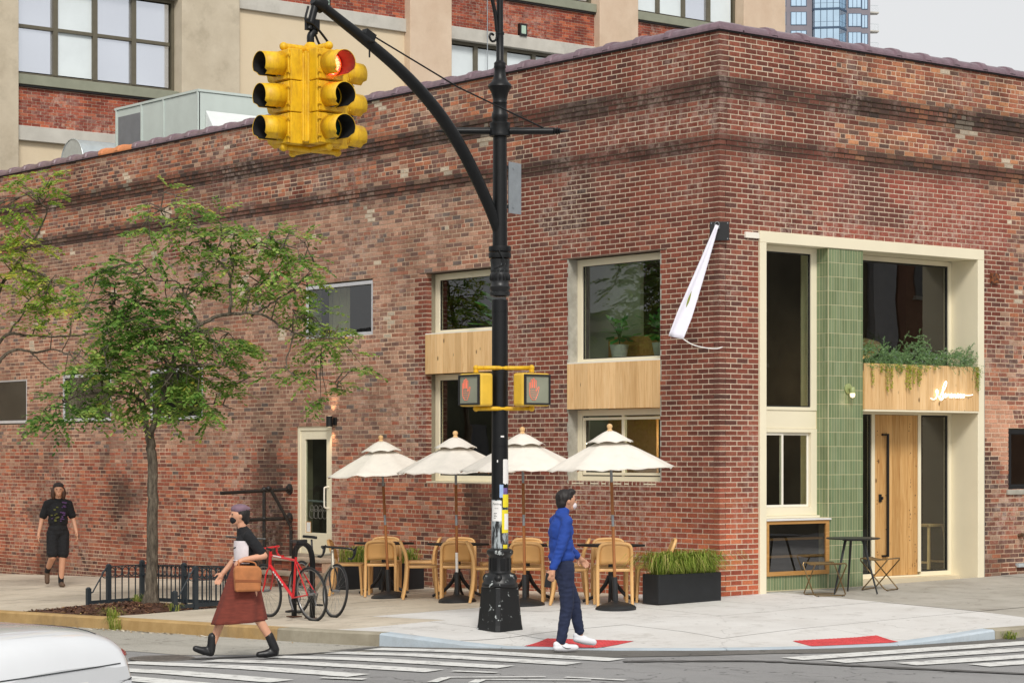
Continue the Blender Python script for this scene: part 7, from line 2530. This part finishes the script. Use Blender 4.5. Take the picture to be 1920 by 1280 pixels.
cloth_black = simple('cloth_black', lin(24, 24, 27), .9, .2, 12)
cloth_blue = simple('cloth_blue', lin(30, 66, 148), .85, .12, 7)
denim = simple('denim_navy', lin(32, 40, 66), .9, .2, 18)
shoe_white = simple('shoe_white', lin(226, 226, 230), .6, .05)
boot_black = simple('boot_black', lin(22, 22, 24), .4, .2)
shoe_brown = simple('shoe_brown', lin(92, 70, 54), .7, .15)
rust_cloth = simple('skirt_rust', lin(112, 50, 38), .9, .22, 10, stretch=(1, 1, 6))
cotton_white = simple('cotton_white', lin(222, 212, 214), .9, .08, 15)
bag_tan = simple('bag_tan', lin(172, 108, 62), .7, .18, 9)

# ---- woman crossing, long rust skirt, carrying a tan bag
hd_ang = math.atan2(-(-.93), -.37)      # local +Y -> (-.93, -.37)
wp = thing('person', 'woman in black tee and long rust skirt striding over the crossing with a tan bag', 'person', (-8.16, -1.50, road(0, -1.5) + .012), math.atan2(.93, .37))
HC = (0, .065, 1.455)
FW_ = Vector((0, 1, 0))
sk = [((0, .0, .93), (.14, .105, .12)), ((0, .01, 1.12), (.135, .095, .17)), ((-.11, 0, 1.235), (.11, 0, 1.235), .04, .04), ((0, .02, 1.25), (0, .05, 1.40), .05, .046)] + face_bits(HC, FW_, .95)
sk += [((.085, 0, .88), (.08, .20, .50), .085, .056), ((.08, .20, .50), (.075, .33, .14), .055, .036), ((-.085, 0, .88), (-.085, -.07, .48), .085, .056), ((-.085, -.07, .48), (-.09, -.27, .15), .055, .036)]
sk += [((-.148, 0, 1.243), (-.20, -.15, 1.05), .040, .035), ((-.20, -.15, 1.05), (-.215, .06, 1.015), .036, .026), ((.148, 0, 1.243), (.195, .05, 1.03), .040, .035), ((.20, .05, 1.03), (.19, .20, .86), .036, .026)]
sk += hand((-.215, .06, 1.015), (0, .9, -.35), (.2, -.2, -1), .92, .9, -1) + hand((.19, .20, .86), (0, .5, -.85), (-1, .2, 0), .92, .4)
blob('body', sk, skin1, wp, .0065, 3)
eyes(wp, HC, FW_, .95)
blob('tee_shirt', [((0, .0, .97), (.148, .112, .07)), ((0, .012, 1.12), (.146, .108, .17)), ((0, 0, 1.285), (.125, 0, 1.247), .056, .056), ((0, 0, 1.285), (-.125, 0, 1.247), .056, .056), ((-.148, 0, 1.248), (-.192, -.11, 1.10), .054, .052), ((.148, 0, 1.248), (.185, .035, 1.10), .054, .052), ((0, .02, 1.27), (0, .03, 1.31), .062, .056)], cloth_black, wp, .010)
mb = MB()
n = 10
for i in range(n + 1):
    for j in range(n + 1):
        a = rad(75 + 110 * i / n); z = 1.0 + .20 * j / n
        k = math.sqrt(max(.02, 1 - ((z - 1.12) / .19) ** 2 * .35))
        mb.v.append((.151 * k * math.cos(a), .010 + .112 * k * math.sin(a), z))
for i in range(n):
    for j in range(n):
        a = i * (n + 1) + j; mb.f.append((a, a + n + 1, a + n + 2, a + 1))
o = mb.build('shirt_print', cotton_white, wp, smooth=True, angle=90)
mb = MB()
for z in (.975, 1.0):
    mb.tube([(.151 * math.cos(rad(t)), .010 + .113 * math.sin(rad(t)), z) for t in range(70, 200, 10)], .006, 5)
mb.build('shirt_stripe', cotton_white, wp)
# skirt with folds
mb = MB(); rows, m = 22, 64
for j in range(rows + 1):
    t_ = j / rows; z = .99 - .62 * t_
    rx, ry = .135 + .075 * t_, .112 + .165 * t_ ** .95
    for i in range(m):
        a = 2 * math.pi * i / m
        f_ = 1 + .055 * t_ * math.sin(a * 9 + 2 * t_) + .03 * t_ * math.sin(a * 4 + 1)
        mb.v.append((rx * f_ * math.cos(a), +.01 + .055 * t_ + ry * f_ * math.sin(a), z - .02 * t_ * math.sin(a)))
for j in range(rows):
    for i in range(m):
        i2 = (i + 1) % m; mb.f.append((j * m + i2, j * m + i, (j + 1) * m + i, (j + 1) * m + i2))
o = mb.build('skirt', rust_cloth, wp, smooth=True, angle=90)
md = o.modifiers.new('thick', 'SOLIDIFY'); md.thickness = .004
blob('boot', [((.075, .33, .22), (.075, .345, .08), .047, .045)] + shoe((.075, .345, .055), (.075, .50, .105), .03, .042), boot_black, wp, .008)
blob('boot', [((-.09, -.225, .23), (-.09, -.285, .09), .047, .046)] + shoe((-.09, -.29, .055), (-.09, -.12, .042), .03, .042), boot_black, wp, .008)
blob('hair', [(Vector(HC) + Vector((0, -.025, .02)), (.082, .085, .09)), (Vector(HC) + Vector((0, -.06, -.03)), (.06, .045, .07))], hair_dk, wp, .008)
blob('cap', [(Vector(HC) + Vector((0, -.005, .065)), (.084, .096, .055)), (Vector(HC) + Vector((-.03, -.09, .07)), Vector(HC) + Vector((.03, -.09, .07)), .02, .02)], simple('cap_grey_pink', lin(120, 96, 108), .9, .2, 14), wp, .008)
blob('face_mask', [(Vector(HC) + Vector((0, .058, -.045)), (.05, .042, .042))], cloth_black, wp, .007)
# tan bag on its own
bg = thing('tan_bag', 'flat tan leather bag held at the side of the walking woman', 'bag', wp.location, wp.rotation_euler.z)
mb = MB()
P = [(-.12, .04), (.14, .03), (.155, .26), (.13, .295), (-.10, .295), (-.135, .25)]
mb.prism(P, lambda a, b, t_: (-.29 + t_ , a + .02, .66 + b + .03 * a), .075); mb.build('bag_body', bag_tan, bg, bevel=.03)
mb = MB(); mb.prism([(-.125, .13), (.145, .13), (.145, .155), (-.125, .155)], lambda a, b, t_: (-.294 + t_, a + .02, .66 + b + .03 * a), .003); mb.build('bag_fold', simple('bag_brown', lin(140, 78, 40), .7, .1), bg)
mb = MB(); mb.tube(crom([(-.262, -.06, .94), (-.25, -.04, .985), (-.232, .06, 1.0), (-.232, .12, 1.0), (-.25, .12, .985), (-.262, .12, .94)], 5), .008, 6); mb.build('bag_handle', bag_tan, bg, smooth=True)

# ---- man in blue jacket stepping up from the road, phone in hand
mp = thing('person', 'man in blue jacket, dark jeans and white shoes stepping past the red ramp pad', 'person', (-5.30, -3.11, road(0, -3) + .012), math.atan2(-.955, -.30))
HC = (0, .05, 1.565)
hf = Vector((.05, 1, .0)).normalized()
sk = [((0, 0, 1.0), (.13, .10, .16)), ((0, 0, 1.22), (.15, .11, .2)), ((-.14, 0, 1.36), (.14, 0, 1.36), .05, .05), ((0, .0, 1.38), (0, .035, 1.50), .056, .053)] + face_bits(HC, hf, 1.03)
sk += [((.09, 0, .90), (.09, .02, .48), .08, .055), ((.09, .02, .48), (.09, -.05, .09), .054, .038), ((-.09, 0, .90), (-.09, .17, .52), .08, .055), ((-.09, .17, .52), (-.09, .24, .17), .054, .038)]
sk += [((.165, -.01, 1.355), (.215, -.10, 1.10), .05, .042), ((.215, -.10, 1.10), (.215, -.19, .86), .04, .027), ((-.165, -.01, 1.355), (-.225, .10, 1.12), .05, .042), ((-.225, .10, 1.12), (-.205, .28, .97), .04, .027)]
sk += hand((.22, -.19, .86), (0, -.25, -.95), (-1, .3, 0), 1.0, .75, -1) + hand((-.21, .28, .97), (0, .7, -.7), (1, 0, -.2), 1.0, .5)
blob('body', sk, skin2, mp, .0065, 3)
eyes(mp, HC, hf, 1.03)
blob('jacket', [((0, -.005, .985), (.168, .132, .09)), ((0, -.01, 1.10), (.158, .122, .17)), ((0, -.012, 1.24), (.165, .125, .17)), ((0, -.01, 1.41), (.15, -.01, 1.365), .055, .05), ((0, -.01, 1.41), (-.15, -.01, 1.365), .055, .05), ((.165, -.01, 1.355), (.215, -.10, 1.09), .060, .050), ((.215, -.10, 1.09), (.214, -.185, .89), .050, .042), ((-.165, -.01, 1.355), (-.225, .10, 1.12), .060, .050), ((-.225, .10, 1.12), (-.205, .25, .99), .050, .042), ((0, -.005, 1.40), (0, .012, 1.455), .076, .066)], cloth_blue, mp, .010)
blob('shirt_tail', [((0, -.01, .93), (.158, .12, .035))], cotton_white, mp, .010)
blob('jeans', [((0, 0, .90), (.15, .118, .11)), ((.085, 0, .88), (.09, .02, .48), .098, .068), ((.09, .02, .48), (.09, -.045, .12), .066, .05), ((-.085, .0, .88), (-.09, .17, .52), .098, .068), ((-.09, .17, .52), (-.09, .235, .20), .066, .05)], denim, mp, .010)
blob('shoe', shoe((.09, -.10, .045), (.09, .115, .04), .035, .043), shoe_white, mp, .007)
blob('shoe', shoe((-.09, .20, .115), (-.09, .40, .075), .035, .043), shoe_white, mp, .007)
mb = MB()
for i in range(7):      # dark swoosh-like stripe on the shoe side
    t_ = i / 6
    z = .045 + .022 * t_ ** 2 - .012 * math.sin(t_ * 3.1); w = .0045 * math.sin(.25 + 2.9 * (1 - t_))
    mb.v += [(.1335, .055 - .11 * t_, z - w), (.1335, .055 - .11 * t_, z + w)]
for i in range(6): mb.f.append((2 * i, 2 * i + 1, 2 * i + 3, 2 * i + 2))
mb.build('shoe_mark', cloth_black, mp)
blob('hair', [(Vector(HC) + Vector((0, -.02, .035)), (.086, .10, .09)), (Vector(HC) + Vector((0, -.055, -.02)), (.074, .055, .075)), (Vector(HC) + Vector((.02, .045, .095)), (.05, .05, .035))], hair_dk, mp, .008)
blob('face_mask', [(Vector(HC) + hf * .072 + Vector((0, 0, -.048)), (.05, .042, .042))], cotton_white, mp, .007)
mb = MB(); mb.obox((.225, -.045, .935), (.001, .04, 0), (.03, 0, .0), (0, 0, .008)); 
ph = thing('phone', 'black phone in the hand of the man in the blue jacket', 'phone', mp.location, mp.rotation_euler.z)
mb = MB(); mb.obox((.200, -.235, .755), (.005, .0, .001), (0, .037, -.006), (0, .012, .075)); mb.build('phone_case', boot_black, ph, bevel=.006)

# ---- long haired man walking down the long pavement
hdv = (FWD * -.93 + RGT * .36)
lx_, ly_ = -2.36, 13.5
lm = thing('person', 'long haired man in black tee, shorts and backwards cap walking along the brick wall', 'person', (lx_, ly_, pave(lx_, ly_)), math.atan2(-hdv.x, hdv.y))
HC = (0, .05, 1.635)
hf = Vector((.12, 1, 0)).normalized()
sk = [((0, 0, 1.02), (.14, .105, .15)), ((0, .01, 1.27), (.16, .115, .2)), ((-.14, 0, 1.39), (.14, 0, 1.39), .045, .045), ((0, .0, 1.44), (0, .04, 1.57), .058, .055)] + face_bits(HC, hf, 1.05)
sk += [((-.09, 0, .93), (-.07, .05, .50), .088, .062), ((-.07, .05, .50), (-.05, .0, .10), .060, .040), ((-.07, .02, .38), (.047, .05, .09)), ((.09, 0, .93), (.10, .06, .52), .088, .062), ((.10, .06, .52), (.13, -.26, .28), .060, .040)]
sk += [((-.18, 0, 1.395), (-.255, -.01, 1.15), .048, .040), ((-.255, -.01, 1.15), (-.295, .09, .92), .040, .028), ((.18, 0, 1.395), (.26, -.04, 1.15), .048, .040), ((.26, -.04, 1.15), (.32, .0, .91), .040, .028)]
sk += hand((-.295, .09, .92), (-.05, .25, -.95), (1, .2, 0), 1.05, .35, -1) + hand((.32, .0, .91), (.1, .1, -.95), (-1, .2, 0), 1.05, .35)
blob('body', sk, skin1, lm, .0065, 3)
eyes(lm, HC, hf, 1.05)
blob('tee_shirt', [((0, 0, .98), (.172, .13, .10)), ((0, .005, 1.12), (.170, .128, .15)), ((0, .012, 1.28), (.180, .132, .17)), ((0, 0, 1.455), (.16, 0, 1.405), .066, .066), ((0, 0, 1.455), (-.16, 0, 1.405), .066, .066), ((-.18, 0, 1.40), (-.235, -.01, 1.21), .066, .068), ((.18, 0, 1.40), (.24, -.03, 1.21), .066, .068), ((0, .0, 1.43), (0, .01, 1.46), .078, .07)], cloth_black, lm, .010)
blob('shorts', [((0, 0, .93), (.165, .125, .12)), ((-.088, 0, .90), (-.078, .04, .57), .105, .098), ((.088, 0, .90), (.10, .05, .58), .105, .098)], cloth_black, lm, .010)
blob('sock', [((-.054, .0, .22), (-.05, .0, .09), .050, .048)], cloth_black, lm, .008)
blob('sock', [((.122, -.20, .33), (.132, -.27, .26), .050, .048)], cloth_black, lm, .008)
blob('shoe', shoe((-.05, -.04, .045), (-.06, .16, .04), .03, .044), shoe_brown, lm, .007)
blob('shoe', [((.133, -.29, .26), (.133, -.27, .08), .046, .042)], shoe_brown, lm, .008)
blob('hair', [(Vector(HC) + Vector((0, -.035, .02)), (.09, .085, .10)), (Vector(HC) + Vector((-.085, -.02, -.06)), (.045, .05, .11)), (Vector(HC) + Vector((.085, -.02, -.06)), (.045, .05, .11)), (Vector(HC) + Vector((-.03, -.08, -.09)), (.09, .05, .10))], hair_br, lm, .009)
blob('cap', [(Vector(HC) + Vector((0, -.005, .07)), (.092, .10, .06)), (Vector(HC) + Vector((0, -.1, .05)), (.06, .06, .014))], simple('cap_dark', lin(58, 50, 48), .9, .15), lm, .008)
prn = random.Random(2)
for i in range(26):
    x, z = prn.gauss(-.01, .055), prn.gauss(1.22, .09)
    y = .012 + .1395 * math.sqrt(max(.05, 1 - (x / .185) ** 2))
    mb = MB(); s_ = prn.uniform(.012, .022)
    mb.quad((x - s_, y + .004, z - s_ * .6), (x + s_, y + .004, z - s_ * .6), (x + s_, y + .004, z + s_ * .6), (x - s_, y + .004, z + s_ * .6))
    mb.build('shirt_print', simple('print_violet', lin(84, 56, 98), .9) if 'print_violet' not in MATS else (MATS['print_violet'] if x < .02 else (MATS.get('print_olive') or simple('print_olive', lin(92, 92, 44), .9))), lm)
# ================================================================ WHITE CAR (its tail enters the picture at the lower left)
CARX, CARY = -15.49, -7.41
car = thing('white_car', 'white saloon car with red tail lights cutting the lower left corner', 'car', (CARX, CARY, road(CARX, CARY)), rad(28))
# local: +Y forward, rear at y = -2.25
car_white = simple('car_white', lin(226, 228, 230), .22, .02, 3, coat=.8)
car_glass = simple('car_glass', lin(28, 32, 34), .08, .1)
tail_red = simple('tail_red', lin(150, 20, 22), .15, .1, coat=.6)
def sect(y, w, zl, zs, zt, wt):
    """half outline: sill, side, shoulder, top"""
    return [(0, y, zl), (w * .80, y, zl), (w * .97, y, zl + .10), (w, y, zl + .30), (w * .985, y, zs - .10), (w * .93, y, zs), (wt, y, zt - .02), (wt * .55, y, zt + .008), (0, y, zt + .014)]
SX = [(-2.26, .74, .42, .78, .80, .56), (-2.20, .82, .30, .90, .96, .62), (-2.02, .87, .24, .95, 1.03, .66), (-1.55, .90, .22, .95, 1.04, .67), (-1.3, .90, .22, .94, 1.04, .68), (-.6, .91, .22, .93, 1.02, .70), (.2, .91, .22, .92, 1.0, .72), (.9, .91, .22, .91, .98, .72), (1.3, .90, .22, .90, .97, .70), (1.9, .87, .24, .84, .90, .62), (2.2, .80, .30, .72, .78, .55), (2.32, .66, .42, .58, .62, .45)]
mb = MB(); ns = 9
for s_ in SX:
    half = sect(*s_)
    ring = half + [(-x, y, z) for x, y, z in reversed(half[1:-1])]
    mb.v += ring
m = 16
for i in range(len(SX) - 1):
    for k in range(m):
        k2 = (k + 1) % m
        mb.f.append((i * m + k, i * m + k2, (i + 1) * m + k2, (i + 1) * m + k))
mb.f.append(tuple(range(m))); mb.f.append(tuple((len(SX) - 1) * m + k for k in reversed(range(m))))
o = mb.build('body', car_white, car, smooth=True, angle=80)
ss = o.modifiers.new('sub', 'SUBSURF'); ss.levels = 2; ss.render_levels = 2
# cabin
mb = MB()
CS = [(-.95, .66, .66, 1.0, 1.01), (-.35, .68, .58, .99, 1.40), (.2, .70, .58, .98, 1.46), (.65, .70, .57, .97, 1.43), (1.3, .68, .62, .94, .96)]
for y, wb, wt, zb, zt in CS:
    mb.v += [(wb, y, zb), (wt, y, zt), (wt * .5, y, zt + .015), (-wt * .5, y, zt + .015), (-wt, y, zt), (-wb, y, zb)]
for i in range(len(CS) - 1):
    for k in range(5): mb.f.append((i * 6 + k, i * 6 + k + 1, (i + 1) * 6 + k + 1, (i + 1) * 6 + k))
o = mb.build('greenhouse', car_glass, car, smooth=True, angle=60)
mb = MB()
for y0, y1, i0, i1 in ((0, 0, 1, 2), (0, 0, 2, 3)):
    a, b = CS[i0], CS[i1]
    mb.quad((a[2] + .004, a[0], a[4] + .004), (b[2] + .004, b[0], b[4] + .004), (0, b[0], b[4] + .03), (0, a[0], a[4] + .03)); mb.quad((-a[2] - .004, a[0], a[4] + .004), (0, a[0], a[4] + .03), (0, b[0], b[4] + .03), (-b[2] - .004, b[0], b[4] + .004))
mb.build('roof', car_white, car, smooth=True)
for s_ in (-1, 1):
    mb = MB()
    mb.tube([(s_ * .672, -.95, 1.0), (s_ * .60, -.35, 1.42), (s_ * .60, .65, 1.45), (s_ * .64, 1.3, .96)], .035, 8); mb.build('pillar', car_white, car, smooth=True)
    mb = MB(); mb.ell((s_ * .70, -2.06, .84), (.155, .16, .062), 18, 10); mb.build('tail_light', tail_red, car, smooth=True)
    mb = MB(); mb.prism([(.35, .62), (.74, .60), (.78, .70), (.40, .70)], lambda a, b, t_: (s_ * a, 2.20 + t_ - (.12 if a > .6 else 0), b), .06); mb.build('headlight', car_glass, car, bevel=.01)
    for y in (-1.40, 1.42):
        w = bpy.data.objects.new('wheel', None); C.objects.link(w); w.parent = car; w.location = (s_ * .80, y, .32)
        q = Vector((s_, 0, 0)).to_track_quat('Z', 'Y')
        mb = MB(); mb.lathe([(.20, -.10), (.31, -.10), (.32, -.05), (.32, .08), (.30, .115), (.21, .115)], 28, axis=q); mb.build('tyre', tyre_m, w, smooth=True)
        mb = MB(); mb.lathe([(.001, .07), (.06, .09), (.10, .07), (.20, .10), (.215, .112)], 20, axis=q); mb.build('rim', rim_m, w, smooth=True)
    mb = MB(); mb.box(s_ * .90 - .04, s_ * .90 + .10, .78, .94, .95, 1.07); mb.build('mirror', car_white, car, bevel=.03)
mb = MB(); mb.box(-.26, .26, -2.262, -2.25, .60, .72); mb.build('number_plate', paper, car)
mb = MB(); mb.tube([(-.82, -2.235, .52), (-.4, -2.275, .52), (.4, -2.275, .52), (.82, -2.235, .52)], .04, 8); mb.build('bumper', car_white, car, smooth=True)

# shut lines laid on the finished body surface
from mathutils.bvhtree import BVHTree
body = [c for c in car.children if c.name.startswith('body')][0]
dg_ = bpy.context.evaluated_depsgraph_get()
bv = BVHTree.FromObject(body, dg_)
def seam(pts, d=(0, 0, -1), back=2.0, r=.005):
    P = []
    for p in pts:
        hit = bv.ray_cast(Vector(p) - Vector(d) * back, Vector(d))
        if hit[0] is not None: P.append(hit[0])
    if len(P) > 2:
        mb = MB(); mb.tube(P, r, 5); mb.build('shut_line', car_glass, car, smooth=True)
seam([(-.62 + .031 * i, -1.0, 1) for i in range(41)])
for s_ in (-1, 1):
    seam([(s_ * (.66 - .004 * i), -1.0 - .055 * i, 1) for i in range(21)])
    seam([(s_ * 1, -1.55 + .0 * i, .45 + .025 * i) for i in range(20)], (-s_, 0, 0), 1.0)
seam([(-.62 + .031 * i, -3, .80) for i in range(41)], (0, 1, 0), 1.0)
